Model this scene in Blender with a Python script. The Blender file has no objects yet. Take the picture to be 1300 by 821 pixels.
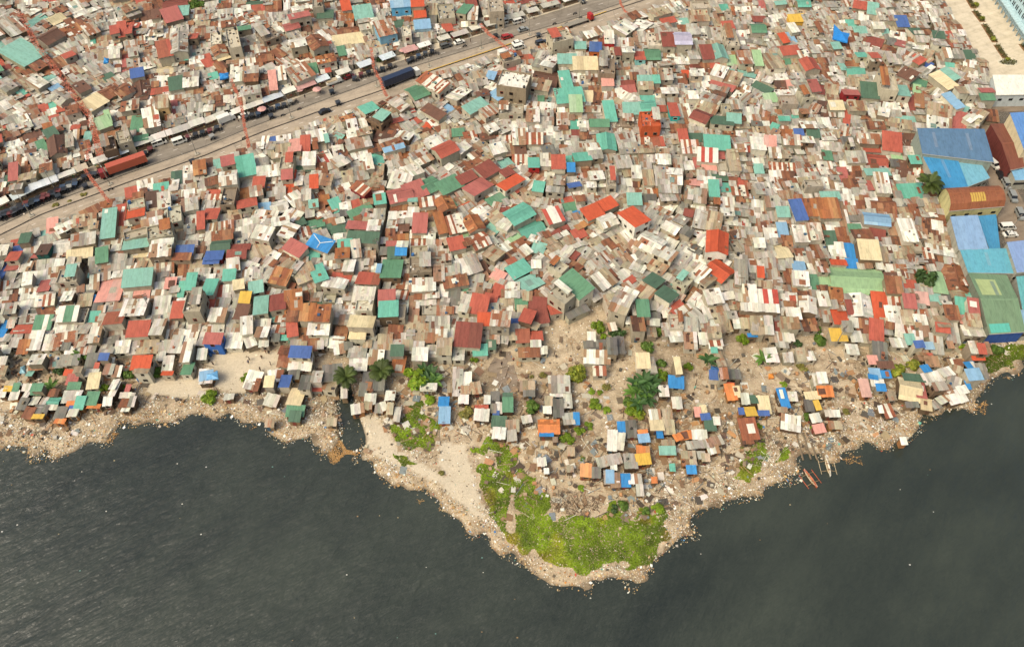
import bpy, math, random
import numpy as np
from mathutils import Vector, Matrix
sc = bpy.context.scene
COL = sc.collection
RNG = random.Random(11)
# ------------------------------------------------------------------ camera model
H = 170.0; TH = math.radians(50.0); F = 1000.0
CT, ST = math.cos(TH), math.sin(TH)
def W(u, v, h=0.0):
    """ground point (height h) seen at photo pixel u, v"""
    x = (u-650)/F; y = -(v-365)/F
    dx, dy, dz = x, CT+y*ST, -ST+y*CT
    t = (H-h)/(-dz)
    return (dx*t, dy*t)
def PX(x, y, z=0.0):
    zc = z-H
    dep = y*CT - zc*ST
    up = y*ST + zc*CT
    return (650+F*x/dep, 365-F*up/dep)
cam = bpy.data.cameras.new('camera'); co = bpy.data.objects.new('camera', cam); COL.objects.link(co)
co.location = (0, 0, H); co.rotation_euler = (math.pi/2-TH, 0, 0)
cam.sensor_width = 36; cam.lens = 36*F/1300; cam.shift_y = -45.5/1300; cam.clip_end = 6000; cam.clip_start = 1
sc.camera = co
# ------------------------------------------------------------------ world, sun
SUN_EL, SUN_AZ = math.radians(52), math.radians(-125)   # azimuth measured from +Y towards +X
wd = bpy.data.worlds.new('World'); sc.world = wd; wd.use_nodes = True
nt = wd.node_tree; bg = nt.nodes['Background']
sk = nt.nodes.new('ShaderNodeTexSky'); sk.sky_type = 'NISHITA'; sk.sun_disc = False
sk.sun_elevation = SUN_EL; sk.sun_rotation = SUN_AZ; sk.air_density = 1.0; sk.dust_density = 7.0; sk.ozone_density = .4
nt.links.new(sk.outputs[0], bg.inputs[0]); bg.inputs[1].default_value = 0.15
sl = bpy.data.lights.new('sun', 'SUN'); so = bpy.data.objects.new('sun', sl); COL.objects.link(so)
sl.energy = 1.1; sl.angle = math.radians(28); sl.color = (1.0, 0.97, 0.82)
sd = Vector((math.sin(SUN_AZ)*math.cos(SUN_EL), math.cos(SUN_AZ)*math.cos(SUN_EL), math.sin(SUN_EL)))
so.rotation_euler = sd.to_track_quat('Z', 'Y').to_euler()
sc.view_settings.view_transform = 'Standard'; sc.view_settings.look = 'None'
sc.view_settings.gamma = 1; sc.view_settings.use_curve_mapping = False
sc.view_settings.exposure = 0.48
sc.render.engine = 'CYCLES'
try:
    sc.cycles.use_denoising = True; sc.cycles.max_bounces = 4; sc.cycles.diffuse_bounces = 2; sc.cycles.glossy_bounces = 2
except Exception: pass
# ------------------------------------------------------------------ materials
def lin(c, k=1.0):
    return tuple(k*((x/255/12.92) if x/255 <= .04045 else ((x/255+.055)/1.055)**2.4) for x in c)
class N:
    def __init__(s, name, rough=.8, spec=.25):
        s.m = bpy.data.materials.new(name); s.m.use_nodes = True; s.t = s.m.node_tree
        s.b = s.t.nodes['Principled BSDF']; s.b.inputs['Roughness'].default_value = rough
        s.b.inputs['Specular IOR Level'].default_value = spec
    def n(s, typ, ins=None, **kw):
        nd = s.t.nodes.new(typ)
        for k, v in kw.items(): setattr(nd, k, v)
        for k, v in (ins or {}).items():
            if isinstance(v, bpy.types.NodeSocket): s.t.links.new(v, nd.inputs[k])
            else: nd.inputs[k].default_value = v
        return nd
    def mix(s, f, a, b, mode='MIX'):
        nd = s.t.nodes.new('ShaderNodeMix'); nd.data_type = 'RGBA'; nd.blend_type = mode
        for i, v in ((0, f), (6, a), (7, b)):
            if isinstance(v, bpy.types.NodeSocket): s.t.links.new(v, nd.inputs[i])
            else: nd.inputs[i].default_value = v if i == 0 else (*v[:3], 1)
        return nd.outputs[2]
    def math(s, op, a, b=0.0, c=0.0, clamp=False):
        nd = s.t.nodes.new('ShaderNodeMath'); nd.operation = op; nd.use_clamp = clamp
        for i, v in enumerate((a, b, c)):
            if isinstance(v, bpy.types.NodeSocket): s.t.links.new(v, nd.inputs[i])
            else: nd.inputs[i].default_value = v
        return nd.outputs[0]
    def ramp(s, f, stops):
        nd = s.t.nodes.new('ShaderNodeValToRGB'); e = nd.color_ramp.elements
        while len(e) < len(stops): e.new(.5)
        for el, (p, c) in zip(e, stops): el.position = p; el.color = (*c[:3], 1) if not isinstance(c, float) else (c, c, c, 1)
        s.t.links.new(f, nd.inputs[0]); return nd.outputs[0]
    def noise(s, vec, scale, detail=3, rough=.6):
        return s.n('ShaderNodeTexNoise', {'Vector': vec, 'Scale': scale, 'Detail': detail, 'Roughness': rough}).outputs[0]
    def vscale(s, vec, sx, sy, sz):
        return s.n('ShaderNodeVectorMath', {0: vec, 1: (sx, sy, sz)}, operation='MULTIPLY').outputs[0]
    def color(s, sock): s.t.links.new(sock, s.b.inputs['Base Color']); return s.m
    def bump(s, h, dist=.05, st=.5):
        nd = s.n('ShaderNodeBump', {'Height': h, 'Distance': dist, 'Strength': st}); s.t.links.new(nd.outputs[0], s.b.inputs['Normal'])
def roof_material():
    q = N('sheet_metal_roof', .62, .3)
    at = q.n('ShaderNodeAttribute', attribute_name='col'); sd_ = q.n('ShaderNodeAttribute', attribute_name='seed').outputs['Fac']
    uv = q.n('ShaderNodeUVMap').outputs[0]
    off = q.n('ShaderNodeCombineXYZ', {0: q.math('MULTIPLY', sd_, 91.7), 1: q.math('MULTIPLY', sd_, 53.1), 2: q.math('MULTIPLY', sd_, 17.3)}).outputs[0]
    p = q.n('ShaderNodeVectorMath', {0: uv, 1: off}, operation='ADD').outputs[0]
    streak = q.noise(q.vscale(p, 3.2, .35, 1), 1.0, 4)
    blot = q.noise(q.vscale(p, .9, .55, 1), 1.0, 4, .7)
    fine = q.noise(q.vscale(p, 9, 2.2, 1), 1.0, 2)
    mixn = q.math('ADD', q.math('MULTIPLY', streak, .5), q.math('MULTIPLY', blot, .5))
    thr = q.math('SUBTRACT', .72, q.math('MULTIPLY', at.outputs['Alpha'], .42))
    fac = q.math('MULTIPLY', q.math('SUBTRACT', mixn, thr), 7.0, clamp=True)
    rust = q.ramp(fine, [(.25, lin((84, 52, 36))), (.5, lin((134, 82, 52))), (.75, lin((178, 124, 82)))])
    old = q.math('MULTIPLY_ADD', at.outputs['Alpha'], 1.8, .55, clamp=True)
    base = q.mix(old, at.outputs['Color'], q.ramp(blot, [(.25, .66), (.5, .98), (.8, 1.12)]), 'MULTIPLY')
    base = q.mix(old, base, q.ramp(streak, [(.25, .68), (.5, 1.0), (.75, 1.1)]), 'MULTIPLY')
    c = q.mix(q.math('MULTIPLY', fac, .8), base, rust)
    u = q.n('ShaderNodeSeparateXYZ', {0: uv}).outputs[0]
    wave = q.math('SINE', q.math('MULTIPLY', u, 2*math.pi/.32))
    q.bump(wave, .03, .6)
    return q.color(c)
def wall_material():
    q = N('house_wall', .85, .15)
    at = q.n('ShaderNodeAttribute', attribute_name='col')
    g = q.n('ShaderNodeNewGeometry').outputs['Position']
    a = q.noise(q.vscale(g, .9, .9, .25), 1.0, 4, .7); b = q.noise(g, 3.0, 3)
    c = q.mix(1.0, at.outputs['Color'], q.ramp(a, [(.25, .62), (.5, .98), (.8, 1.12)]), 'MULTIPLY')
    c = q.mix(1.0, c, q.ramp(b, [(.2, .85), (.6, 1.05)]), 'MULTIPLY')
    q.bump(b, .03, .4)
    return q.color(c)
def attr_material(name, rough, spec, var=.2, scale=2.0):
    q = N(name, rough, spec)
    at = q.n('ShaderNodeAttribute', attribute_name='col')
    g = q.n('ShaderNodeNewGeometry').outputs['Position']
    c = q.mix(1.0, at.outputs['Color'], q.ramp(q.noise(g, scale, 3), [(.25, 1-var), (.75, 1+var*.6)]), 'MULTIPLY')
    return q.color(c)
def leaf_material():
    q = N('leaf', .55, .3)
    at = q.n('ShaderNodeAttribute', attribute_name='col')
    q.t.links.new(at.outputs['Color'], q.b.inputs['Base Color'])
    tr = q.n('ShaderNodeBsdfTranslucent', {'Color': at.outputs['Color']})
    ms = q.n('ShaderNodeMixShader', {0: .3, 1: q.b.outputs[0], 2: tr.outputs[0]})
    q.t.links.new(ms.outputs[0], q.t.nodes['Material Output'].inputs[0])
    return q.m
def ground_material():
    q = N('ground', .95, .1)
    g = q.n('ShaderNodeNewGeometry').outputs['Position']
    at = q.n('ShaderNodeAttribute', attribute_name='zone').outputs['Color']
    zs = q.n('ShaderNodeSeparateColor', {0: at})
    n1 = q.noise(g, .06, 5, .65); n2 = q.noise(g, .35, 4, .7); n3 = q.noise(g, 2.2, 3, .7)
    sand = q.ramp(n2, [(.28, lin((132, 117, 92))), (.48, lin((168, 151, 122))), (.72, lin((192, 176, 146)))])
    dirt = q.ramp(n2, [(.3, lin((94, 80, 62))), (.5, lin((126, 110, 86))), (.7, lin((154, 138, 110)))])
    town = q.ramp(n3, [(.3, lin((70, 66, 58))), (.6, lin((106, 99, 87)))])
    pat = q.math('MULTIPLY', q.math('SUBTRACT', n1, .47), 6.0, clamp=True)
    shore = q.mix(q.math('MULTIPLY', pat, .8), sand, dirt)
    shore = q.mix(zs.outputs[1], shore, lin((190, 178, 152)))            # clean sand
    c = q.mix(zs.outputs[0], shore, town)
    # litter trodden into the ground: small pale, dark and coloured bits
    vo = q.n('ShaderNodeTexVoronoi', {'Vector': g, 'Scale': 3.4, 'Randomness': 1.0})
    spk = q.math('GREATER_THAN', q.n('ShaderNodeSeparateColor', {0: vo.outputs['Color']}).outputs[0], .55)
    near = q.math('LESS_THAN', vo.outputs['Distance'], .33)
    bits = q.ramp(q.n('ShaderNodeSeparateColor', {0: vo.outputs['Color']}).outputs[1], [(0, lin((235, 228, 214))), (.4, lin((200, 176, 140))), (.6, lin((120, 92, 66))), (.8, lin((70, 64, 58))), (.97, lin((200, 90, 60)))])
    amt = q.math('MULTIPLY', q.math('MULTIPLY', spk, near), q.math('MULTIPLY', zs.outputs[2], .8))
    c = q.mix(amt, c, bits)
    hz_ = q.n('ShaderNodeSeparateXYZ', {0: g}).outputs[2]
    wet = q.math('MULTIPLY', q.math('MULTIPLY_ADD', hz_, -3.2, -.35, clamp=True), .75)      # soaked mud at the water's edge
    c = q.mix(wet, c, lin((84, 72, 56)))
    c = q.mix(1.0, c, q.ramp(n3, [(.25, .82), (.6, 1.04)]), 'MULTIPLY')
    q.bump(n3, .15, .6)
    return q.color(c)
def water_material():
    q = N('estuary_water', .22, .45)
    g = q.n('ShaderNodeNewGeometry').outputs['Position']
    r = q.n('ShaderNodeVectorRotate', {'Vector': g, 'Angle': math.radians(-42)}, rotation_type='Z_AXIS').outputs[0]
    big = q.noise(q.vscale(r, .02, .045, 1), 1.0, 4, .6)
    w1 = q.noise(q.vscale(r, .15, .5, 1), 1.0, 4, .55)
    w2 = q.noise(q.vscale(r, .9, 2.2, 1), 1.0, 3, .6)
    q.color(q.ramp(big, [(.3, lin((37, 42, 35))), (.7, lin((57, 62, 51)))]))
    amp = q.math('MULTIPLY_ADD', q.noise(g, .02, 3), .9, .12)
    hgt = q.math('MULTIPLY', q.math('ADD', w1, q.math('MULTIPLY', w2, .16)), amp)
    q.bump(hgt, 1.25, 1.0)
    return q.m
def road_material(name, c0, c1, crack=.22):
    q = N(name, .9, .15)
    g = q.n('ShaderNodeNewGeometry').outputs['Position']
    r = q.n('ShaderNodeVectorRotate', {'Vector': g, 'Angle': math.radians(-27)}, rotation_type='Z_AXIS').outputs[0]
    a = q.noise(q.vscale(r, .03, .45, 1), 1.0, 4, .65); b = q.noise(g, .25, 4, .7); d = q.noise(g, 4.0, 2)
    c = q.ramp(a, [(.3, c0), (.7, c1)])
    c = q.mix(1.0, c, q.ramp(b, [(.28, .74), (.5, 1.0), (.75, 1.1)]), 'MULTIPLY')
    c = q.mix(1.0, c, q.ramp(d, [(.3, .92), (.7, 1.05)]), 'MULTIPLY')
    # slab joints and sealed cracks
    vo = q.n('ShaderNodeTexVoronoi', {'Vector': r, 'Scale': .16}, feature='DISTANCE_TO_EDGE')
    c = q.mix(q.math('MULTIPLY', q.math('LESS_THAN', vo.outputs['Distance'], .012), crack), c, lin((70, 64, 56)))
    return q.color(c)
M_ROOF = roof_material(); M_WALL = wall_material()
M_GEN = attr_material('painted_surface', .6, .3); M_LIT = attr_material('litter_bits', .8, .2, .1)
M_GLASS = attr_material('dark_glass', .25, .5, .1); M_LEAF = leaf_material()
M_CAR = attr_material('car_paint', .35, .5, .06); M_BARK = attr_material('bark', .9, .1, .3, 4)
M_TARP = attr_material('tarpaulin', .5, .35, .15, 1.2)
M_GROUND = ground_material(); M_WATER = water_material()
M_ROAD1 = road_material('dusty_asphalt', lin((114, 106, 93)), lin((140, 131, 115)))
M_ROAD2 = road_material('pale_concrete_road', lin((142, 130, 111)), lin((168, 154, 132)))
M_YARD = road_material('yard_concrete', lin((182, 170, 144)), lin((200, 188, 162)), 0.0)
M_LANE = road_material('lane_dirt', lin((118, 104, 88)), lin((140, 126, 106)))
MATS = [M_ROOF, M_WALL, M_GLASS, M_GEN]
# ------------------------------------------------------------------ mesh builder
class MB:
    def __init__(s): s.v = []; s.f = []; s.c = []; s.s = []; s.uv = []; s.mi = []; s.x = None; s.mat = 0; s.seed = .5
    def pt(s, p):
        if s.x:
            c, n, tx, ty, tz = s.x; return (c*p[0]-n*p[1]+tx, n*p[0]+c*p[1]+ty, p[2]+tz)
        return p
    def poly(s, pts, col, uv=None):
        i = len(s.v); s.v += [s.pt(p) for p in pts]; s.f.append(tuple(range(i, i+len(pts))))
        s.c.append(col if len(col) == 4 else (*col, 0.0)); s.s.append(s.seed); s.mi.append(s.mat)
        s.uv += uv if uv else [(p[0], p[1]) for p in pts]
    def box(s, x0, x1, y0, y1, z0, z1, col, bottom=False):
        a = [(x0, y0), (x1, y0), (x1, y1), (x0, y1)]; s.prism(a, z0, z1, col, bottom)
    def prism(s, a, z0, z1, col, bottom=False, topz=None):
        n = len(a); tz = topz or [z1]*n
        for i in range(n):
            j = (i+1) % n
            s.poly([(*a[i], z0), (*a[j], z0), (*a[j], tz[j]), (*a[i], tz[i])], col, [(0, 0), (1, 0), (1, 1), (0, 1)])
        s.poly([(*a[i], tz[i]) for i in range(n)], col)
        if bottom: s.poly([(*a[i], z0) for i in reversed(range(n))], col)
    def beam(s, p, q, r, col, n=4, r2=None):
        p, q = Vector(p), Vector(q); d = (q-p).normalized(); r2 = r if r2 is None else r2
        u = d.cross(Vector((0, 0, 1)) if abs(d.z) < .9 else Vector((1, 0, 0))).normalized(); w = d.cross(u)
        A = [p+(u*math.cos(2*math.pi*i/n)+w*math.sin(2*math.pi*i/n))*r for i in range(n)]
        B = [q+(u*math.cos(2*math.pi*i/n)+w*math.sin(2*math.pi*i/n))*r2 for i in range(n)]
        for i in range(n):
            j = (i+1) % n; s.poly([tuple(A[i]), tuple(A[j]), tuple(B[j]), tuple(B[i])], col, [(0, 0)]*4)
        s.poly([tuple(x) for x in reversed(A)], col, [(0, 0)]*n); s.poly([tuple(x) for x in B], col, [(0, 0)]*n)
    def cyl(s, x, y, z0, z1, r, col, n=10, r2=None): s.beam((x, y, z0), (x, y, z1), r, col, n, r2)
    def mesh(s, name, mats):
        me = bpy.data.meshes.new(name); me.from_pydata(s.v, [], s.f)
        for m in mats: me.materials.append(m)
        nf = len(s.f)
        a = me.attributes.new('col', 'FLOAT_COLOR', 'FACE'); a.data.foreach_set('color', np.array(s.c, dtype=np.float32).ravel())
        a = me.attributes.new('seed', 'FLOAT', 'FACE'); a.data.foreach_set('value', np.array(s.s, dtype=np.float32))
        u = me.uv_layers.new(name='UVMap'); u.data.foreach_set('uv', np.array(s.uv, dtype=np.float32).ravel())
        if len(mats) > 1: me.polygons.foreach_set('material_index', np.array(s.mi, dtype=np.int32))
        me.update(); return me
    def build(s, name, mats, parent=None, loc=(0, 0, 0), rz=0.0):
        if not isinstance(mats, list): mats = [mats]
        o = bpy.data.objects.new(name, s.mesh(name, mats)); COL.objects.link(o)
        o.parent = parent; o.location = loc; o.rotation_euler = (0, 0, rz); return o
def tag(o, label=None, cat=None, group=None, kind=None):
    for k, v in (('label', label), ('category', cat), ('group', group), ('kind', kind)):
        if v: o[k] = v
    return o
def empty(name, loc, rz=0.0):
    o = bpy.data.objects.new(name, None); COL.objects.link(o); o.location = loc; o.rotation_euler = (0, 0, rz); o.empty_display_size = .5; return o
def dup(root, loc, rz, sc_=None):
    r = root.copy(); COL.objects.link(r); r.location = loc; r.rotation_euler = (0, 0, rz)
    if sc_: r.scale = sc_
    for ch in root.children:
        c = ch.copy(); COL.objects.link(c); c.parent = r
    return r
# ------------------------------------------------------------------ photo outlines (pixels -> ground)
def poly_w(s): 
    v = [float(t) for t in s.replace(',', ' ').split()]; return [W(v[i], v[i+1]) for i in range(0, len(v), 2)]
def inside(poly, X, Y):
    X = np.asarray(X); Y = np.asarray(Y); r = np.zeros(X.shape, bool); n = len(poly)
    for i in range(n):
        x0, y0 = poly[i]; x1, y1 = poly[(i+1) % n]
        if y0 == y1: continue
        m = ((y0 > Y) != (y1 > Y)) & (X < (x1-x0)*(Y-y0)/(y1-y0)+x0); r ^= m
    return r
def dist_line(pl, X, Y, closed=False):
    d = np.full(np.shape(X), 1e9); n = len(pl)
    for i in range(n if closed else n-1):
        x0, y0 = pl[i]; x1, y1 = pl[(i+1) % n]; L = (x1-x0)**2+(y1-y0)**2 or 1e-9
        t = np.clip(((X-x0)*(x1-x0)+(Y-y0)*(y1-y0))/L, 0, 1)
        d = np.minimum(d, (X-x0-t*(x1-x0))**2+(Y-y0-t*(y1-y0))**2)
    return np.sqrt(d)
COAST_PX = """-400,600 -200,585 -60,572 0,566 12,567 22,569 30,568 40,579 48,577 58,569 66,576 84,573 100,562 112,555 130,556 140,548 148,540 164,531 181,530 201,530 221,526 245,520 251,526 256,537 271,529 289,523 307,525 317,533 330,535 338,538 353,546 363,554 384,551 402,556 414,569 427,559 440,549 452,556 445,566 453,589 468,590 478,600 499,612 514,619 537,622 555,640 571,648 591,665 601,676 619,683 635,699 655,708 667,719 679,728 700,736 740,741 780,741 808,738 822,729 825,714 838,699 846,686 856,677 874,672 881,658 899,651 922,641 940,636 956,628 972,614 998,595 1021,586 1044,581 1059,591 1074,579 1090,568 1100,563 1115,568 1141,567 1151,558 1154,545 1164,535 1165,531 1185,525 1201,518 1213,515 1231,514 1235,520 1243,506 1253,498 1255,488 1271,480 1285,474 1300,466 1400,450 1700,430"""
coast = poly_w(COAST_PX)
land_poly = [(-3000, coast[0][1])] + coast + [(3000, coast[-1][1]), (3000, 3000), (-3000, 3000)]
creek = poly_w("436,488 438,500 440,515 442,530 446,545 447,562")
TOWN_EDGE = poly_w("-300,470 0,472 20,450 50,440 100,455 150,452 200,450 250,450 265,440 290,440 360,438 372,448 430,448 480,450 520,452 560,452 610,452 650,438 655,430 690,420 700,404 730,392 760,385 780,412 800,420 850,432 900,430 950,422 1000,430 1040,410 1060,425 1130,432 1180,430 1240,430 1262,425 1300,420 1600,410")
town_poly = TOWN_EDGE + [(1200, 900), (-1200, 900)]
# ------------------------------------------------------------------ ground sheet
def vnoise(X, Y, s, seed):
    X = X/s; Y = Y/s; xi = np.floor(X).astype(np.int64); yi = np.floor(Y).astype(np.int64); fx = X-xi; fy = Y-yi
    fx = fx*fx*(3-2*fx); fy = fy*fy*(3-2*fy)
    def h(a, b):
        n = (a*374761393 + b*668265263 + seed*1442695041) & 0x7fffffff; n = ((n ^ (n >> 13))*1274126177) & 0x7fffffff
        return ((n ^ (n >> 16)) & 0xffff)/65535.0
    return (h(xi, yi)*(1-fx)+h(xi+1, yi)*fx)*(1-fy)+(h(xi, yi+1)*(1-fx)+h(xi+1, yi+1)*fx)*fy
SAND = [poly_w(s) for s in ("265,447 355,446 362,470 350,492 300,500 265,488", "450,522 478,530 500,560 512,575 540,590 578,612 618,660 600,652 555,612 510,592 470,575 455,550", "185,480 250,480 268,492 240,505 185,500", "560,560 590,565 600,600 615,650 580,620 556,590")]
def height(X, Y):
    sd_ = dist_line(land_poly, X, Y, True); ins = inside(land_poly, X, Y); sd_ = np.where(ins, sd_, -sd_)
    nz = (vnoise(X, Y, 7.0, 3)-.5)*4.2 + (vnoise(X, Y, 3.2, 5)-.5)*3.2 + (vnoise(X, Y, 1.6, 6)-.5)*1.6
    s2 = sd_ + nz*np.clip(1-np.abs(sd_)/9, 0, 1)
    z = np.clip(s2*.26-.45, -2.2, 0)
    dc = dist_line(creek, X, Y)
    wc = np.interp(Y, [creek[-1][1], creek[0][1]], [2.4, .9])
    z = np.minimum(z, np.maximum(-1.2, -1.0+(dc-wc)*.7))
    return z, sd_
gx = np.arange(-262, 262.1, .8); gy = np.concatenate([np.arange(20, 46, 4.), np.arange(46, 180, .7), np.arange(180, 345.1, 2.)])
GX, GY = np.meshgrid(gx, gy); GZ, GSD = height(GX, GY)
intown = inside(town_poly, GX, GY); dtown = dist_line(TOWN_EDGE, GX, GY)
townw = np.where(intown, np.clip(dtown/4+.35, 0, 1), np.clip(.35-dtown/6, 0, 1))
GZ = GZ + np.where(intown, 0, (vnoise(GX, GY, 3.0, 9)-.6)*.25*np.clip(GSD/6, 0, 1))
ny, nx = GX.shape
gv = np.stack([GX.ravel(), GY.ravel(), GZ.ravel()], 1).tolist()
idx = np.arange(nx*ny).reshape(ny, nx)
gf = np.stack([idx[:-1, :-1].ravel(), idx[:-1, 1:].ravel(), idx[1:, 1:].ravel(), idx[1:, :-1].ravel()], 1).tolist()
b = len(gv)
yl, yr = coast[0][1]+5, coast[-1][1]+5
gv += [(-3000, yl, -.05), (-262, yl, -.05), (-262, gy[-1], -.05), (-3000, gy[-1], -.05), (262, yr, -.05), (3000, yr, -.05), (3000, gy[-1], -.05), (262, gy[-1], -.05), (-3000, 4000, -.05), (3000, 4000, -.05)]
gf += [(b, b+1, b+2, b+3), (b+4, b+5, b+6, b+7), (b+3, b+2, b+7, b+6, b+9, b+8)]
me = bpy.data.meshes.new('ground'); me.from_pydata(gv, [], gf); me.materials.append(M_GROUND)
sandm = np.zeros(GX.shape, bool)
for p in SAND: sandm |= inside(p, GX, GY)
z = np.ones((len(gv), 4), np.float32)
z[:b, 0] = townw.ravel(); z[:b, 1] = sandm.ravel()*.8; z[:b, 2] = np.where(sandm, .15, np.clip(1.25-GSD/38, .45, 1)).ravel(); z[b:, :3] = (1, 0, 0)
a = me.attributes.new('zone', 'FLOAT_COLOR', 'POINT'); a.data.foreach_set('color', z.ravel())
me.polygons.foreach_set('use_smooth', np.ones(len(gf), bool)); me.update()
o = bpy.data.objects.new('ground', me); COL.objects.link(o); tag(o, kind='structure')
m = MB(); m.poly([(-3000, -2500, -.45), (3000, -2500, -.45), (3000, 600, -.45), (-3000, 600, -.45)], (0, 0, 0))
tag(m.build('water', M_WATER), kind='structure')
# ------------------------------------------------------------------ highway
def pl(s): v = [float(t) for t in s.replace(',', ' ').split()]; return np.array(v[0::2]), np.array(v[1::2])
R_UP = pl("-80,302 0,272 51,250 107,225 200,186 325,144 471,90 563,60 655,30 720,10 790,-14 950,-72")
R_LO = pl("-80,345 0,313 59,286 100,271 143,256 245,213 325,184 389,161 448,139 489,122 530,102 600,81 655,67 740,44 800,18 850,2 950,-40")
R_MU = pl("-80,320 0,288 52,263 106,243 160,222 260,187 320,162 400,132 481,102 520,87 630,53 713,30 771,11 830,-9 950,-58")
R_ML = pl("-80,330 0,298 52,272 106,252 160,232 260,197 336,166 400,143 489,113 526,97 640,59 713,35 771,15 830,-4 950,-52")
XS = np.arange(-80, 951, 10)
def edge(R): return [W(x, np.interp(x, *R)) for x in XS]
E_UP, E_LO, E_MU, E_ML = edge(R_UP), edge(R_LO), edge(R_MU), edge(R_ML)
def ribbon(name, A, B, z, mat, col=(.5, .5, .5), h=0):
    m = MB()
    for i in range(len(A)-1):
        m.poly([(*B[i], z), (*B[i+1], z), (*A[i+1], z), (*A[i], z)], col)
        if h:
            m.poly([(*B[i], z-h), (*B[i+1], z-h), (*B[i+1], z), (*B[i], z)], col); m.poly([(*A[i+1], z-h), (*A[i], z-h), (*A[i], z), (*A[i+1], z)], col)
    return tag(m.build(name, mat), kind='structure')
def lerp_edge(A, B, t): return [(a[0]+(b_[0]-a[0])*t, a[1]+(b_[1]-a[1])*t) for a, b_ in zip(A, B)]
def shift_edge(A, d):
    out = []
    for i, p in enumerate(A):
        q = A[min(i+1, len(A)-1)]; r = A[max(i-1, 0)]; t = math.atan2(q[1]-r[1], q[0]-r[0]); out.append((p[0]-math.sin(t)*d, p[1]+math.cos(t)*d))
    return out
ribbon('road', E_UP, E_MU, .03, M_ROAD1); ribbon('road', E_ML, shift_edge(E_LO, -3.2), .034, M_ROAD2)
ribbon('median', E_MU, E_ML, .14, M_ROAD2, h=.14)
GUT_SHADE = lin((58, 52, 44))  # dark gutter lines beside the median, kerb shadow put into the colour
ribbon('gutter_shade_strip', shift_edge(E_MU, .5), E_MU, .045, M_GEN, GUT_SHADE); ribbon('gutter_shade_strip', E_ML, shift_edge(E_ML, -.5), .045, M_GEN, GUT_SHADE)
ribbon('kerb', shift_edge(E_MU, -.05), shift_edge(E_MU, -.3), .2, M_GEN, lin((150, 140, 120)), h=.2)
YL = lin((205, 165, 60))
i0, i1 = np.searchsorted(XS, 525), np.searchsorted(XS, 655)
ribbon('yellow_kerb', shift_edge(E_ML, .3)[i0:i1], shift_edge(E_ML, .02)[i0:i1], .22, M_GEN, YL, h=.2)
i2, i3 = np.searchsorted(XS, 700), np.searchsorted(XS, 780)
ribbon('yellow_kerb', shift_edge(E_ML, .3)[i2:i3], shift_edge(E_ML, .02)[i2:i3], .22, M_GEN, YL, h=.2)
ribbon('sidewalk', shift_edge(E_UP, 3.6), E_UP, .12, M_YARD, h=.12)
m = MB()
for A, t in ((lerp_edge(E_UP, E_MU, .55), 1), (lerp_edge(E_ML, E_LO, .5), 1)):
    for i in range(0, len(A)-1, 2):
        p, q = A[i], A[i+1]; tt = math.atan2(q[1]-p[1], q[0]-p[0]); s_, c_ = math.sin(tt)*.08, math.cos(tt)*.08
        q = (p[0]+(q[0]-p[0])*.55, p[1]+(q[1]-p[1])*.55)
        m.poly([(p[0]+s_, p[1]-c_, .04), (q[0]+s_, q[1]-c_, .04), (q[0]-s_, q[1]+c_, .04), (p[0]-s_, p[1]+c_, .04)], lin((205, 198, 184)))
tag(m.build('road_markings', M_GEN), kind='structure')
def sheet(name, s, z, mat):
    m = MB(); p = poly_w(s); A = sum(p[i][0]*p[(i+1) % len(p)][1]-p[(i+1) % len(p)][0]*p[i][1] for i in range(len(p)))
    if A < 0: p.reverse()
    m.poly([(*q, z) for q in p], (.5, .5, .5)); return tag(m.build(name, mat), kind='structure')
YARD_PX = "1150,-60 1189,0 1207,26 1225,60 1249,88 1258,100 1420,100 1420,-60"
STREET_PX = "1252,118 1330,118 1330,140 1268,142 1272,190 1283,226 1300,258 1330,310 1300,312 1276,306 1268,282 1258,246 1250,205 1245,150"
sheet('yard_pavement', YARD_PX, .03, M_YARD); sheet('street', STREET_PX, .026, M_LANE)
sheet('path', "632,446 648,446 661,495 700,500 700,520 640,500 618,470", .03, M_LANE)
ALLEYS = [poly_w(s) for s in ("468,88 473,120 478,165 481,195 490,215 493,245 493,273 485,300 482,320 481,366 478,400 473,420", "126,271 120,310 111,350 109,368", "195,334 193,376 194,412", "875,212 866,233 864,256", "706,95 704,165", "929,122 913,142", "20,14 27,18 43,52 76,94 112,145 123,200 128,212", "293,92 305,132", "606,0 611,30", "1180,60 1186,95 1178,100", "1172,5 1181,55", "834,395 838,440", "280,395 272,430")]
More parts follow.
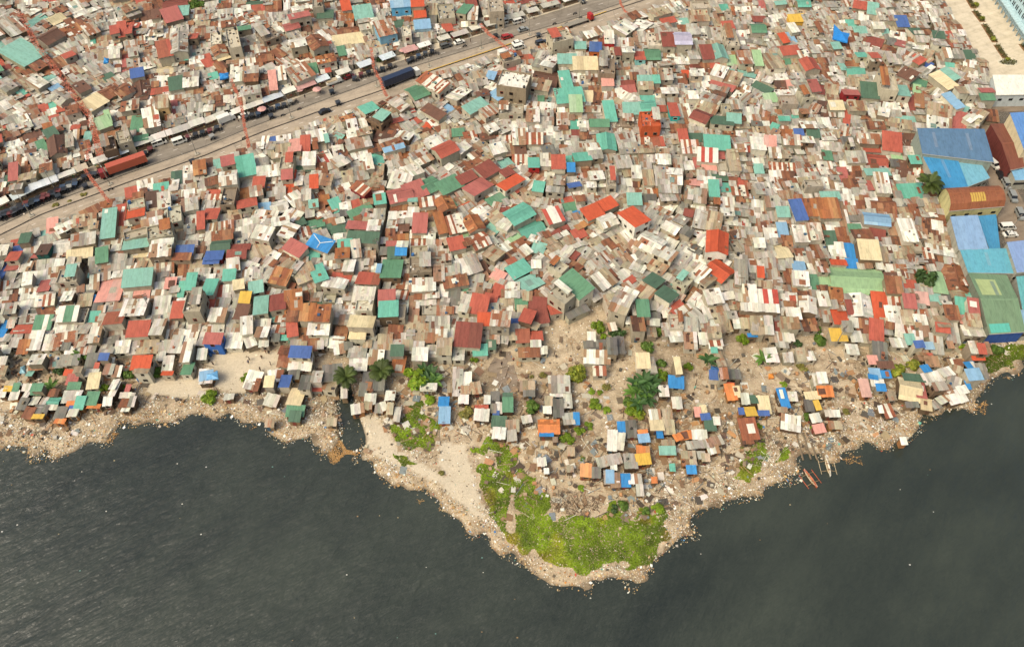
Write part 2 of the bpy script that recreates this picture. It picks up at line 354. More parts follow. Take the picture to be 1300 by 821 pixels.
DATA = """
@0 0
143,333,165,170,29,T,2,s 312,228,128,90,29,n,2,g 232,138,125,40,30,T 350,118,95,70,25,c 485,135,130,60,22,b 465,205,110,70,22,B 575,190,80,60,20,m
725,192,60,72,12,r,2 772,186,55,75,10,r,2 812,188,45,70,10,r,2 862,165,45,45,5,r 940,155,110,45,10,w 705,135,80,40,12,w 1085,95,110,70,15,k,2 1158,68,70,50,5,T,2 1110,25,150,70,5,R,1,g 1065,160,50,75,10,w 1200,120,90,50,5,w
1035,305,90,85,12,r,3 1130,265,100,120,8,g,3 1225,235,55,45,5,r 960,210,75,45,5,w 1075,215,75,40,5,w 930,255,120,40,10,m 430,345,75,50,22,r,2 445,405,60,35,20,R,1 1245,365,95,90,8,w 785,420,45,75,10,k 865,460,85,45,10,u,2 845,405,80,50,10,g
940,440,100,60,15,g 1045,440,100,50,5,c 895,565,105,90,12,n 680,575,110,80,28,b,2,g 770,560,100,80,28,b,2,g 595,650,130,85,30,c,2 650,690,100,60,28,w 1015,575,115,50,8,r 1020,640,80,60,8,f,3 1110,525,90,70,10,E 1205,490,100,110,8,w,2 1215,465,50,40,8,n
650,775,90,60,20,l,2 682,740,35,70,15,l,2 620,725,70,60,22,b 580,770,30,60,10,w 955,745,100,100,12,w,2 865,785,75,90,5,e 1095,690,60,80,10,k 235,520,80,80,30,w 310,495,70,60,30,T 355,560,70,40,28,L 385,610,90,80,28,g,2
120,675,50,45,30,w 35,655,60,60,25,w 140,590,50,40,25,t 275,685,60,50,15,r 328,660,45,35,15,t 400,680,90,50,12,r 460,695,90,60,15,b 335,710,60,40,18,w 155,765,70,50,20,w 305,800,70,40,15,B 75,165,110,110,22,g,2 500,80,90,50,22,w 335,25,55,25,10,w
830,70,90,60,20,g 745,45,60,70,15,g 890,10,60,30,15,r 510,250,80,50,20,g 550,320,60,50,15,w 720,340,70,40,8,w 585,265,35,35,10,t 515,550,80,60,25,n 490,510,100,60,28,g 690,490,70,50,25,E 45,440,60,40,20,R 75,470,80,60,25,f 40,540,90,80,28,g,2
240,410,80,50,28,b 380,400,80,60,25,b 825,120,100,45,12,b 920,105,60,45,10,n 540,590,55,40,28,w 1185,365,25,55,5,t 820,665,110,70,10,m,2 930,660,90,50,10,m 210,730,90,55,20,g 255,770,110,60,20,g 480,805,60,40,10,r 515,755,50,35,15,w 985,90,60,45,8,n 840,330,60,40,10,g 1000,170,60,40,8,g 1130,590,80,50,8,g
@260 0
595,95,130,40,12,k,3 545,160,95,45,15,k,2 585,265,100,50,12,w,3,g 705,265,100,90,18,b,3,g 765,375,115,60,12,B,2 795,215,110,80,25,w 890,120,100,50,0,B 870,105,100,50,5,m 890,30,60,60,8,o,2 1000,80,115,70,8,T,2 760,90,100,40,3,E 795,108,70,25,5,w
1235,20,120,35,5,L,3 1070,130,55,55,10,w,3 1140,180,110,80,12,m,3 1010,150,80,60,10,g,2 905,190,130,60,5,b 910,255,190,70,8,c 930,330,65,40,12,w 865,325,50,50,10,e 880,370,70,45,5,b 400,225,110,80,20,q,2 440,155,65,35,10,w 465,195,55,40,25,w 245,180,90,35,8,e,2
180,250,80,120,10,q,3 70,245,70,70,8,q,2 90,310,85,60,15,b,2 115,365,80,50,18,c 215,385,75,80,5,w 350,315,110,50,10,m 380,360,110,55,8,b 205,465,85,85,5,w,2 295,470,90,80,5,b,2 490,330,110,70,30,b 520,375,110,80,28,m 550,410,100,45,25,w 605,460,130,90,22,m,2
480,465,60,70,8,w 500,530,80,60,10,w 430,510,50,100,8,p 60,490,60,45,15,t 25,405,60,60,20,r 15,365,50,30,15,r 300,575,105,60,10,g,2 212,605,60,45,10,w 100,655,60,45,8,b 30,685,70,50,8,w 60,570,80,60,15,g 1035,680,95,70,22,t,2 965,800,130,80,12,w,2 900,745,90,40,15,B
1165,690,100,100,-30,f 1205,765,90,40,15,r 1100,755,110,90,-25,q,2 1225,655,100,60,-35,g 205,85,70,50,8,w 90,100,180,50,8,m 315,20,100,40,5,E 400,40,60,80,5,b 455,50,60,70,5,b 520,30,40,80,5,w 605,50,110,40,12,w 715,25,70,60,5,q,3 230,150,80,35,20,w 60,160,70,40,8,b 150,150,90,30,8,b 1175,110,60,60,5,b
1230,160,60,50,5,E 1275,210,60,60,5,q,2 20,120,40,40,5,w 685,440,55,60,10,e 640,180,50,60,10,n 820,55,40,60,8,w 745,340,40,60,10,n 1120,290,60,40,10,f 470,270,110,50,20,g
@520 0
50,20,80,40,3,o,3 65,85,75,40,5,o,2 80,150,100,45,5,L,2 350,60,60,90,-10,e,2 400,85,60,100,0,w,2 390,20,70,40,5,R,2 230,80,100,90,5,q,2 140,90,70,100,0,G 255,140,90,55,15,R 240,175,60,40,12,r 545,40,90,90,3,q,3 750,10,100,30,10,R 640,15,80,25,15,r 630,45,35,30,0,w 910,15,70,30,10,k
145,515,160,80,-28,s,3 55,565,120,90,22,e,2 220,465,90,40,12,m,2 310,590,110,80,35,w,2 415,670,130,65,28,T,2 505,705,100,60,25,m,2 460,585,80,50,8,n,2 555,595,75,60,-35,L,2 240,685,60,50,-30,L 150,705,130,60,-30,n 190,770,110,60,25,w
315,785,130,45,20,f 365,725,90,60,25,g 470,780,80,55,30,b 520,805,70,45,25,w 660,510,180,100,-8,w,4,f 640,435,90,35,10,k 745,440,75,40,0,w 745,405,70,35,3,m 750,370,80,40,5,r 860,385,140,90,-12,g,2 860,495,150,110,-8,n 820,540,130,55,-10,f
835,600,180,80,-8,g 830,630,40,30,0,e 825,675,190,50,-5,w 780,730,80,60,0,w,2 865,750,90,90,0,g 685,780,120,65,5,w 850,805,110,30,0,w 995,375,115,50,0,T,2 1110,400,150,70,0,c,2 1135,465,95,42,0,w 990,520,70,125,5,t,2 1010,600,170,80,5,t,2 1050,655,80,90,0,l,2
1110,515,70,60,0,q 1055,500,60,60,0,w 1080,285,70,35,0,T,2 1175,300,75,75,-3,u,2 950,240,130,70,12,q,3 980,195,60,40,12,b 1150,210,80,40,15,w 1265,185,70,50,15,w 1260,240,60,60,0,w,2 1245,415,100,110,-2,q,3 1250,515,75,55,0,p,2 970,755,80,60,0,m 1045,780,60,50,0,t 970,810,60,35,0,b
1190,640,60,90,-5,b 1130,610,60,60,0,c 1265,700,70,110,3,t,2 1150,690,110,50,-3,w 1200,780,120,40,0,e 1100,785,60,60,0,w 1140,740,100,40,0,g 450,500,70,90,10,g 515,475,55,45,-10,L,2 565,480,70,55,-35,m 520,545,70,45,-20,w 410,565,50,60,10,g 305,500,60,55,20,b 400,460,150,28,22,g 635,375,110,45,15,q
640,700,150,60,0,q,2 15,690,30,50,15,r 30,760,60,60,25,r 110,795,50,40,-30,o 690,670,60,50,0,f 590,700,60,60,0,g
@780 0
340,245,80,75,0,R,3 430,240,105,75,0,V,3 888,265,100,100,-5,w 585,335,75,80,2,R,2 660,328,85,90,2,T,2 500,325,70,100,0,g 732,385,85,55,0,l 825,365,90,85,0,m,2 905,370,55,80,0,l,2 1000,380,110,120,3,f,2 1110,320,110,55,5,r 1085,385,50,70,0,e
160,350,65,60,0,r,2 240,335,95,65,0,e,2,g 145,410,60,50,0,g 205,420,70,60,0,g 910,170,90,55,0,e,2,g 1072,235,45,60,10,o 1122,240,50,65,5,L 1200,355,55,70,5,w 1235,405,90,85,5,r,2 1265,540,60,70,5,k,2 800,70,70,40,0,w 695,45,50,35,5,t 730,105,60,60,0,q
535,105,120,70,0,f,2 545,40,110,50,3,q,2 860,50,70,60,0,w 935,35,50,45,0,k 915,80,80,40,0,g 915,122,80,28,0,R 1020,60,110,50,5,g 1050,115,130,40,8,w 1050,20,70,20,5,T,2 1155,110,100,40,3,y,2 1195,20,80,45,0,t,2 1195,60,70,40,0,c,1 1270,70,60,40,5,w
1130,175,50,60,8,w 1230,125,60,70,5,g,2 1265,210,70,80,5,q 1010,165,70,40,5,w 950,180,0,0,0,g 720,160,70,45,5,r 650,150,60,60,2,f 570,210,70,60,0,g 650,215,70,60,0,g 735,245,80,110,0,q,2 805,220,60,40,0,w 800,270,60,60,0,g 500,180,80,60,0,g,2
435,180,70,35,0,b 445,140,50,45,5,T 340,135,90,35,10,r 370,45,110,40,15,w 290,75,110,45,15,f 185,85,80,60,15,w 235,145,90,80,15,w 70,170,90,90,35,w 160,165,90,100,35,w 310,180,100,50,15,g 250,250,80,80,0,q,2 85,290,80,85,0,w,3 20,330,40,60,0,R,2
60,490,90,80,0,g 85,530,90,40,5,R 90,570,90,50,5,k 205,505,115,40,0,T,2 200,545,90,40,0,f,2 265,505,45,40,0,t 330,400,100,35,5,m 425,390,90,35,0,w 505,410,65,50,0,R 635,420,60,45,0,r 455,465,55,40,0,o 517,463,75,42,0,w,2 600,460,40,30,0,b 575,515,60,55,0,w
325,475,80,60,0,g,2 395,480,60,35,0,w 350,570,100,45,0,w,2 430,505,60,60,0,b 490,605,75,40,0,w 490,645,70,40,0,e 515,520,60,40,0,f 510,550,60,40,0,g 710,470,190,60,-15,w,2 790,455,200,35,-12,T 690,530,150,55,-20,k 700,590,0,0,0,g 600,640,140,120,-15,f,2 660,600,80,50,-15,n
550,730,110,70,-22,R,2 680,760,140,60,-5,E,2 755,750,90,50,-5,T,2 375,690,60,95,0,r,2 300,690,80,45,0,r 210,670,95,60,3,t,2 165,640,0,0,0,t 110,690,110,60,0,T 225,760,120,90,0,q,3 315,760,70,90,0,g 440,710,80,90,3,w 60,780,120,60,0,q 210,630,90,40,0,t
950,500,110,60,-15,m 930,560,120,50,-25,E 800,610,110,70,-25,w 830,570,60,35,-15,w 740,690,120,60,0,q,2 915,690,60,70,-10,w 845,715,70,50,0,w 985,620,80,50,5,l 1065,580,100,40,0,w 1100,530,60,50,5,p 1100,640,100,60,0,q,2 1050,540,70,50,0,n 1075,745,70,25,0,t 1150,740,65,25,0,t
1205,600,70,70,8,q,2 1255,700,60,80,-20,m 1230,785,100,50,0,w 1250,810,80,20,0,t 1200,705,50,40,0,b 870,650,50,40,-15,f 955,795,60,50,0,w 1010,800,50,40,-20,t 800,790,100,60,0,f 1060,450,0,0,0,g 60,620,110,70,-25,w 20,600,60,60,0,w 1100,780,130,50,0,g
@1040 0
260,30,85,40,-10,r,2 340,55,70,55,-8,T,2 140,220,0,0,0,U 525,130,75,60,0,u,2 377,160,75,35,0,w,2 400,200,85,35,0,T 260,195,80,45,0,T 345,265,110,50,-15,R 400,235,0,0,0,u 515,275,65,55,-15,k 445,310,90,60,-15,b 590,260,60,30,-8,b 640,300,100,40,-10,w
350,355,60,50,0,r,3 355,385,60,25,0,w,3 225,450,110,60,0,t 265,350,65,40,0,t 205,345,80,40,0,m 165,290,70,40,0,b 110,285,55,40,5,T 145,425,40,60,0,T 95,420,80,70,0,w 130,490,80,60,0,w 470,370,100,60,0,g,2 480,405,80,30,0,w 590,370,70,60,-25,g 635,385,50,50,-30,r 675,410,55,50,-30,u
615,195,70,60,0,E,2 755,220,75,40,-5,E 760,265,90,60,-5,g,2 850,290,50,25,0,r 820,225,40,40,0,r 850,335,130,60,0,w,2 945,350,75,60,0,E 950,405,80,35,-10,w 830,420,60,35,-5,t 700,80,60,35,0,w 650,35,90,40,5,w 520,60,120,60,0,g 425,20,90,50,5,g,2 450,100,60,60,0,g,2
320,570,110,80,-5,E,2 200,585,100,45,-3,k,2 430,520,110,110,-5,q,3 525,575,80,80,-5,T 510,640,80,35,-2,w 510,685,100,45,-2,w 585,655,50,90,-8,R 630,640,60,70,-8,b 635,520,90,50,-15,e 615,570,50,50,-10,l 710,570,140,80,-25,f 740,640,0,0,0,r
785,510,150,60,-38,c,2 815,475,110,60,-38,T,2 765,730,160,150,-12,w,2 890,770,90,110,-15,k 980,790,60,60,-20,w 850,630,130,50,-45,L,2 930,570,120,60,0,f,3 1065,610,90,40,0,e,2 1060,570,90,40,0,k,2 925,450,90,60,-20,g 1010,465,120,60,-5,w 550,755,140,40,-5,T
110,665,90,50,0,c,2 240,670,110,55,0,f,2 345,715,70,50,0,w 410,705,70,40,-12,w 285,730,70,50,0,b 360,790,110,40,0,b 25,690,80,80,-10,n 10,570,50,70,-10,R 175,750,45,90,-10,r 30,770,80,50,0,w 30,420,60,80,0,b 600,800,160,50,-5,f 340,630,60,50,0,g 380,640,160,40,-12,n
560,470,100,60,-25,n,2 470,440,0,0,0,g 650,755,80,50,-5,f 1090,730,80,60,-5,b 1020,730,60,60,-25,f 960,740,60,50,-30,w 910,690,60,40,-20,T 175,320,0,0,0,g 60,300,80,50,0,g 60,350,0,0,0,w 90,25,110,60,0,g 180,75,90,50,5,g 300,95,110,50,-10,w 400,95,60,60,0,g
690,190,0,0,0,E 640,230,60,60,0,g 420,410,80,50,0,b 830,370,0,0,0,g 210,400,90,40,0,b 200,150,60,40,0,t 30,200,60,60,0,g 620,340,60,30,-15,w 500,225,100,40,-8,w 90,150,90,40,0,f
@0 165
685,585,90,160,8,T,2 765,550,60,130,8,r 685,478,95,50,15,B 575,515,130,40,25,b 540,575,140,60,10,f 530,640,150,40,10,w 525,690,150,60,8,g,2 410,610,120,60,25,w,2 330,615,70,100,10,p 270,660,65,60,15,T 160,685,70,70,8,E,2 275,750,75,75,3,n,2 95,720,50,40,10,r 120,755,70,35,10,u
85,795,80,70,5,r,2 180,765,60,70,5,g 395,730,120,80,8,w 505,785,160,50,8,c 640,785,80,80,10,e 660,695,110,50,10,w 740,725,60,90,8,w 860,720,160,60,8,T,2 895,775,90,55,5,c 845,775,35,40,5,u 1015,735,140,110,5,w,3 1010,640,160,80,12,q,3 860,660,150,50,15,q,2
960,570,140,100,12,w,2 860,525,110,65,12,o,2 860,470,110,60,15,q,2 960,455,80,110,8,n 1035,440,80,80,10,w,2 830,395,80,60,12,r 920,350,100,50,12,w 1020,370,95,50,10,t 1115,310,65,80,8,E 1165,300,50,80,8,w 1190,265,60,60,8,w 1260,235,80,70,10,B,2
1105,540,90,100,12,q,2 1120,490,60,40,5,w 1200,470,100,60,10,g,2 1225,570,90,60,8,w 1270,575,50,90,8,r 1165,760,110,60,3,u,2 1260,765,70,50,0,b 1150,800,110,40,0,b 1230,680,110,50,5,w 1160,590,50,60,5,g 1100,350,60,80,8,w 1200,400,100,40,8,w
355,95,110,110,15,n,2 260,110,75,75,20,e 245,190,110,70,20,g,2 290,230,80,80,15,b 85,265,60,90,10,k,2 140,210,70,90,8,m 40,320,35,60,5,E 15,370,40,60,5,w 110,85,80,50,20,w 190,35,140,60,22,n 320,15,80,50,22,E,2 100,135,130,35,20,w 60,110,60,50,15,w 200,160,70,50,15,n
410,195,90,60,12,w 480,55,40,90,8,w 555,45,50,60,5,T 660,30,100,60,15,b 785,50,90,80,15,q,2 690,95,90,80,15,q,2 440,70,50,60,10,g 170,290,110,50,12,f,2 340,240,60,50,10,w 50,205,60,50,10,g 30,40,90,50,20,b 460,120,80,40,15,g 720,20,120,30,8,b 890,50,90,40,10,e 100,360,80,40,10,g
1050,520,0,0,0,g 750,460,60,60,8,g 460,640,0,0,0,g 20,760,60,60,5,w 230,795,60,30,3,k 350,800,80,40,5,w 590,600,60,40,5,f 620,740,0,0,0,g
@260 165
260,225,115,105,12,t,2 145,195,85,70,12,k,2 85,225,55,60,10,T 145,295,110,80,8,w,3 240,150,75,55,10,n 480,130,120,70,8,f,2 570,95,80,90,5,p,2 635,85,60,80,5,r 710,40,120,60,12,w,2 500,65,90,45,8,w 425,75,60,45,10,u 380,80,45,60,0,w 365,180,55,70,30,w
400,255,140,55,8,w,2 365,215,80,60,10,g 660,185,80,70,3,w,2 600,195,50,60,0,w 630,240,110,45,3,E 655,135,60,50,3,g 755,180,100,70,20,z 845,140,70,60,10,w 855,195,80,80,25,w 740,250,70,60,10,b 835,60,50,70,-20,T 975,20,160,50,10,w,2 910,50,45,35,15,B 960,30,60,35,15,B 970,75,150,60,12,g,2
960,115,130,55,12,m 985,145,120,55,10,w 1070,120,80,60,10,b 885,125,50,90,0,b 1135,40,110,90,-12,n 1160,80,110,40,10,g 1190,95,130,50,20,b,2 1195,115,130,25,15,L,2 1265,150,60,60,0,B 1190,180,110,50,10,m 1085,190,100,70,-20,t 1260,30,90,60,-12,w
340,325,75,60,3,r,2 530,330,80,130,3,o 595,325,50,65,5,w 690,330,55,70,5,o,2 520,285,70,50,5,k 645,335,50,70,3,g 955,240,100,100,10,g 1030,200,60,80,10,w 905,300,70,60,10,f 865,355,100,110,20,w 765,320,80,60,-5,f 730,390,80,70,15,b 680,400,60,80,10,w 800,395,70,80,15,g
985,370,100,60,-30,s,2 1060,340,100,60,-5,f 1090,385,90,40,10,b 1105,435,75,55,8,t,2 1085,300,80,60,0,f 1235,320,130,90,-8,w 1235,405,150,80,12,k,2 1290,280,60,60,-15,g 1240,500,130,40,0,b 1240,540,150,40,0,w 1185,600,70,80,0,w 1255,615,70,40,0,n 1225,685,120,40,5,B 1180,730,70,50,0,k 1240,765,70,50,0,U 1250,725,70,40,0,w
575,440,90,80,28,w 640,410,60,60,5,g 640,475,130,70,12,m 685,460,60,40,8,T,2 830,475,70,75,20,t 890,490,70,50,10,w 950,475,70,50,15,r 985,515,150,50,22,e 760,515,140,45,25,m 1060,530,150,60,0,g 965,600,130,55,-3,k,2 1000,680,190,60,-3,E,2 1070,605,80,70,0,w
790,580,80,40,12,b 770,630,80,50,20,E 700,590,110,60,12,e 845,640,90,60,10,E 625,660,90,60,15,s 730,715,140,80,-20,U,2,s,X 570,745,120,80,-28,k,2 680,790,90,50,0,t 885,725,90,60,5,t,2 870,780,90,70,5,B,2 955,745,60,90,8,m,2 530,640,100,80,55,w,2
555,540,100,70,-20,w 605,580,60,60,20,E 480,580,110,60,10,w 365,645,110,80,-10,w,3 250,650,70,70,10,w 380,545,150,60,-5,w 370,495,90,50,5,L 470,480,110,70,15,w 265,460,125,60,12,r,2 250,400,80,60,10,B 325,390,80,50,10,m 155,430,90,110,3,q,2 40,525,90,80,3,r,2
60,440,80,50,0,s 60,405,70,40,0,r 85,365,60,50,5,w 40,370,60,50,8,b 35,270,80,60,15,g 40,320,80,40,10,b 25,215,60,50,12,n 130,620,110,60,8,m 110,665,130,50,8,b 40,650,60,90,3,w 100,730,120,80,5,E,2,g 60,795,110,60,3,u,2 215,735,135,40,3,R,2 200,785,120,50,3,R,2
335,760,150,100,20,f,1,r 425,790,90,50,-25,w 530,800,90,40,-10,b 450,770,0,0,0,g 990,790,80,60,3,g 420,100,50,60,0,g 730,130,90,60,10,q 800,90,80,70,10,q 590,30,0,0,0,g 460,340,70,60,3,g 470,400,80,60,5,g 1100,250,60,60,0,f 760,445,60,50,10,B
430,200,0,0,0,g 520,210,90,80,3,q,2 270,590,70,50,8,w 700,280,60,40,0,g 915,420,60,60,0,g 20,580,0,0,0,g 1195,770,80,60,3,E,2
@520 165
140,75,100,70,25,w,2 225,115,125,85,25,r,3 75,175,110,90,25,w,2 125,340,110,95,25,e,2 250,340,140,80,25,e,2 35,380,130,90,20,k,2 360,295,110,55,25,R,2 490,250,110,85,30,R,2 430,360,135,100,30,k,2,s 640,335,140,70,30,o,2 665,380,90,50,30,r 615,265,70,60,25,R 555,310,100,50,28,f
735,340,90,60,-30,w 520,390,110,50,25,w 550,440,120,50,25,e 815,355,70,55,-8,t,2 690,530,150,105,28,t,2,g 770,620,150,90,20,t 910,540,100,90,15,z,2 990,440,80,30,12,r 1010,490,100,60,10,e 1065,520,75,30,18,U 1155,520,110,80,22,o,2 1245,465,110,70,25,o,2 1250,570,100,80,20,w,2
340,440,90,60,25,f 280,470,60,60,25,l 345,480,80,20,25,o 225,470,90,100,-60,B,2 110,455,100,50,8,s 125,525,110,60,10,b 65,585,90,100,0,k,2 195,590,60,110,12,B 290,590,110,100,12,s,2 405,590,100,100,18,B,2 525,620,80,60,-30,T 440,690,110,90,22,s 345,660,40,40,15,l 430,540,110,40,-40,w 475,520,100,110,-40,w 540,540,80,60,-40,f
600,590,80,60,-25,w 590,505,70,50,-10,R 295,715,100,70,12,r,2 365,705,60,50,12,b 380,790,180,80,10,w 610,735,70,50,30,w 665,695,90,55,30,l 630,785,100,50,28,b 700,720,100,55,30,b 815,745,80,60,-15,T 880,700,80,60,20,f 950,640,120,30,25,R 1000,700,80,60,20,f 1070,655,80,60,20,r 1100,600,110,40,25,B
1170,700,90,90,25,f 1180,640,100,60,25,w 1240,790,90,80,30,m 1040,790,50,50,-30,R 920,740,80,60,30,f 55,710,120,60,3,s 60,780,110,70,3,q,2 200,790,40,40,0,w 140,690,45,60,0,w 60,660,110,40,0,w 30,480,80,40,0,n 25,530,70,60,0,w
690,40,80,80,2,w,2 790,50,100,60,0,s,2 600,55,100,40,0,s 885,25,70,50,0,w 948,40,50,65,0,w 1045,25,75,55,0,R 1245,70,110,100,0,t,2 1000,75,45,40,0,w 1165,130,90,110,5,g,2 1090,175,105,65,5,t,2 1015,200,50,70,10,t 1020,240,50,45,0,U,2 1085,235,80,25,5,w 785,205,70,70,0,t,2 785,260,75,25,0,R
860,190,65,65,0,w,2 940,205,85,70,0,r,2 700,195,100,70,0,s 925,315,120,70,-5,f,2 920,380,110,40,-5,g 700,130,70,55,5,n 560,115,90,55,15,w,2 635,130,60,60,5,f 490,165,80,60,30,f 430,200,90,60,30,b 800,110,80,40,5,g 880,130,80,50,10,G 490,40,90,60,10,n 385,40,80,50,10,s
300,20,90,40,5,e 335,115,80,50,35,w 1180,290,90,60,5,w 1060,290,150,30,5,m 1040,345,80,35,10,u 1065,405,60,30,8,w 1080,430,60,30,8,b 1130,390,100,70,5,w 1010,380,60,40,5,b 1150,345,60,40,0,w 1215,340,60,60,5,w 840,460,130,70,-10,w 745,430,90,70,20,f 600,210,90,60,20,T
30,50,80,70,25,w 30,250,80,90,20,w 20,440,60,30,0,T 205,280,90,70,-40,g 110,270,120,40,28,m 1270,320,60,100,0,q,2 180,790,0,0,0,g 530,780,90,90,-30,f 440,110,100,60,35,f
@780 165
650,75,160,75,-3,t,2 480,105,105,70,0,s,2 590,155,125,70,-5,z,2,k 675,165,40,35,0,k 515,190,35,80,0,k 435,30,60,70,0,r,2 515,50,95,45,0,E 305,165,95,95,0,w,2 200,150,100,100,0,g,2 275,80,70,50,5,r 200,60,130,50,0,s 80,80,120,120,5,g,2 15,80,40,80,0,t 55,195,100,80,5,g,2 365,180,90,60,0,g
380,290,100,90,-3,w,2 300,290,90,110,0,g,2 210,270,70,140,0,f,2 140,265,60,65,0,w,2 125,380,95,40,0,w 127,432,90,60,0,T,2 215,380,80,50,0,m 270,385,50,60,5,B 345,400,120,100,0,g 125,545,105,145,25,o,3,s 225,435,80,40,0,G 40,450,80,90,-30,f,1 325,475,120,50,-25,w 300,520,110,50,-25,m
370,600,100,80,-28,w,2,g 255,600,80,60,-20,g 445,560,110,60,-30,g 470,520,60,35,-12,R 515,410,140,80,-8,w,2 620,480,90,50,-5,q 590,570,180,100,-10,g 540,630,110,90,-25,w 650,710,130,130,-8,o,3,g 520,330,90,50,-5,p 660,300,120,30,-3,E 630,365,65,85,-3,t 705,360,65,65,-3,t 790,385,100,70,-3,s 810,335,70,55,-3,r
715,470,90,80,-3,w 715,520,80,50,-3,w 820,500,120,100,-8,m 915,500,90,90,-5,w 735,585,80,45,-5,w 815,585,90,50,-8,w,1 915,375,60,80,0,g,2 915,450,60,50,0,L 1025,365,55,75,5,w 1100,330,110,40,5,b 1075,395,40,40,0,R 950,320,120,40,0,w 1060,240,160,50,-3,s 1020,280,80,40,0,w 1100,285,80,40,0,b
910,205,70,45,0,w 910,250,60,50,0,T 755,190,70,110,0,f,2 820,230,60,30,0,w 800,115,70,40,0,w 855,115,50,50,5,r 910,80,90,90,-5,w,2 985,75,75,60,-5,p 1045,150,140,60,-3,w,2 950,160,100,40,-5,g 1125,65,110,50,-3,m,2 1215,60,90,50,-3,w,2 1170,180,130,50,0,g 1260,20,80,40,-2,E 1165,15,60,35,0,u 1095,20,90,35,-3,B
1250,260,120,50,0,s 1260,190,70,40,0,f 1255,345,110,50,3,q,2 1165,500,80,120,5,u,2 1255,485,110,90,0,B,2 1065,520,80,55,0,T,2 1080,575,90,35,0,w 1065,635,65,90,0,L 985,660,80,60,0,w 1005,560,60,80,0,g 940,600,90,70,0,m 1055,765,100,100,5,c 1180,650,90,90,0,w,2 1265,640,90,90,0,m 1285,760,70,100,0,b
915,715,70,50,0,w,2 860,700,70,70,0,f 920,750,70,40,0,r 770,740,60,90,10,q 850,770,80,70,0,g 760,800,80,50,-5,q 1170,770,60,40,0,b 590,700,0,0,0,g 320,780,130,80,-25,w,2 230,710,150,110,-28,w,2 130,750,110,70,-28,m 60,690,120,90,30,f 380,670,60,40,-25,b 350,710,90,50,-25,w 460,640,70,50,-25,G
420,570,80,60,-25,g 60,780,110,80,25,f 190,800,110,50,-28,g 520,760,70,50,-25,G 600,240,90,40,0,p 680,240,60,60,0,q 470,220,60,60,0,w 400,215,60,50,0,m 240,350,80,40,0,w 80,330,80,40,0,w 20,340,40,80,0,g 860,640,90,50,0,g 970,420,0,0,0,g 1000,450,90,60,0,g 600,800,90,50,-10,q
@1040 165
310,60,140,50,-3,m,2 460,75,120,100,-8,r,2 560,70,100,80,-5,n 340,120,130,50,-3,r 360,195,130,80,-5,r 490,170,65,70,0,l 570,140,80,50,-3,w 605,190,70,50,0,t 545,250,110,90,-12,n 635,255,80,90,-10,s 585,390,155,90,3,t 370,260,150,50,0,T 315,330,65,120,3,k 400,330,90,110,-3,w
410,320,60,100,-3,k 160,300,60,120,0,k 230,260,90,80,-5,b 50,165,60,70,-5,e 50,90,90,40,0,w 215,110,80,60,0,q,2 235,170,120,60,0,g,2 40,240,90,70,0,w 100,260,70,50,0,m 50,340,90,70,0,w 70,410,120,40,0,T 210,350,100,70,0,b 60,495,130,110,0,B,2 180,470,100,110,-3,m 150,560,60,90,0,w 230,570,90,50,0,G
335,470,75,60,0,w 400,470,150,100,-3,b,1 365,560,160,70,-6,L,2 475,580,60,90,0,m 225,620,80,45,0,e 270,660,120,70,0,b 365,665,100,55,-10,R 630,515,120,80,0,b 545,520,80,60,0,f 560,630,90,130,0,w,2 630,650,60,90,-5,m 700,630,100,130,-10,b 745,620,70,70,-8,w 770,560,60,60,-5,b 760,730,190,130,-10,w 460,640,50,50,0,w
480,700,90,50,0,b 315,760,130,110,-3,c,2 190,770,75,100,-3,U 70,690,70,80,0,E 150,670,80,90,0,b 120,790,90,60,0,w 20,770,60,100,0,g 455,760,90,60,0,w 545,760,90,70,0,f 620,740,60,70,-3,q 685,785,60,60,-3,s 745,790,70,80,-8,b 385,725,50,40,0,g 25,640,40,90,0,b
@0 330
85,35,80,75,5,k 20,70,50,120,5,u 200,40,170,70,8,w 335,20,80,50,8,g 175,120,60,65,8,w 240,108,85,75,8,w 325,85,85,70,10,w 285,165,75,80,8,k 435,105,130,90,5,q,2 560,60,0,0,0,g 635,45,130,60,12,g 620,85,130,30,8,T 600,150,60,90,10,w 700,190,150,150,5,p,1,s 870,115,180,95,5,T,2 895,205,100,60,5,p 810,195,60,70,5,w
1040,50,120,70,8,m 1165,50,80,110,5,b 1210,140,65,95,3,t,2 1145,200,40,110,3,t 1080,150,70,60,3,p 1230,275,110,130,3,q,3 1125,315,80,95,3,r,2 1020,300,100,120,3,w 850,300,145,110,3,w,2 725,370,120,90,5,r,2 875,435,135,90,3,r,2 770,450,80,90,10,g 590,370,65,90,2,t 425,335,125,85,3,z,2,e 300,340,110,70,20,b 280,250,120,60,8,s 425,225,70,65,5,w,2
100,205,60,50,8,n 25,180,50,80,10,s 155,280,150,80,8,w 180,210,120,60,8,w 540,260,90,70,5,f 575,240,50,35,0,U 145,435,130,60,2,r 275,400,110,85,3,z,1,e 410,420,140,70,3,w 190,370,130,50,5,g 20,430,55,130,3,U 230,510,80,110,3,w 330,520,100,90,3,m 430,500,120,70,8,m 150,550,70,80,3,B 460,570,90,40,3,w
520,510,70,90,5,m 600,470,70,90,3,w 605,490,40,40,0,b 520,360,70,100,3,q 60,310,90,60,5,g 40,280,60,40,5,b 30,330,50,50,3,b 775,550,90,70,3,w 840,550,80,70,3,g 935,550,130,75,3,f 680,560,90,70,3,g 1000,425,80,110,3,w 1080,410,90,70,3,m 1130,410,70,70,3,g 1090,475,140,60,3,w 1215,405,80,55,0,w 920,375,70,30,8,w
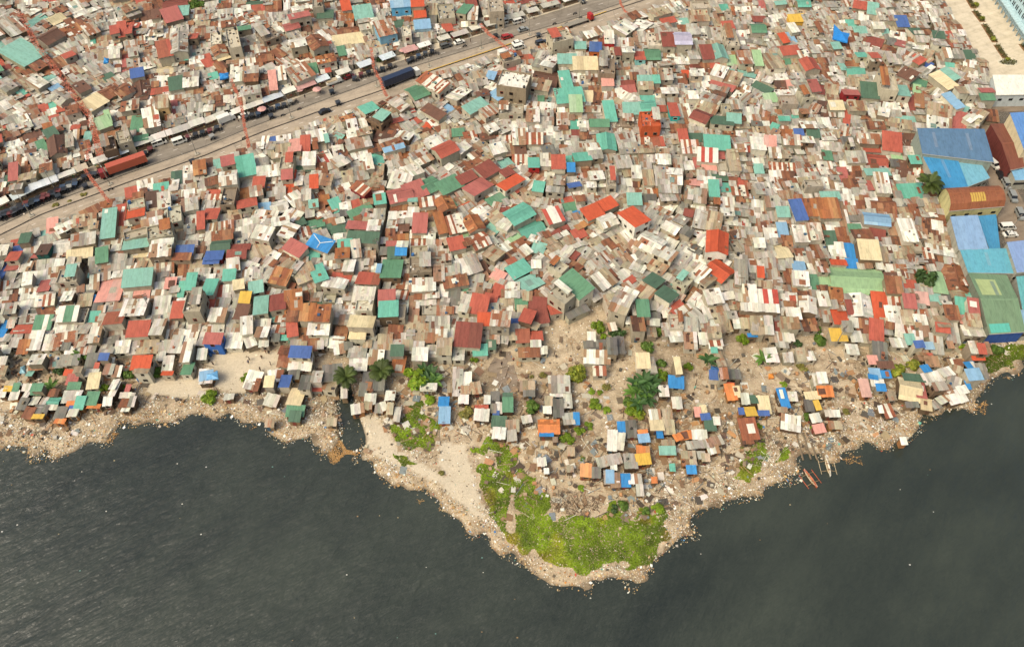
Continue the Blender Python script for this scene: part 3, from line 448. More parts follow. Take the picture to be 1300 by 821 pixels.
895,650,120,80,2,o 895,705,90,30,0,f 1185,685,65,80,0,e 1060,650,65,80,2,w 1110,560,80,60,0,w 1175,575,60,110,0,w 1015,595,55,55,0,w 580,640,70,90,3,G 655,610,60,40,0,u 615,670,30,30,0,r 230,625,90,70,3,w 440,635,120,60,3,g 370,640,60,60,3,g 590,760,75,90,5,c 580,710,80,40,3,w 725,790,40,70,0,w 455,750,70,60,0,k
465,790,80,40,0,e 435,710,60,35,-3,o 230,800,70,45,0,e 1275,590,60,60,3,w 30,560,70,50,3,w 230,670,90,40,3,b 490,690,50,40,3,f 1285,720,60,60,5,w 960,20,80,50,0,f 250,310,0,0,0,g 660,440,60,110,0,q 1060,20,60,30,5,w 380,20,60,40,5,w 20,640,50,50,0,w 20,700,40,60,0,f 690,690,60,60,0,g 740,700,50,60,0,w
1060,720,70,25,0,o 100,790,40,30,0,e 165,800,50,40,0,w 690,630,60,30,0,w
@260 330
40,5,100,35,3,u,2 50,40,90,25,0,R 155,98,80,60,3,t,2 250,110,100,70,3,w 180,30,80,70,10,w 270,45,110,70,-20,w 480,105,110,95,-12,B,2 540,45,120,100,-25,f,2 630,80,130,90,20,f,2 720,85,90,120,18,t,2 865,110,120,40,-8,r 825,150,140,70,-8,w,2 1035,115,140,85,-3,r,2 1180,50,125,125,0,e,2 1058,55,50,55,0,w 1100,55,30,60,0,L
30,170,80,110,0,t 95,205,65,70,5,r 150,205,70,80,5,w 20,285,80,80,0,r 215,160,70,50,10,c 325,175,90,60,10,T 355,285,90,120,8,T,2 255,240,70,65,0,y,2 235,325,80,85,-5,n,2 80,345,100,75,-3,w,2 110,280,90,70,-3,g 385,218,60,30,-5,r 460,265,100,110,10,R,2 560,260,110,125,8,B,2 635,225,50,70,8,b 720,280,130,45,0,E
650,330,95,90,0,B,3 745,335,95,95,0,B,3 1150,240,105,85,3,k,3 1160,310,120,85,3,t,3 1005,220,130,85,-3,w,2 885,290,75,60,0,w 990,388,155,80,-3,c,3 965,465,100,55,-3,c,2 1010,300,110,70,0,q 780,440,0,0,0,g 635,470,90,70,5,b 860,460,80,90,0,b 720,440,130,60,0,w,2 550,425,70,90,10,r 490,445,40,50,0,r
425,355,60,60,3,T 480,365,60,60,3,s 435,440,90,70,0,s 360,450,80,70,0,w 265,415,75,90,8,w,2 55,500,110,65,-2,k,2 190,510,100,80,0,w 290,520,70,50,20,w 375,520,60,50,5,w 275,470,80,20,0,E 495,487,60,30,0,t 560,505,60,30,0,E 510,570,75,55,-3,b,1 505,630,85,70,-3,b,1 605,585,130,65,-2,u,2 605,650,140,80,-2,w
1260,150,110,60,-3,m 1240,220,90,60,-3,s 1235,330,70,90,0,q 1205,460,90,80,0,b 1215,570,80,60,0,E 965,580,110,70,0,g 970,640,110,90,0,w,1 1085,620,90,80,0,w,1 1165,600,60,50,0,G 1225,655,80,90,-5,B,1 805,705,120,80,5,G 800,780,80,100,-8,f 510,770,65,80,0,u 635,770,70,90,0,G 710,740,65,70,0,g 710,800,60,40,0,r
405,765,60,60,0,c 305,755,90,100,-10,w 1025,750,60,100,0,G 1100,790,70,60,0,G 1040,800,60,45,-10,b 830,520,90,60,-3,w 850,560,70,50,10,w 70,440,100,50,3,w 160,420,60,80,0,g 560,360,80,60,0,b 690,240,0,0,0,g 910,30,70,80,0,w,2 960,60,80,80,0,g 790,250,80,60,0,q
@520 330
235,80,170,90,5,g,2 70,40,140,100,3,q,2 200,20,130,50,5,q,2 370,30,150,100,18,w,2 290,130,150,60,10,b 80,150,160,70,3,w,2 110,215,160,80,3,m 100,265,130,40,3,w 330,150,55,40,0,U 340,185,60,45,-3,e 280,240,70,120,-3,G,1 360,270,70,120,-10,w 220,200,60,80,0,w 430,60,130,70,20,n
440,280,110,110,-8,r,2 420,190,110,110,-8,w 510,255,80,70,-10,r 525,310,80,60,5,g 470,375,80,70,0,o,2 575,375,120,80,-5,m,3 370,470,160,130,-4,R,2 270,470,50,100,-3,w 445,565,90,60,3,t,1,e 490,460,70,90,-3,g 200,470,70,60,0,w,2 220,550,90,90,0,f,2 310,590,70,80,0,w 515,535,60,50,0,E 340,545,60,20,5,w
65,590,95,70,0,w,2 135,570,90,80,0,g 60,490,100,40,0,f 30,310,60,70,0,w 130,310,100,70,0,q 690,60,130,80,28,t 760,140,130,100,25,T 840,25,150,90,-35,g 700,275,90,55,0,e 810,280,110,80,-5,R 745,350,80,90,-15,r 825,350,100,80,8,R 925,310,90,70,10,r 655,390,60,50,0,u 1050,150,180,105,-42,e,3
960,220,90,130,40,q,3 1060,330,140,40,25,G 715,480,85,70,2,r 800,475,80,60,3,r 797,532,65,45,0,w 847,568,45,40,0,w 755,585,130,50,3,b 650,190,90,100,0,w 650,20,60,50,25,r 560,100,80,60,-25,p 560,190,80,70,-20,r 1040,40,90,60,-30,b 940,50,100,70,-30,q 1230,120,110,110,30,w,2 1280,270,70,120,10,f,2
1150,485,50,50,0,w 1175,540,140,60,3,G 1185,610,160,70,-3,w 1280,540,60,90,0,G 1280,420,50,40,10,w 945,785,130,90,0,g 350,745,80,60,0,w 305,760,60,110,0,g 120,800,100,40,0,w 1200,700,80,50,0,s 800,30,60,40,0,w 610,210,60,40,0,f 420,510,0,0,0,g
@780 330
250,130,95,85,-32,E,2 330,220,110,85,-32,E,2 400,305,90,70,30,r 455,320,110,70,30,w 270,50,110,70,-30,f 310,90,120,50,-25,w 190,200,110,80,-30,f,2 95,215,90,60,-25,w,2 45,265,120,120,-20,f,3 100,130,70,40,35,r 150,50,90,60,-20,w 45,100,120,60,35,w 180,305,80,95,0,e,2 130,310,40,80,0,w 560,105,140,100,-32,w,2
665,60,140,110,-35,o,2 700,40,40,60,-25,w 640,20,60,40,-30,o 735,20,80,50,-15,f 530,250,130,70,-30,w 625,235,100,80,10,w 640,310,80,70,10,f 685,390,90,110,8,f 590,335,60,70,10,w 770,170,110,70,-5,g 770,280,120,60,-5,f 715,230,80,40,8,w 855,220,85,105,-3,w,2 970,230,125,80,-3,z,2,k 920,300,230,40,-3,w,2
990,55,100,130,-3,g 895,40,100,90,-3,w 925,75,45,60,-5,o 1165,40,80,65,-5,L 1180,110,100,80,-5,w 1115,140,60,60,-5,b 1260,150,60,100,0,e 1250,50,50,90,0,w 1100,235,110,80,-3,w 1225,280,100,100,-8,w,2,g 1130,340,90,60,0,w,2 1110,400,110,60,0,f,2 1235,410,90,70,5,b 1050,425,75,65,-5,R 935,405,140,100,-3,f,2
815,350,80,45,0,b 830,400,80,55,0,f 770,400,40,60,0,w 905,350,80,40,0,g 1065,485,85,55,-3,w 1000,490,50,50,0,f 1060,530,80,40,-5,g 1110,490,50,40,0,w 390,480,85,70,3,w 385,400,90,90,0,q 485,420,85,90,-3,g 480,510,80,90,-3,w 565,430,80,80,0,g 565,495,60,60,0,w 635,450,80,60,0,f 640,510,80,60,3,s 640,540,80,25,0,w
245,390,80,50,-5,w 150,405,80,100,0,b 235,450,60,60,0,f 250,355,80,40,0,G 150,70,0,0,0,g 180,640,85,85,0,c 235,660,50,100,3,g 390,770,95,65,-5,U 30,540,60,90,0,G 990,600,80,80,3,w 1190,595,70,75,0,f 1240,600,50,60,0,w 665,625,50,100,5,f 640,730,80,50,-3,u 750,720,90,60,-3,G 690,720,50,60,0,m 730,800,60,50,-5,o
400,670,40,90,3,c 1100,610,60,50,0,g 630,570,40,30,0,t 1280,760,50,60,0,w 870,480,60,20,0,U 1150,60,0,0,0,g 435,140,90,80,-30,q 375,180,70,50,-30,T 800,80,80,130,-5,g
@1040 330
25,40,70,70,-3,m 120,20,100,40,-3,o 210,20,80,50,-3,U 35,110,80,90,0,l 240,125,330,160,-3,l,1 110,230,85,100,-5,B 130,365,95,105,-5,o,1 120,475,100,70,0,y 265,285,140,140,-8,w,1,m 385,290,95,155,-5,o,1 30,240,70,80,0,w,2 30,310,70,90,0,m 190,300,40,80,0,R 20,180,70,30,0,b
280,440,80,130,-5,b 360,445,90,120,-10,r 365,415,25,55,-8,w 445,60,60,45,-2,w 490,75,120,70,-2,m 470,160,100,90,-3,b,2 570,160,90,60,-5,r 470,240,110,80,-5,s 470,350,100,100,-3,w 575,255,80,80,-5,k 650,245,80,70,-5,p 615,330,160,40,-5,s 560,365,80,80,-3,f 640,390,80,75,-3,w 640,75,90,100,-8,s
750,140,90,150,-8,l 735,240,70,60,-5,T 735,290,60,60,0,f 865,110,150,160,-8,b 885,215,110,50,-3,f 945,220,40,40,-5,t 900,295,80,95,-8,t 975,295,70,95,-8,k 915,135,60,60,-5,s 835,335,90,80,-3,b,2 905,375,50,60,0,p 975,380,90,70,-3,f,2 970,450,130,70,-3,w 775,390,80,80,0,f 780,430,90,50,-8,r 840,450,80,120,-5,g
505,445,50,65,-12,w 560,430,80,60,-5,s 625,480,60,60,-8,w 575,500,60,60,0,T 500,520,90,60,-3,w 745,525,80,110,-8,g 630,535,60,40,5,u 690,545,60,40,0,L 210,560,75,65,-5,w 385,580,90,110,-8,G 340,630,60,50,0,p 1025,565,50,60,-5,r 1070,550,20,70,0,w 980,550,60,70,0,w 1000,615,80,40,0,o 650,600,60,70,0,f 700,600,40,25,0,r 715,640,80,60,0,w
960,660,60,50,8,U 980,720,90,70,5,L 1030,700,60,90,0,g 670,690,50,50,10,U 355,710,70,55,-3,L 425,717,60,42,0,U 370,775,80,40,-3,w 390,805,60,40,-3,U 720,740,120,70,12,w 800,710,70,60,15,w 850,690,60,90,-20,f 420,660,100,40,0,n 850,770,90,60,-20,g 760,800,80,50,10,g 20,740,60,60,0,w 340,740,60,30,-10,U
455,115,80,60,0,n 300,490,70,50,0,f 235,480,70,60,0,w 700,20,60,40,0,b 180,420,60,60,0,g 530,305,60,60,0,b 830,530,40,40,0,w 930,460,60,70,0,q 670,450,60,60,0,g
@520 455 h
305,130,65,130,0,g 255,185,30,50,0,f 355,195,60,40,0,f 360,150,35,40,0,w 340,245,62,62,0,w 420,185,60,60,10,f 215,265,65,60,0,U 220,350,70,90,0,L 455,355,90,60,-4,w 455,310,80,22,0,r 490,255,40,50,0,w 540,240,55,65,0,G 620,235,60,30,0,E 620,290,65,80,0,e 565,305,40,60,0,w 530,310,35,45,0,g
565,395,90,60,-4,E 565,470,80,60,-5,w 650,420,80,60,0,f 645,480,60,55,5,g 740,380,60,45,10,w 745,170,90,55,0,f 755,215,70,30,0,G 945,170,120,110,3,w 880,265,50,50,0,f 870,320,50,45,0,w 940,310,65,100,0,G 1000,260,50,90,0,w 1005,375,70,70,5,g 1055,375,38,65,0,U 880,425,130,80,0,o,1,g 865,475,85,25,0,U
920,510,28,30,0,f 1020,580,45,45,0,f 835,650,55,45,5,w 865,705,25,35,0,w 1015,690,40,40,0,f 1115,705,70,70,-5,o 1180,720,55,55,-3,G 1255,745,50,70,0,g 100,180,60,40,0,w 150,180,30,40,0,w 290,215,40,30,0,w 545,340,40,20,0,u
@700 470 h
445,360,50,75,0,U 505,365,65,90,0,G 385,440,60,110,-5,z,1 440,445,45,90,-10,w 585,425,70,45,5,L 580,390,60,30,5,o 580,500,80,60,-3,o 580,560,90,60,5,y 365,565,150,55,12,g 395,600,40,35,0,w 500,570,80,90,0,g 370,670,50,70,-3,L 405,690,60,80,0,g 470,690,60,70,0,U 530,680,80,60,0,w 560,750,45,60,0,w
655,275,70,55,3,w 665,335,85,85,0,c 685,405,40,45,0,U 735,275,60,60,0,f 745,350,70,80,0,f 800,420,50,40,20,o 850,405,80,45,12,o 905,400,30,50,0,w 955,405,60,60,0,w 935,465,150,50,5,g 1035,445,90,50,18,g 1025,495,70,45,10,w 735,500,100,45,0,T 740,455,80,40,0,f 870,550,90,80,0,f 950,530,50,50,0,w
885,625,60,45,0,U 925,260,40,50,0,p 965,250,40,60,5,c 975,290,60,35,5,u 1005,335,70,70,0,E 1045,315,40,40,0,w 710,130,60,60,0,w 795,200,60,60,0,w 765,610,35,40,0,t 975,550,50,40,0,f 650,690,35,30,0,o
@900 455 h
140,205,60,90,5,o 180,205,40,60,5,c 230,250,50,60,0,w 285,255,45,50,0,E 350,285,75,100,0,c 265,330,70,60,3,y 345,345,70,25,0,u 205,330,35,35,0,u 470,250,55,115,5,U 530,235,55,50,0,w 465,320,60,25,0,f 250,445,105,120,5,s,1 290,465,50,70,5,w 250,515,70,25,3,b
700,130,80,55,0,w 655,230,90,45,5,c 735,205,95,60,0,o 635,295,55,60,0,G 685,295,35,55,10,y 675,370,60,50,10,w 700,435,70,50,10,p 780,345,90,35,0,w 1075,60,0,0,0,g 1135,325,60,80,10,s 1085,320,30,40,0,w 1235,515,40,40,0,w 800,415,80,40,0,f 520,400,120,80,-10,w 985,185,60,100,0,p 1155,230,50,60,0,f
@1040 400 h
575,465,140,130,-12,c,1 640,470,65,105,-10,k,1 600,390,130,50,-5,E,1 680,560,70,60,-10,c 590,560,80,30,0,G 740,380,110,60,12,w 800,360,50,60,10,f 870,370,60,90,-20,f 860,330,40,30,0,t 780,530,60,50,20,w 870,510,110,80,15,w 740,560,50,50,10,g 730,450,60,50,10,g 810,470,60,50,10,w 840,425,50,20,10,r 905,470,60,50,15,w
940,440,30,50,0,U 700,255,0,0,0,g 670,250,60,60,5,f 730,290,50,40,0,w 840,290,50,30,5,w 880,300,50,40,0,b
@0 440 h
15,290,40,50,0,w 85,300,55,50,0,w 50,265,50,30,0,y 100,260,40,40,0,e 175,280,35,80,0,w 230,270,70,65,0,e 215,335,50,55,0,w 145,360,55,70,-5,G 180,415,60,70,-8,b 255,400,85,65,-3,G 240,440,70,25,0,y 270,345,40,70,-3,m 330,345,75,65,0,t,1,g 330,380,60,25,0,w 380,415,65,75,-3,G 375,465,65,20,0,o
440,310,90,70,0,g 500,290,35,35,0,w 440,360,50,40,0,o 455,385,45,25,0,u 460,415,60,50,3,w 505,355,60,75,0,t 580,325,75,80,0,e 590,370,80,25,0,o 680,345,55,45,5,w 725,265,40,100,0,w 805,260,30,45,0,k 800,300,90,25,0,w 790,350,70,60,0,b 835,345,40,60,0,g 790,390,50,20,0,w 340,290,60,40,0,b
0,90,50,60,10,w 20,150,40,40,0,f 700,130,40,40,0,g 185,160,40,40,0,T 395,90,160,60,8,g
@260 440 h
10,180,85,50,10,L 5,210,80,35,5,w 410,480,55,45,0,f 365,410,0,0,0,g 290,220,60,80,-8,g 330,240,30,70,-5,b 440,180,80,60,10,w 420,330,80,70,-12,w 550,250,0,0,0,g 800,470,60,40,0,f 560,170,70,50,0,G 475,170,40,40,0,b 1000,270,50,70,0,G 1020,310,60,45,10,b 1170,300,60,60,0,w 1090,240,70,60,0,G
1045,330,70,55,0,w 1100,380,50,50,0,g 570,400,110,60,0,e 575,310,90,110,-5,c 575,390,60,50,-3,w 570,440,70,60,-3,E 965,390,80,50,10,w 1215,420,40,90,0,w 1170,390,40,60,0,f 1030,370,50,40,0,f 150,310,60,35,5,w 1130,370,35,45,20,w 880,290,40,60,5,g
"""
# ------------------------------------------------------------------ houses
K = .78   # sunlit picture value -> base colour
def mute(c, s=.93):
    y = .3*c[0]+.6*c[1]+.1*c[2]; return tuple(min(.85, (y+(x-y)*s)*t) for x, t in zip(c, (.985, 1.0, .93)))
_lin = lin
def lin(c, k=1.0): return mute(_lin(c, k))
def C(r, g, b): return lin((r, g, b), K)
PAL = {
 'g': [((176, 169, 155), 50), ((196, 189, 175), 26), ((148, 141, 128), 14), ((156, 122, 98), 10)],
 'w': [((234, 228, 214), 46), ((208, 201, 184), 40), ((166, 128, 96), 14)],
 'c': [((228, 208, 164), 90), ((206, 184, 142), 10)],
 'r': [((188, 92, 70), 85), ((166, 94, 68), 15)], 'R': [((146, 76, 62), 92), ((128, 72, 58), 8)], 'k': [((182, 102, 92), 93), ((168, 92, 82), 7)],
 'o': [((206, 86, 46), 97), ((190, 80, 44), 3)], 'O': [((226, 134, 66), 90), ((214, 150, 92), 10)], 'b': [((138, 86, 58), 55), ((164, 116, 80), 25), ((104, 70, 52), 20)], 'B': [((170, 104, 56), 66), ((146, 88, 52), 20), ((190, 134, 82), 14)],
 'n': [((118, 82, 64), 85), ((98, 72, 58), 15)], 't': [((106, 182, 160), 96), ((92, 168, 144), 4)], 'T': [((134, 184, 168), 92), ((134, 182, 164), 8)],
 'e': [((98, 146, 112), 94), ((112, 150, 122), 6)], 'E': [((84, 112, 90), 94), ((72, 96, 80), 6)], 'l': [((158, 192, 142), 95), ((172, 196, 156), 5)],
 'u': [((76, 106, 168), 96), ((90, 116, 168), 4)], 'U': [((50, 138, 204), 97), ((60, 150, 214), 3)], 'L': [((136, 176, 208), 95), ((156, 188, 210), 5)],
 'y': [((222, 178, 62), 95), ((204, 158, 60), 5)], 'p': [((226, 158, 142), 92), ((214, 166, 152), 8)], 'f': [((184, 168, 138), 60), ((162, 144, 116), 28), ((150, 114, 84), 12)],
 'm': [((158, 104, 72), 26), ((222, 213, 196), 30), ((176, 166, 148), 44)], 'q': [((172, 162, 144), 100)], 'V': [((196, 190, 214), 100)], 'G': [((122, 118, 108), 80), ((104, 100, 92), 20)],
 's': [((160, 92, 60), 50), ((226, 216, 198), 50)], 'z': [((196, 84, 66), 50), ((234, 226, 212), 50)]}
WORD = {'g': 'weathered grey', 'w': 'whitish', 'c': 'cream', 'r': 'faded red', 'R': 'maroon', 'k': 'rosy red', 'o': 'bright orange-red', 'O': 'orange tarpaulin', 'b': 'rust-brown', 'B': 'rusty orange', 'n': 'dark brown', 't': 'bright teal', 'T': 'pale teal',
 'e': 'mid green', 'E': 'dark green', 'l': 'pale green', 'u': 'slate blue', 'U': 'bright blue', 'L': 'light blue', 'y': 'yellow', 'p': 'pale pink', 'f': 'tan', 'm': 'rust-and-white patched', 'q': 'bare concrete', 'V': 'lavender', 'G': 'charcoal grey', 's': 'rust-and-white striped', 'z': 'red-and-white striped'}
RUSTY = {'g': .4, 'w': .26, 'm': .6, 'f': .5, 'b': .5, 'B': .5, 's': .35, 'n': .2, 'G': .15, 'c': .16, 'r': .2, 'R': .2, 'k': .16, 'o': .1, 'q': 0, 'p': .1, 'e': .14, 'E': .14, 'T': .16, 't': .1, 'l': .1, 'u': .1, 'U': .05, 'z': .2}
WALLC = [((176, 165, 144), 40), ((196, 185, 163), 28), ((150, 134, 112), 16), ((214, 204, 182), 10), ((122, 100, 78), 6)]
WALLSET = {(780, 0, 225, 760): (200, 92, 50), (780, 0, 375, 690): (48, 184, 178), (260, 0, 1235, 20): (96, 178, 224), (520, 0, 80, 150): (170, 200, 214), (780, 0, 1155, 110): (222, 170, 60), (780, 0, 1195, 60): (226, 206, 120), (780, 165, 125, 545): (232, 226, 214),
 (1040, 0, 200, 585): (150, 40, 44), (0, 0, 1020, 640): (222, 184, 126), (260, 0, 1140, 180): (128, 176, 202), (520, 0, 1260, 240): (190, 50, 50), (780, 0, 160, 350): (140, 200, 196), (0, 165, 275, 750): (40, 90, 84), (260, 330, 55, 500): (60, 110, 190), (520, 0, 1175, 300): (206, 110, 50),
 (520, 165, 785, 205): (176, 40, 36), (780, 165, 650, 710): (226, 220, 206), (260, 165, 985, 370): (130, 44, 48), (780, 330, 970, 230): (214, 206, 194), (260, 165, 215, 735): (120, 44, 44), (0, 0, 143, 333): (150, 146, 120), (780, 165, 1165, 500): (206, 200, 186), (260, 165, 60, 795): (120, 40, 44)}
def pick(tab, r):
    t = sum(w for _, w in tab)*r.random()
    for c, w in tab:
        t -= w
        if t <= 0: return c
    return tab[-1][0]
def jit(c, r, a=.06):
    k = 1+r.uniform(-a, a); return tuple(min(.92, x*k*(1+r.uniform(-a, a)*.3)) for x in c)
class Ho: pass
HOUSES = []
def add_house(cx, cy, ang, w, d, code, S, typ, r, extra='', kind='house', pxc=None, key=None, alt=''):
    h = Ho(); h.x, h.y, h.a, h.w, h.d, h.code, h.S, h.typ, h.r, h.kind, h.alt = cx, cy, ang, max(w, 1.2), max(d, 1.2), code, S, typ, r, kind, alt
    h.H = {1: 2.4, 2: 4.5, 3: 6.5, 4: 8.6}[S] + r.uniform(-.25, .5)
    if kind == 'shack': h.H = r.uniform(2.0, 2.6)
    
    if kind == 'shack' and code == 'o': h.code = 'O'
    h.key = key; h.px = pxc or PX(cx, cy, h.H); h.hand = pxc is not None; h.wallc = WALLSET.get(key)
    if code == 'q' and kind == 'house': h.typ = 'f'; h.kind = 'concrete_house'
    HOUSES.append(h); return h
def parse():
    ox = oy = 0; kind = 'house'
    for line in DATA.strip().split('\n'):
        t = line.split()
        if t[0][0] == '@':
            ox, oy = int(t[0][1:]), int(t[1]); kind = 'shack' if len(t) > 2 else 'house'; continue
        for e in t:
            p = e.split(','); X, Y, w, d, A = map(float, p[:5])
            if w == 0: continue
            code = p[5]; r = random.Random(int(X*7+Y*13+ox*3+oy))
            S = int(p[6]) if len(p) > 6 and p[6] else (1 if r.random() < .84 else 2)
            if kind == 'shack': S = 1
            typ = p[7] if len(p) > 7 else ''
            if typ not in ('g', 's', 'f', 'r', 'F', ''): alt, typ = typ, ''
            else: alt = p[8] if len(p) > 8 else ''
            k = 260/1294; cu, cv = ox+X*k, oy+Y*k; hh = {1: 2.5, 2: 4.6, 3: 6.6, 4: 8.7}[S]
            ca, sa = math.cos(math.radians(A)), math.sin(math.radians(A))
            a0 = W(cu-w*k/2*ca, cv+w*k/2*sa, hh); a1 = W(cu+w*k/2*ca, cv-w*k/2*sa, hh); c = W(cu, cv, hh)
            gx_, gy_ = a1[0]-a0[0], a1[1]-a0[1]; ww = math.hypot(gx_, gy_); ang = math.atan2(gy_, gx_)
            px_, py_ = -math.sin(ang), math.cos(ang); q0 = PX(c[0]-px_*.5, c[1]-py_*.5, hh); q1 = PX(c[0]+px_*.5, c[1]+py_*.5, hh)
            dd = d*k/math.hypot(q1[0]-q0[0], q1[1]-q0[1])
            if not typ:
                typ = 'g' if (min(ww, dd) > 4.5 and r.random() < .3) else 's'
            if kind == 'house' and code in 'gwmfbG' and len(p) < 8 and ww*dd > 28 and r.random() < .55:      # roofs patched together from two homes
                al = ww > dd; f = r.uniform(.38, .62); c_, s_ = math.cos(ang), math.sin(ang)
                for lo, hi, cd in ((0, f, code), (f, 1, r.choice({'g': 'gggwf', 'w': 'wggf', 'm': 'mggw', 'f': 'fggw', 'b': 'bgg', 'G': 'Ggf'}[code]))):
                    o_ = ((lo+hi)/2-.5)*(ww if al else dd); ox_, oy_ = (o_*c_, o_*s_) if al else (-o_*s_, o_*c_); P_ = (c[0]+ox_, c[1]+oy_)
                    h = add_house(*P_, ang+r.gauss(0, .035), ww*(hi-lo if al else 1)*1.02, dd*(1 if al else hi-lo)*1.02, cd, S, 's', r, '', kind, PX(*P_, hh), (ox, oy, int(X), int(Y)) if lo == 0 else None, ''); h.H += r.uniform(-.5, .35)
                continue
            add_house(c[0], c[1], ang, ww*1.07, dd*1.07, code, S, typ, r, '', kind, (cu, cv), (ox, oy, int(X), int(Y)), alt)
parse()
# -------- fill what is left between them with low lean-tos and small houses
CS = .5; FX0, FY0 = -262, 88
occ = np.zeros((520, 1050), bool)
cyx = np.mgrid[0:520, 0:1050]; FXX = FX0+(cyx[1]+.5)*CS; FYY = FY0+(cyx[0]+.5)*CS
def stamp(cx, cy, a, w, d):
    R = math.hypot(w, d)/2+1; i0 = max(0, int((cx-R-FX0)/CS)); i1 = min(1050, int((cx+R-FX0)/CS)+1); j0 = max(0, int((cy-R-FY0)/CS)); j1 = min(520, int((cy+R-FY0)/CS)+1)
    if i1 <= i0 or j1 <= j0: return
    X = FXX[j0:j1, i0:i1]-cx; Y = FYY[j0:j1, i0:i1]-cy; c, s = math.cos(a), math.sin(a)
    occ[j0:j1, i0:i1] |= (np.abs(X*c+Y*s) < w/2) & (np.abs(-X*s+Y*c) < d/2)
for h in HOUSES: stamp(h.x, h.y, h.a, h.w-.2, h.d-.2)
occ |= inside(town_poly, FXX, FYY) == False
road_poly = shift_edge(E_UP, 4.2) + list(reversed(shift_edge(E_LO, -3.2)))
for p in (poly_w('478,138 565,84 565,104 478,140'), road_poly, poly_w(YARD_PX), poly_w(STREET_PX)): occ |= inside(p, FXX, FYY)
occ |= inside(poly_w("1150,165 1262,160 1330,230 1330,430 1246,430 1215,330 1190,270 1160,200"), FXX, FYY) | inside(poly_w("1250,90 1400,90 1400,240 1262,240 1252,150"), FXX, FYY)
for al in ALLEYS: occ |= dist_line(al, FXX, FYY) < .75
hx = np.array([h.x for h in HOUSES]); hy = np.array([h.y for h in HOUSES]); ha = [h.a for h in HOUSES]
fr = random.Random(5)
free = np.argwhere(~occ); order = list(range(len(free))); fr.shuffle(order)
SIZES = [(6.5, 5.5), (5, 4.5), (4.2, 3.4), (3.2, 2.8), (2.4, 2.2), (1.8, 1.6)]
n_fill = 0
for oi in order:
    j, i = free[oi]
    if occ[j, i]: continue
    x, y = FX0+(i+.5)*CS, FY0+(j+.5)*CS
    u, v = PX(x, y, 2.5)
    if not (-60 < u < 1360 and v > -70): continue
    dd = (hx-x)**2+(hy-y)**2; a = ha[int(np.argmin(dd))] + (fr.gauss(0, .05))
    c, s = math.cos(a), math.sin(a)
    out = not (0 < u < 1300 and v > 0)
    for (w, d) in SIZES[0 if out else 1:]:
        if fr.random() < .5: w, d = d, w
        g = np.arange(-w/2+.2, w/2, .5); k = np.arange(-d/2+.2, d/2, .5); A, B = np.meshgrid(g, k)
        ii = ((x+A*c-B*s-FX0)/CS).astype(int); jj = ((y+A*s+B*c-FY0)/CS).astype(int)
        if ii.min() < 0 or jj.min() < 0 or ii.max() >= 1050 or jj.max() >= 520: continue
        if occ[jj, ii].mean() < (.10 if w > 3 else .2):
            if fr.random() < (.07 if min(w, d) > 2 else .25): break
            up = v < 260 and u < 500-(v-0)*.9
            tab = [('g', 60), ('w', 12), ('b', 8), ('f', 12), ('m', 5), ('G', 4)] if not up else [('g', 50), ('b', 15), ('w', 10), ('f', 10), ('m', 8), ('n', 4), ('r', 2)]
            if out: tab = tab + [('r', 6), ('t', 5), ('T', 5), ('e', 4)]
            add_house(x, y, a, w+.5, d+.5, pick(tab, fr), 2 if out and fr.random() < .4 else 1, 's', random.Random(n_fill), '', 'house'); HOUSES[-1].H = fr.uniform(2.1, 3.0) if not out else HOUSES[-1].H
            stamp(x, y, a, w, d); n_fill += 1; break
print('houses', len(HOUSES), 'fill', n_fill)
CLUT = MB()
def sheets(m, r, h, x0, x1, y0, y1, zf, along='y', over=.14):
    """lay the roof's metal sheets (real overlapping strips) on the slope zf between x0..x1, y0..y1"""
    code = h.code; pal = PAL[code]; fresh = code in 'rRkotTeEluULyVpnzc'
    n = max(1, round((x1-x0)/(.8 if not fresh else 1.3))); sw = (x1-x0)/n; L = y1-y0
    alt2 = {'e': (98, 146, 112), 'k': (198, 78, 62)}.get(h.alt)
    run, left, sw_on = None, 0, r.random() < .5
    cuts = [0.0]
    for i in range(n): cuts.append(cuts[-1]+r.uniform(.72, 1.28))
    cuts = [x0+(x1-x0)*c/cuts[-1] for c in cuts]
    for i in range(n):
        if left <= 0: run = pick(pal, r); left = 1 if code in 'ms' else r.choice([1, 2, 2, 3])
        left -= 1
        rows = [(y0, y1)] if L < 3.2 or fresh else ([(y0, y0+L*r.uniform(.4, .6))]*1)
        if len(rows) == 1 and rows[0][1] != y1: rows.append((rows[0][1]-.15, y1))
        for k, (a, b_) in enumerate(rows):
            c = run if (k == 0 or r.random() < .6) else pick(pal, r)
            if code in 'zs':
                if k == 0 and r.random() < .72: sw_on = not sw_on
                c = pal[int(sw_on)][0]
                if not sw_on and alt2: c = alt2
            e0 = a-(over+r.uniform(-.05, .16) if a == y0 else 0) ; e1 = b_+(over+r.uniform(-.1, .1) if b_ == y1 else 0)
            if fresh: e0, e1 = a-(over if a == y0 else 0), b_+(over if b_ == y1 else 0)
            xa, xb = cuts[i]-.03, cuts[i+1]+.03; dz = .03+(0 if fresh else r.uniform(0, .05))+(.02 if k else 0)
            m.seed = r.random(); col = (*jit(lin(c, K), r, .05 if fresh else .18), RUSTY.get(code, .02)*(r.uniform(.3, 1.5)))
            m.poly([(xa, e0, zf(xa, e0)+dz), (xb, e0, zf(xb, e0)+dz), (xb, e1, zf(xb, e1)+dz), (xa, e1, zf(xa, e1)+dz)], col, [(xa, e0), (xb, e0), (xb, e1), (xa, e1)])
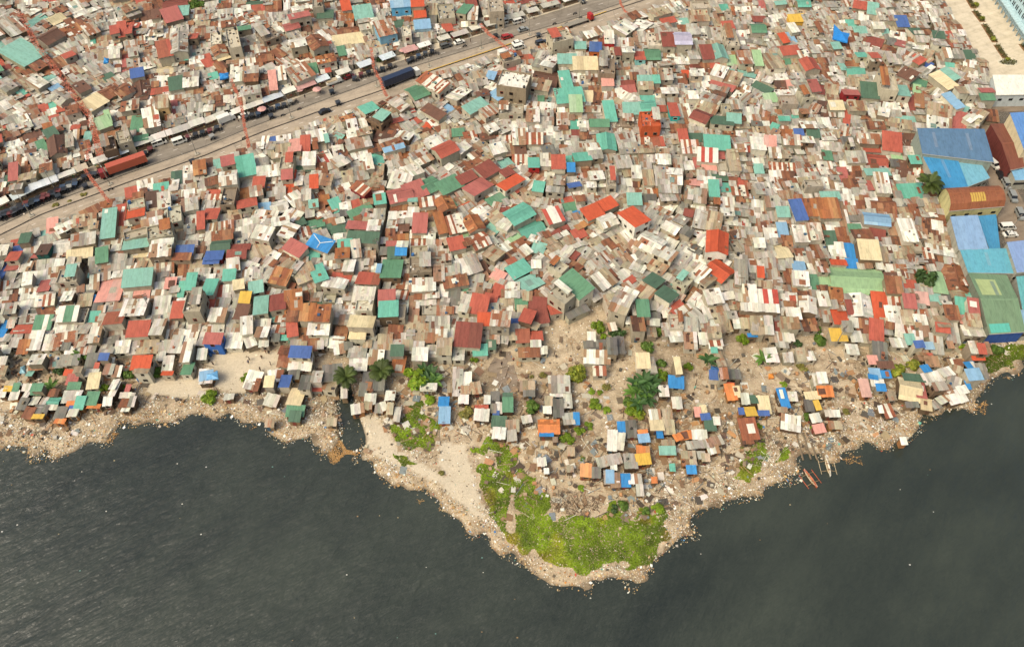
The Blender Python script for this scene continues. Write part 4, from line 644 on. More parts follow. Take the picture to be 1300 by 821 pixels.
def patches(m, r, h, x0, x1, y0, y1, zf, n):
    for _ in range(n):
        w, l = .9*r.choice([1, 1, 2]), r.uniform(1.0, 2.6); x = r.uniform(x0, max(x0+.1, x1-w)); y = r.uniform(y0, max(y0+.1, y1-l))
        a = r.gauss(0, .06); c_, s_ = math.cos(a), math.sin(a); P = [(x+c_*p-s_*q, y+s_*p+c_*q) for p, q in ((0, 0), (w, 0), (w, min(l, y1-y)), (0, min(l, y1-y)))]
        c = pick([((150, 92, 62), 4), ((232, 225, 210), 3), ((176, 166, 150), 3), ((112, 72, 54), 2), ((120, 150, 140), .6), ((186, 90, 66), .6)], r)
        m.seed = r.random(); m.poly([(p, q, zf(p, q)+.09) for p, q in P], (*jit(lin(c, K), r, .1), .3), P)
def clutter(h, r, x0, x1, y0, y1, zf, n):
    c, s = math.cos(h.a), math.sin(h.a); CLUT.x = (c, s, h.x, h.y, 0)
    for _ in range(n):
        x, y = r.uniform(x0, x1), r.uniform(y0, y1); z0 = zf(x, y)+.05; t = r.random()
        if t < .3:
            l, a = r.uniform(.8, 2.4), r.choice([0, math.pi/2])+r.gauss(0, .25); dx, dy = math.cos(a)*l/2, math.sin(a)*l/2
            CLUT.beam((x-dx, y-dy, zf(x-dx, y-dy)+.13), (x+dx, y+dy, zf(x+dx, y+dy)+.13), .07, C(*r.choice([(150, 120, 88), (110, 86, 64), (196, 186, 166)])), 4)
        elif t < .45:
            R = .33; q = [(x+R*math.cos(k*math.pi/4), y+R*math.sin(k*math.pi/4)) for k in range(8)]; p = [(x+R*.5*math.cos(k*math.pi/4), y+R*.5*math.sin(k*math.pi/4)) for k in range(8)]
            for k in range(8):
                j = (k+1) % 8; CLUT.poly([(*p[k], z0+.2), (*q[k], z0+.2), (*q[j], z0+.2), (*p[j], z0+.2)], C(48, 46, 44)); CLUT.poly([(*q[k], z0), (*q[j], z0), (*q[j], z0+.2), (*q[k], z0+.2)], C(40, 38, 36))
        else:
            w, l = r.uniform(.2, .8), r.uniform(.2, .8)
            CLUT.box(x-w/2, x+w/2, y-l/2, y+l/2, z0-.1, z0+r.uniform(.1, .45), jit(C(*r.choice([(92, 80, 66), (150, 130, 104), (200, 190, 172), (70, 64, 58), (128, 100, 74), (58, 96, 130), (160, 86, 60), (234, 228, 216)])), r, .2))
    CLUT.x = None
def windows(h, r, cor, tops, em, wc, solo):
    """windows and a door on the walls that face the estuary or the lane"""
    tc = Vector((-h.x, -h.y)).normalized(); ca, sa = math.cos(h.a), math.sin(h.a); best = None
    for i in range(4):
        p, q = Vector(cor[i]), Vector(cor[(i+1) % 4]); e = q-p; L = e.length
        if L < 1.6: continue
        n = Vector((e.y, -e.x)).normalized(); nw = Vector((n.x*ca-n.y*sa, n.x*sa+n.y*ca))
        f = nw.dot(tc)
        if f < .25: continue
        if best is None or f > best[0]: best = (f, p, e, n, L)
        top = min(tops[i], tops[(i+1) % 4])
        for s in range(int(max(1, round(h.H/2.5)))):
            zb = s*2.5+1.0
            if zb+1.0 > top: break
            k = max(1, int(L/2.6)); 
            if not solo: k = min(k, 2)
            for j in range(k):
                if r.random() < (.25 if s or h.S == 1 else .5): continue
                ww, wh = r.uniform(.7, 1.2), r.uniform(.7, 1.0); cx = L*(j+.5)/k+r.uniform(-.15, .15)
                u = e.normalized(); m = em('window', M_GLASS, 2); cp = p+u*cx
                fr_c = C(*r.choice([(120, 108, 92), (205, 198, 184), (98, 74, 56), (150, 60, 50)])) if solo else None
                def R4(hw, z0, z1, off): return [(*(cp-u*hw+n*off), z0), (*(cp+u*hw+n*off), z0), (*(cp+u*hw+n*off), z1), (*(cp-u*hw+n*off), z1)]
                if solo:
                    a, b_ = R4(ww/2+.12, zb-.12, zb+wh+.12, .0), R4(ww/2+.12, zb-.12, zb+wh+.12, .06)
                    m.poly(b_, fr_c)
                    for t in range(4): m.poly([a[t], a[(t+1) % 4], b_[(t+1) % 4], b_[t]], fr_c)
                m.poly(R4(ww/2, zb, zb+wh, .075 if solo else .03), C(36, 34, 32))
    if best and solo:
        f, p, e, n, L = best; u = e.normalized(); cp = p+u*(L*r.uniform(.25, .75)); m = em('door', M_GEN, 3); c = C(*r.choice([(96, 70, 50), (70, 62, 56), (60, 92, 110), (128, 60, 48)]))
        P = lambda s, z0, o: (*(cp+u*s+n*o), z0)
        m.poly([P(-.42, 0, .05), P(.42, 0, .05), P(.42, 1.95, .05), P(-.42, 1.95, .05)], c); m.poly([P(.42, 0, 0), P(.42, 1.95, 0), P(.42, 1.95, .05), P(.42, 0, .05)], c); m.poly([P(-.42, 0, .05), P(-.42, 1.95, .05), P(-.42, 1.95, 0), P(-.42, 0, 0)], c); m.poly([P(-.42, 1.95, .05), P(.42, 1.95, .05), P(.42, 1.95, 0), P(-.42, 1.95, 0)], c)
def house(h, em, solo):
    r = h.r; w, d, Hh = h.w, h.d, h.H; oh = .18
    wc = C(*h.wallc) if h.wallc else jit(lin(pick(WALLC, r), K), r, .1)
    if h.kind == 'shack' and not h.wallc: wc = jit(C(*r.choice([(120, 96, 72), (146, 120, 90), (104, 84, 66), (160, 112, 66)])), r, .12)
    x0, x1, y0, y1 = -w/2+oh, w/2-oh, -d/2+oh, d/2-oh; cor = [(x0, y0), (x1, y0), (x1, y1), (x0, y1)]
    typ = h.typ
    mw = em('wall', M_WALL, 1)
    if typ == 'f':
        fl = h.code; pc = wc if fl == 'q' else jit(lin(PAL[fl][0][0], K), r, .04); ph = r.uniform(.35, .8)
        mw.prism(cor, -.3, Hh, wc); windows(h, r, cor, [Hh]*4, em, wc, solo)
        mr = em('roof', M_ROOF, 0); mr.seed = r.random(); mr.poly([(*p, Hh+.02) for p in cor], (*pc, .05), cor)
        mp = em('parapet', M_WALL, 1); t = .16
        mp.box(x0, x1, y0, y0+t, Hh+.01, Hh+ph, wc); mp.box(x0, x1, y1-t, y1, Hh+.01, Hh+ph, wc); mp.box(x0, x0+t, y0+t, y1-t, Hh+.01, Hh+ph, wc); mp.box(x1-t, x1, y0+t, y1-t, Hh+.01, Hh+ph, wc)
        z = lambda x, y: Hh+.02
        if w > 3 and d > 3 and r.random() < .55 and fl == 'q':     # a lean-to of sheets over part of the deck
            f = r.uniform(.35, .6); xa, xb = (x0+.1, x0+w*f) if r.random() < .5 else (x1-w*f, x1-.1); ya, yb = y0+d*r.uniform(.1, .3), y1-.1
            hh = Ho(); hh.code = r.choice('gwbgBmTr'); hh.alt = ''; zf = lambda x, y: Hh+1.7+.12*(y-ya); ml = em('lean_to', M_ROOF, 0)
            sheets(ml, r, hh, xa, xb, ya, yb, zf)
            ml.box(xa+.1, xb-.1, yb-.15, yb-.05, Hh+.02, zf(0, yb-.15), wc)
            for (px_, py_) in ((xa+.1, ya+.1), (xb-.1, ya+.1)): ml.box(px_-.06, px_+.06, py_-.06, py_+.06, Hh+.02, zf(0, py_), (*C(110, 88, 66), 0))
        if w > 2.6 and d > 2.6 and r.random() < .4:
            mt = em('water_tank', M_GEN, 3); xx, yy = r.choice([x0+.8, x1-.8]), r.choice([y0+.8, y1-.8]); mt.cyl(xx, yy, Hh+.02, Hh+1.1, .42, C(*r.choice([(60, 110, 170), (214, 210, 200), (60, 60, 62), (190, 186, 176)])), 10)
        clutter(h, r, x0+.4, x1-.4, y0+.4, y1-.4, z, int(w*d/4))
        return
    tilt = r.uniform(.10, .2); sg = -1 if r.random() < .25 else 1     # the low eave usually faces the water
    if typ == 's':
        dz = min(tilt*d, 1.3); zf = lambda x, y: Hh+sg*dz*(y/d)
        slopes = [(x0-oh, x1+oh, y0-oh, y1+oh, zf)]
    elif typ in 'gr':
        ry = d > w*1.25 and typ == 'g'
        rise = min((w if ry else d)*.5*r.uniform(.28, .42), 2.6)
        if typ == 'r': rise = min(d*.3, 2.2)
        if ry: zf = lambda x, y: Hh-rise*.4+rise*(1-2*abs(x)/w)
        elif typ == 'g': zf = lambda x, y: Hh-rise*.4+rise*(1-2*abs(y)/d)
        else: zf = lambda x, y: Hh-rise*.5+rise*math.sqrt(max(0, 1-(2*y/(d+.4))**2))
    else: zf = lambda x, y: Hh
    tops = [zf(*p)-.06 for p in cor]
    mw.prism(cor, -.3, Hh, wc, topz=tops)
    if typ in 'gr':
        for i in ((1, 3) if not ry else (0, 2)):     # gable triangles
            p, q = cor[i], cor[(i+1) % 4]
            pts = [((p[0]+(q[0]-p[0])*t), (p[1]+(q[1]-p[1])*t)) for t in ([0, .5, 1] if typ == 'g' else [0, .15, .3, .5, .7, .85, 1])]
            mw.poly([(*p, tops[i])]+[(*q, tops[(i+1) % 4])]+[(*a, zf(*a)-.06) for a in reversed(pts[1:-1])], wc)
    windows(h, r, cor, tops, em, wc, solo)
    mr = em('roof', M_ROOF, 0)
    base = (*jit(lin(PAL[h.code][0][0], K*.8), r, .05), RUSTY.get(h.code, 0))
    def slab(pts):
        t = .06; n = len(pts)
        mr.seed = r.random(); P = [(*p, zf(*p)) for p in pts]; mr.poly(P, base, list(pts))
        for i in range(n):
            a, b_ = P[i], P[(i+1) % n]; mr.poly([(a[0], a[1], a[2]-t), (b_[0], b_[1], b_[2]-t), b_, a], base)
        mr.poly([(p[0], p[1], p[2]-t) for p in reversed(P)], base)
    X0, X1, Y0, Y1 = -w/2, w/2, -d/2, d/2
    if typ == 's':
        slab([(X0, Y0), (X1, Y0), (X1, Y1), (X0, Y1)]); sheets(mr, r, h, X0, X1, Y0, Y1, zf); zones = [(X0, X1, Y0, Y1)]
    elif typ == 'g' and not ry:
        slab([(X0, Y0), (X1, Y0), (X1, 0), (X0, 0)]); slab([(X0, 0), (X1, 0), (X1, Y1), (X0, Y1)])
        sheets(mr, r, h, X0, X1, Y0, -.02, lambda x, y: zf(x, y)); sheets(mr, r, h, X0, X1, .02, Y1, lambda x, y: zf(x, y), over=.14); zones = [(X0, X1, Y0, -.1), (X0, X1, .1, Y1)]
    elif typ == 'g':
        slab([(X0, Y0), (0, Y0), (0, Y1), (X0, Y1)]); slab([(0, Y0), (X1, Y0), (X1, Y1), (0, Y1)])
        # strips run down x: build in a turned frame
        class T:
            pass
        for (a, b_) in ((X0, -.02), (.02, X1)):
            t = MB(); sheets(t, r, h, Y0, Y1, a, b_, lambda x, y: zf(y, x))
            for f, c, s in zip(t.f, t.c, t.s):
                mr.seed = s; q = [t.v[i] for i in reversed(f)]; mr.poly([(p[1], p[0], p[2]) for p in q], c, [(p[0], p[1]) for p in q])
        zones = [(X0, -.1, Y0, Y1), (.1, X1, Y0, Y1)]
    else:
        ys = [Y0+(Y1-Y0)*k/8 for k in range(9)]
        for a, b_ in zip(ys, ys[1:]): slab([(X0, a), (X1, a), (X1, b_), (X0, b_)])
        for a, b_ in zip(ys, ys[1:]): 
            rr = random.Random(7); sheets(mr, rr, h, X0, X1, a, b_, zf, over=0)
        zones = [(X0, X1, Y0, Y1)]
    if typ == 'g' and (solo or h.code in 'rRotTeEk'):
        mc = em('ridge_cap', M_ROOF, 0); c = (*jit(lin(PAL[h.code][0][0], K*.92), r, .03), .05); b2 = .28
        if ry: mc.poly([(-b2, Y0, zf(-b2, 0)+.1), (0, Y0, zf(0, 0)+.12), (0, Y1, zf(0, 0)+.12), (-b2, Y1, zf(-b2, 0)+.1)][::-1], c); mc.poly([(0, Y0, zf(0, 0)+.12), (b2, Y0, zf(b2, 0)+.1), (b2, Y1, zf(b2, 0)+.1), (0, Y1, zf(0, 0)+.12)], c)
        else: mc.poly([(X0, -b2, zf(0, -b2)+.1), (X1, -b2, zf(0, -b2)+.1), (X1, 0, zf(0, 0)+.12), (X0, 0, zf(0, 0)+.12)], c); mc.poly([(X0, 0, zf(0, 0)+.12), (X1, 0, zf(0, 0)+.12), (X1, b2, zf(0, b2)+.1), (X0, b2, zf(0, b2)+.1)], c)
    if typ != 'r':
        old = h.code in 'gwmfbBsGn'
        for z_ in zones:
            ar = (z_[1]-z_[0])*(z_[3]-z_[2]); n = int(ar/20*r.uniform(.2, 1.5)) if old else (1 if r.random() < .12 else 0)
            if n and min(z_[1]-z_[0], z_[3]-z_[2]) > 1.5: [patches(em('roof_patch', M_ROOF, 0), r, h, *z_, zf, 1) for _ in range(n)]
            if old and r.random() < .6: clutter(h, r, z_[0]+.3, z_[1]-.3, z_[2]+.3, z_[3]-.3, lambda x, y: zf(x, y)+.04, int(ar/8*r.uniform(.3, 1.6)))
    if h.alt == 'X':      # pale cross and star taped on the blue roof
        mc = em('roof_cross', M_GEN, 3); q = C(214, 222, 226)
        for (ax, ay, bx, by) in ((X0+.5, Y1-.4, 0, 0), (X1-.5, Y1-.4, 0, 0), (0, Y0+.4, 0, 0)): mc.beam((ax, ay, zf(ax, ay)+.1), (bx, by, zf(bx, by)+.14), .14, q, 4)
    if solo and h.S >= 2 and h.code in 'rktTweo' and r.random() < .35:
        mt = em('water_tank', M_GEN, 3); xx, yy = x0+.2, y0-.55; mt.cyl(xx+.6, yy, 0, 1.1, .42, C(60, 110, 170), 10)
# which ones are objects of their own: those that show largest
def shown(h):
    u, v = h.px; return -6 < u < 1306 and v > -6
def size_px(h): sc_ = F/((h.y*CT+(H-h.H)*ST)); return h.w*h.d*sc_*sc_*(.75+.12*h.S)*(1.25 if h.code in 'roktTeEuULylpVz' else 1)
cand = sorted([h for h in HOUSES if h.kind == 'house' and shown(h)], key=lambda h: -size_px(h)*(1 if h.hand else .6))
SOLO = cand[:300] + sorted([h for h in HOUSES if h.kind == 'concrete_house' and shown(h)], key=lambda h: -size_px(h))[:300] + [h for h in HOUSES if h.kind == 'shack' and shown(h)]
solo_set = set(map(id, SOLO))
# ------------------------------------------------------------------ labels
LM = [((507, 100), 'dark blue container trailer'), ((160, 207), 'red container trailer'), ((1180, 233), 'coconut palm by blue roofs'), ((1236, 255), 'rusty arched warehouse'), ((1265, 385), 'olive green warehouse'), ((1088, 354), 'long pale green hall'),
 ((652, 103), 'tall white roadside block'), ((825, 155), 'orange-walled house'), ((508, 9), 'tall sky-blue house'), ((311, 378), 'yellow-roofed hut'), ((490, 386), 'white-edged red-and-teal roofs'), ((1066, 44), 'draped bright blue tarpaulin'),
 ((1243, 79), 'planted oval in paved yard'), ((806, 282), 'white house with orange-red roof'), ((911, 310), 'orange-red gabled house'), ((406, 309), 'blue roof crossed with white'), ((468, 138), 'teal roof by the highway'), ((412, 140), 'black highway car'),
 ((288, 152), 'white box truck'), ((444, 552), 'creek mouth'), ((310, 462), 'sandy clearing'), ((28, 67), 'largest teal roof across highway'), ((62, 45), 'brown gable across the highway'), ((320, 28), 'yellow-crowned tree'), ((267, 502), 'round bush on the bank'), ((1030, 606), 'orange outrigger boat'),
 ((1151, 469), 'twin-crowned bank tree'), ((529, 478), 'broad bright green tree'), ((816, 492), 'banana clump on the point'), ((740, 665), 'long green weed bed'), ((530, 545), 'weed patch by the creek'), ((720, 540), 'orange tarpaulin hut'), ((1203, 180), 'large steel-blue roof'), ((1177, 347), 'dark tree among rust roofs'),
 ((595, 424), 'big maroon roof'), ((728, 360), 'dark green half roof'), ((910, 180), 'wide teal roof'), ((660, 272), 'teal vaulted roof'), ((870, 49), 'lavender and red roofs'), ((230, 255), 'white flat-topped house'), ((140, 290), 'long teal shed roof'), ((313, 210), 'teal roof near the bunting'), ((1020, 45), 'yellow house'), ((1085, 91), 'scalloped teal awning roof'), ((700, 75), 'slate-blue-roofed orange house'), ((400, 392), 'double rusty orange roof'), ((183, 420), 'red roof above the beach'), ((1175, 500), 'cream hut with red panel')]
def rel(px):
    b = min(LM, key=lambda l: (l[0][0]-px[0])**2+((l[0][1]-px[1])*1.15)**2+(4e3 if (l[0][0]-px[0])**2+(l[0][1]-px[1])**2 < 36 else 0))
    dx, dy = px[0]-b[0][0], b[0][1]-px[1]; a = (math.degrees(math.atan2(dy, dx))+360+22.5) % 360
    return ['right of', 'up-right of', 'above', 'up-left of', 'left of', 'down-left of', 'below', 'down-right of'][int(a//45)], b[1], math.hypot(dx, dy)
ORD = ['', 'second ', 'third ', 'fourth ', 'fifth ', 'sixth ', 'seventh ', 'eighth ', 'ninth ', 'tenth ', 'eleventh ', 'twelfth ']
OWN = {(825, 155): 'tall concrete house with bright orange walls', (508, 9): 'tall sky-blue house beside orange roofs at the far kerb', (311, 378): 'small hut with patterned yellow roof', (806, 282): 'tall white house with big orange-red sloping roof', (911, 310): 'tall house with orange-red gable roof and white front', (406, 309): 'house whose bright blue roof is crossed with white',
 (468, 138): 'two-storey house with bright teal roof right by the highway', (28, 67): 'house with the largest teal roof across the highway', (62, 45): 'house with large dark brown gable across the highway', (652, 103): 'tall pale block with tilted white roof beside the highway', (595, 424): 'house with broad maroon roof above the bare clearing', (728, 360): 'tall block half covered by a dark green roof', (910, 180): 'house with wide teal roof and concrete front',
 (660, 272): 'house with large teal vaulted roof', (230, 255): 'tall house with white top and small windows', (140, 290): 'long shed-like house with narrow teal roof near the highway', (1085, 91): 'house with scalloped teal awning roof', (700, 75): 'house with slate blue roof and orange walls', (183, 420): 'house with red roof just above the sandy beach', (1175, 500): 'shack with cream roof at the water by the big tree', (720, 540): 'shack under an orange tarpaulin with blue skirt', (1020, 45): None}
POOL = {}; USED = set()
def want(o, desc, px, noun=None):
    """remember an object whose label is desc + where it stands; numbered by distance only where others look the same there"""
    if o is not None and o.get('category') in ('house', 'shack'):
        for p, t in OWN.items():
            if t and abs(p[0]-px[0]) < 6 and abs(p[1]-px[1]) < 6 and t not in USED: USED.add(t); o['label'] = t; return
    d, n, r = rel(px); POOL.setdefault((desc, d, n), []).append((r, o))
def finish_labels():
    for (desc, d, n), L in POOL.items():
        L.sort(key=lambda t: t[0])
        for i, (r, o) in enumerate(L):
            if o is None: continue
            w = ORD[i] if len(L) > 1 and i else ('nearest ' if len(L) > 1 else '')
            t = f'{w}{desc} {d} the {n}'.split()
            if len(t) > 16: t = t[:16]
            o['label'] = ' '.join(t)
MODAL = {'wall': M_WALL, 'roof': M_ROOF, 'door': M_GEN, 'window': M_GLASS}
areas = sorted(h.w*h.d for h in SOLO if h.kind == 'house'); A1, A2 = areas[len(areas)//3], areas[len(areas)*2//3]
def desc_of(h):
    ar = h.w*h.d; sz = 'small ' if ar < A1 else ('large ' if ar > A2 else ''); st = {1: 'low ', 2: 'two-storey ', 3: 'tall ', 4: 'tall '}[h.S]
    col = WORD[h.code]
    if h.alt == 'e': col = 'green-and-white striped'
    if h.kind == 'shack': return f"{'tiny ' if ar < 7 else ('long ' if ar > 20 else '')}shack with {col} roof"
    if h.kind == 'concrete_house': return f'{sz}{st}concrete house with flat deck'
    return f"{sz}{st}house with {col} {'gable' if h.typ == 'g' else ('flat' if h.typ == 'f' else 'sloping')} roof"
BULK = MB()
GRP = {'house': 'larger tin-roofed houses of the settlement', 'concrete_house': 'flat-topped concrete houses among the tin roofs', 'shack': 'scrap-built shacks on the bank'}
for h in HOUSES:
    if id(h) in solo_set:
        root = empty(h.kind, (h.x, h.y, 0), h.a); parts = []
        def em(name, mat, mi):
            for k in parts:
                if k[0] == name and name not in ('window', 'door', 'roof_patch'): return k[1]
            m = MB(); parts.append((name, m, mat)); return m
        house(h, em, True)
        for name, m, mat in parts:
            if m.f: m.build(name, mat, root)
        tag(root, None, {'house': 'house', 'concrete_house': 'house', 'shack': 'shack'}[h.kind], GRP[h.kind]); want(root, desc_of(h), h.px)
    else:
        BULK.x = (math.cos(h.a), math.sin(h.a), h.x, h.y, 0)
        def em(name, mat, mi): BULK.mat = mi; return BULK
        class Sw:      # one builder that switches material slot before each face
            def __init__(s, mi): s.mi = mi
            def __getattr__(s, k):
                BULK.mat = s.mi; return getattr(BULK, k)
            def __setattr__(s, k, v):
                if k == 'seed': BULK.seed = v
                else: object.__setattr__(s, k, v)
        house(h, lambda n, mt, mi: Sw(mi), False)
        if h.hand: want(None, desc_of(h), h.px)
tag(BULK.build('dense_settlement', MATS), 'closely packed small tin-roofed homes filling the settlement between the larger houses', 'houses', None, 'stuff')
tag(CLUT.build('rooftop_clutter', M_GEN), 'loose planks, tyres, basins and scrap weighing down the roofs', 'clutter', None, 'stuff')
# ------------------------------------------------------------------ big sheds on the right, drawn by their eaves
def shed(s, hh, col, label, rise=.0, code='u', ridge=False, wallc=(170, 166, 152), name='warehouse', cat='warehouse', nsheet=1.6, barrel=False):
    v = [float(t) for t in s.replace(',', ' ').split()]; P = [W(v[i], v[i+1], hh) for i in range(0, len(v), 2)]
    cx = sum(p[0] for p in P)/4; cy = sum(p[1] for p in P)/4; P = [(p[0]-cx, p[1]-cy) for p in P]    # far-left, far-right, near-right, near-left
    root = empty(name, (cx, cy, 0)); r = random.Random(int(cx*10)); mr = MB(); mw = MB(); col = tuple(min(.9, x*.86) for x in lin(col)); k = .97; q = [(p[0]*k, p[1]*k) for p in P]; ins = [q[3], q[2], q[1], q[0]]
    mw.prism(ins, -.3, hh-.12, C(*wallc)); mw.build('wall', M_WALL, root)
    def at(a, b):        # a along far/near edge, b from far (0) to near (1)
        x = (P[0][0]*(1-a)+P[1][0]*a)*(1-b)+(P[3][0]*(1-a)+P[2][0]*a)*b; y = (P[0][1]*(1-a)+P[1][1]*a)*(1-b)+(P[3][1]*(1-a)+P[2][1]*a)*b
        z = hh+(rise*math.sqrt(max(0, 1-(2*b-1)**2)) if barrel else (rise*(1-abs(2*b-1)) if ridge else rise*(1-b)))
        return (x, y, z)
    L = math.dist(P[0], P[1]); n = max(3, int(L/nsheet)); bs = [i/8 for i in range(9)] if barrel else ([0, .5, 1] if ridge else [0, 1])
    for i in range(n):
        mr.seed = r.random(); c = (*jit(col, r, .03), RUSTY.get(code, .02)*r.uniform(.5, 1.3)); dz = .02*(i % 2)
        for b0, b1 in zip(bs, bs[1:]):
            A = [at(i/n, b1), at((i+1)/n, b1), at((i+1)/n, b0), at(i/n, b0)]; A = [(p[0], p[1], p[2]+dz) for p in A]; mr.poly(A, c, [(i*nsheet, b1*12), ((i+1)*nsheet, b1*12), ((i+1)*nsheet, b0*12), (i*nsheet, b0*12)])
    E = [(at(0, 1), at(1, 1)), (at(1, 1), at(1, 0)), (at(1, 0), at(0, 0)), (at(0, 0), at(0, 1))]
    for a, b in (E[0], E[2]): mr.poly([(a[0], a[1], a[2]-.3), (b[0], b[1], b[2]-.3), b, a], (*[x*.8 for x in col], .05))
    mr.build('roof', M_ROOF, root)
    def strip(nm, a0, a1, b0, b1, c, dz=.07):
        m = MB(); m.seed = r.random(); bl = [b0] + [b for b in bs if b0 < b < b1] + [b1]
        for p_, q_ in zip(bl, bl[1:]):
            A = [at(a0, q_), at(a1, q_), at(a1, p_), at(a0, p_)]; m.poly([(x, y, z_+dz) for x, y, z_ in A], (*c, .04))
        m.build(nm, M_ROOF, root)
    if ridge or barrel: strip('ridge_cap', 0, 1, .485, .515, tuple(x*1.15 for x in col))
    for t in range(int(L/9)):
        a_ = (t+.5)/max(1, int(L/9))+r.uniform(-.03, .03)
        if not barrel: strip('skylight', a_-.5/L, a_+.5/L, .15, .42 if ridge else .7, tuple(min(.8, x*.8+.07) for x in col))
    m = MB(); A_, B_ = at(0, 1), at(1, 1); m.beam((A_[0], A_[1], A_[2]-.12), (B_[0], B_[1], B_[2]-.12), .14, C(168, 164, 154), 5); m.build('gutter', M_GEN, root)
    if ridge or barrel or rise:
        mg = MB()
        for a in (0, 1):
            pts = [at(a, b) for b in bs]; lo = [(pts[-1][0]*k, pts[-1][1]*k, hh-.14), (pts[0][0]*k, pts[0][1]*k, hh-.14)]
            up = [(p[0]*k, p[1]*k, p[2]-.05) for p in pts]; f = up+lo; mg.poly(f if a == 1 else f[::-1], C(*wallc))
        mg.build('gable_wall', M_WALL, root)
    for t in range(4):
        e = r.uniform(.1, .9); p, w_ = q[3], q[2]; x = p[0]+(w_[0]-p[0])*(t+.5)/4; y = p[1]+(w_[1]-p[1])*(t+.5)/4; dx, dy = (w_[0]-p[0]), (w_[1]-p[1]); l = math.hypot(dx, dy); dx, dy = dx/l, dy/l; nx_, ny_ = dy, -dx
        m = MB(); g = lambda s_, z_: (x+dx*s_+nx_*.04, y+dy*s_+ny_*.04, z_); m.poly([g(-.7, hh*.5), g(.7, hh*.5), g(.7, hh*.5+.9), g(-.7, hh*.5+.9)], C(40, 42, 44)); m.build('window', M_GLASS, root)
    tag(root, label, cat, 'big sheds beside the lane'); return root, at
shed('1161,169 1246,170 1262,206 1171,195', 7, (86, 118, 150), 'large warehouse with steel-blue roof behind the bright blue shed', 2.0, wallc=(150, 160, 150))
shed('1168,197 1213,201 1229,237 1193,240', 5, (58, 140, 190), 'bright blue shed roof between the steel-blue roof and the palm', .8)
shed('1214,202 1243,206 1257,226 1229,237', 4.8, (112, 172, 194), 'pale aqua shed roof joined to the bright blue one', .4)
rA, atA = shed('1195,241 1263,238 1275,262 1205,268', 5.5, (146, 86, 54), 'arched warehouse with rust and mustard roof beside the lane', 2.6, 'B', barrel=True, wallc=(206, 196, 140), nsheet=1.2)
m = MB(); m.seed = .3
for b0, b1 in ((.5, .625), (.625, .75), (.75, .86)):
    for i in range(6): a0, a1 = .38+i*.045, .38+i*.045+.036; m.poly([(x, y, z_+.07) for x, y, z_ in (atA(a0, b1), atA(a1, b1), atA(a1, b0), atA(a0, b0))], (*C(206, 168, 70), .15))
m.build('roof_patch', M_ROOF, rA)
shed('1205,277 1240,275 1255,316 1217,317', 5.2, (132, 164, 200), 'periwinkle blue shed roof below the rusty arched warehouse', .7)
shed('1240,275 1264,273 1270,315 1256,316', 4, (64, 140, 182), 'narrow mid-blue lean-to shed along the lane', .3)
shed('1217,318 1277,317 1287,347 1229,346', 4.6, (92, 164, 184), 'teal-blue shed roof above the olive green warehouse', .6)
shed('1277,309 1312,305 1314,344 1291,346', 6, (130, 156, 200), 'periwinkle roof at the far edge below the parked van', .5)
r0, at = shed('1229,346 1278,349 1302,421 1256,424', 4.6, (112, 138, 106), 'big olive green warehouse with blue front facing the water', 1.3, 'e', True, (128, 132, 116))
m = MB(); A_, B_ = at(.02, .985), at(.98, .985); m.poly([(A_[0], A_[1]-.12, 0), (B_[0], B_[1]-.12, 0), (B_[0], B_[1]-.12, 4.3), (A_[0], A_[1]-.12, 4.3)], C(58, 92, 160)); m.build('front_wall', M_WALL, r0)
for nm, a0, a1, b0, b1, c in (('roof_patch', .1, .62, .12, .42, (176, 190, 130)), ('roof_patch', .05, .6, .86, .99, (90, 184, 168))):
    m = MB(); zz = [b0, b1] if not (b0 < .5 < b1) else [b0, .5, b1]
    for p, q in zip(zz, zz[1:]):
        A = [at(a0, q), at(a1, q), at(a1, p), at(a0, p)]; m.poly([(x, y, z_+.06) for x, y, z_ in A], (*C(*c), .03))
    m.build(nm, M_ROOF, r0)
shed('1289,352 1315,350 1316,392 1298,393', 4.5, (96, 168, 172), 'pale aqua roof at the far edge beside the olive warehouse', .4)
shed('1292,394 1316,393 1318,420 1302,421', 4.2, (140, 178, 206), 'light blue roof at the far edge below the pale aqua one', .3)
shed('1257,157 1283,157 1301,212 1283,216', 5, (126, 74, 56), 'long red-brown shed roof beside the parked cars', 1.0, 'n', True, wallc=(120, 60, 54))
shed('1283,217 1308,214 1312,228 1289,229', 4, (120, 172, 206), 'small light blue roof below the long red-brown shed', .3)
shed('1259,97 1318,97 1322,120 1265,121', 5, (232, 228, 214), 'wide white canopy roof at the edge of the paved yard', .6, 'c', name='canopy_hall', wallc=(200, 206, 206))
root, _ = shed('1281,145 1315,143 1330,188 1300,190', 9, (94, 142, 204), 'cream block with blue roof and rows of dark windows', .5, wallc=(222, 206, 168), name='apartment_block', cat='building')
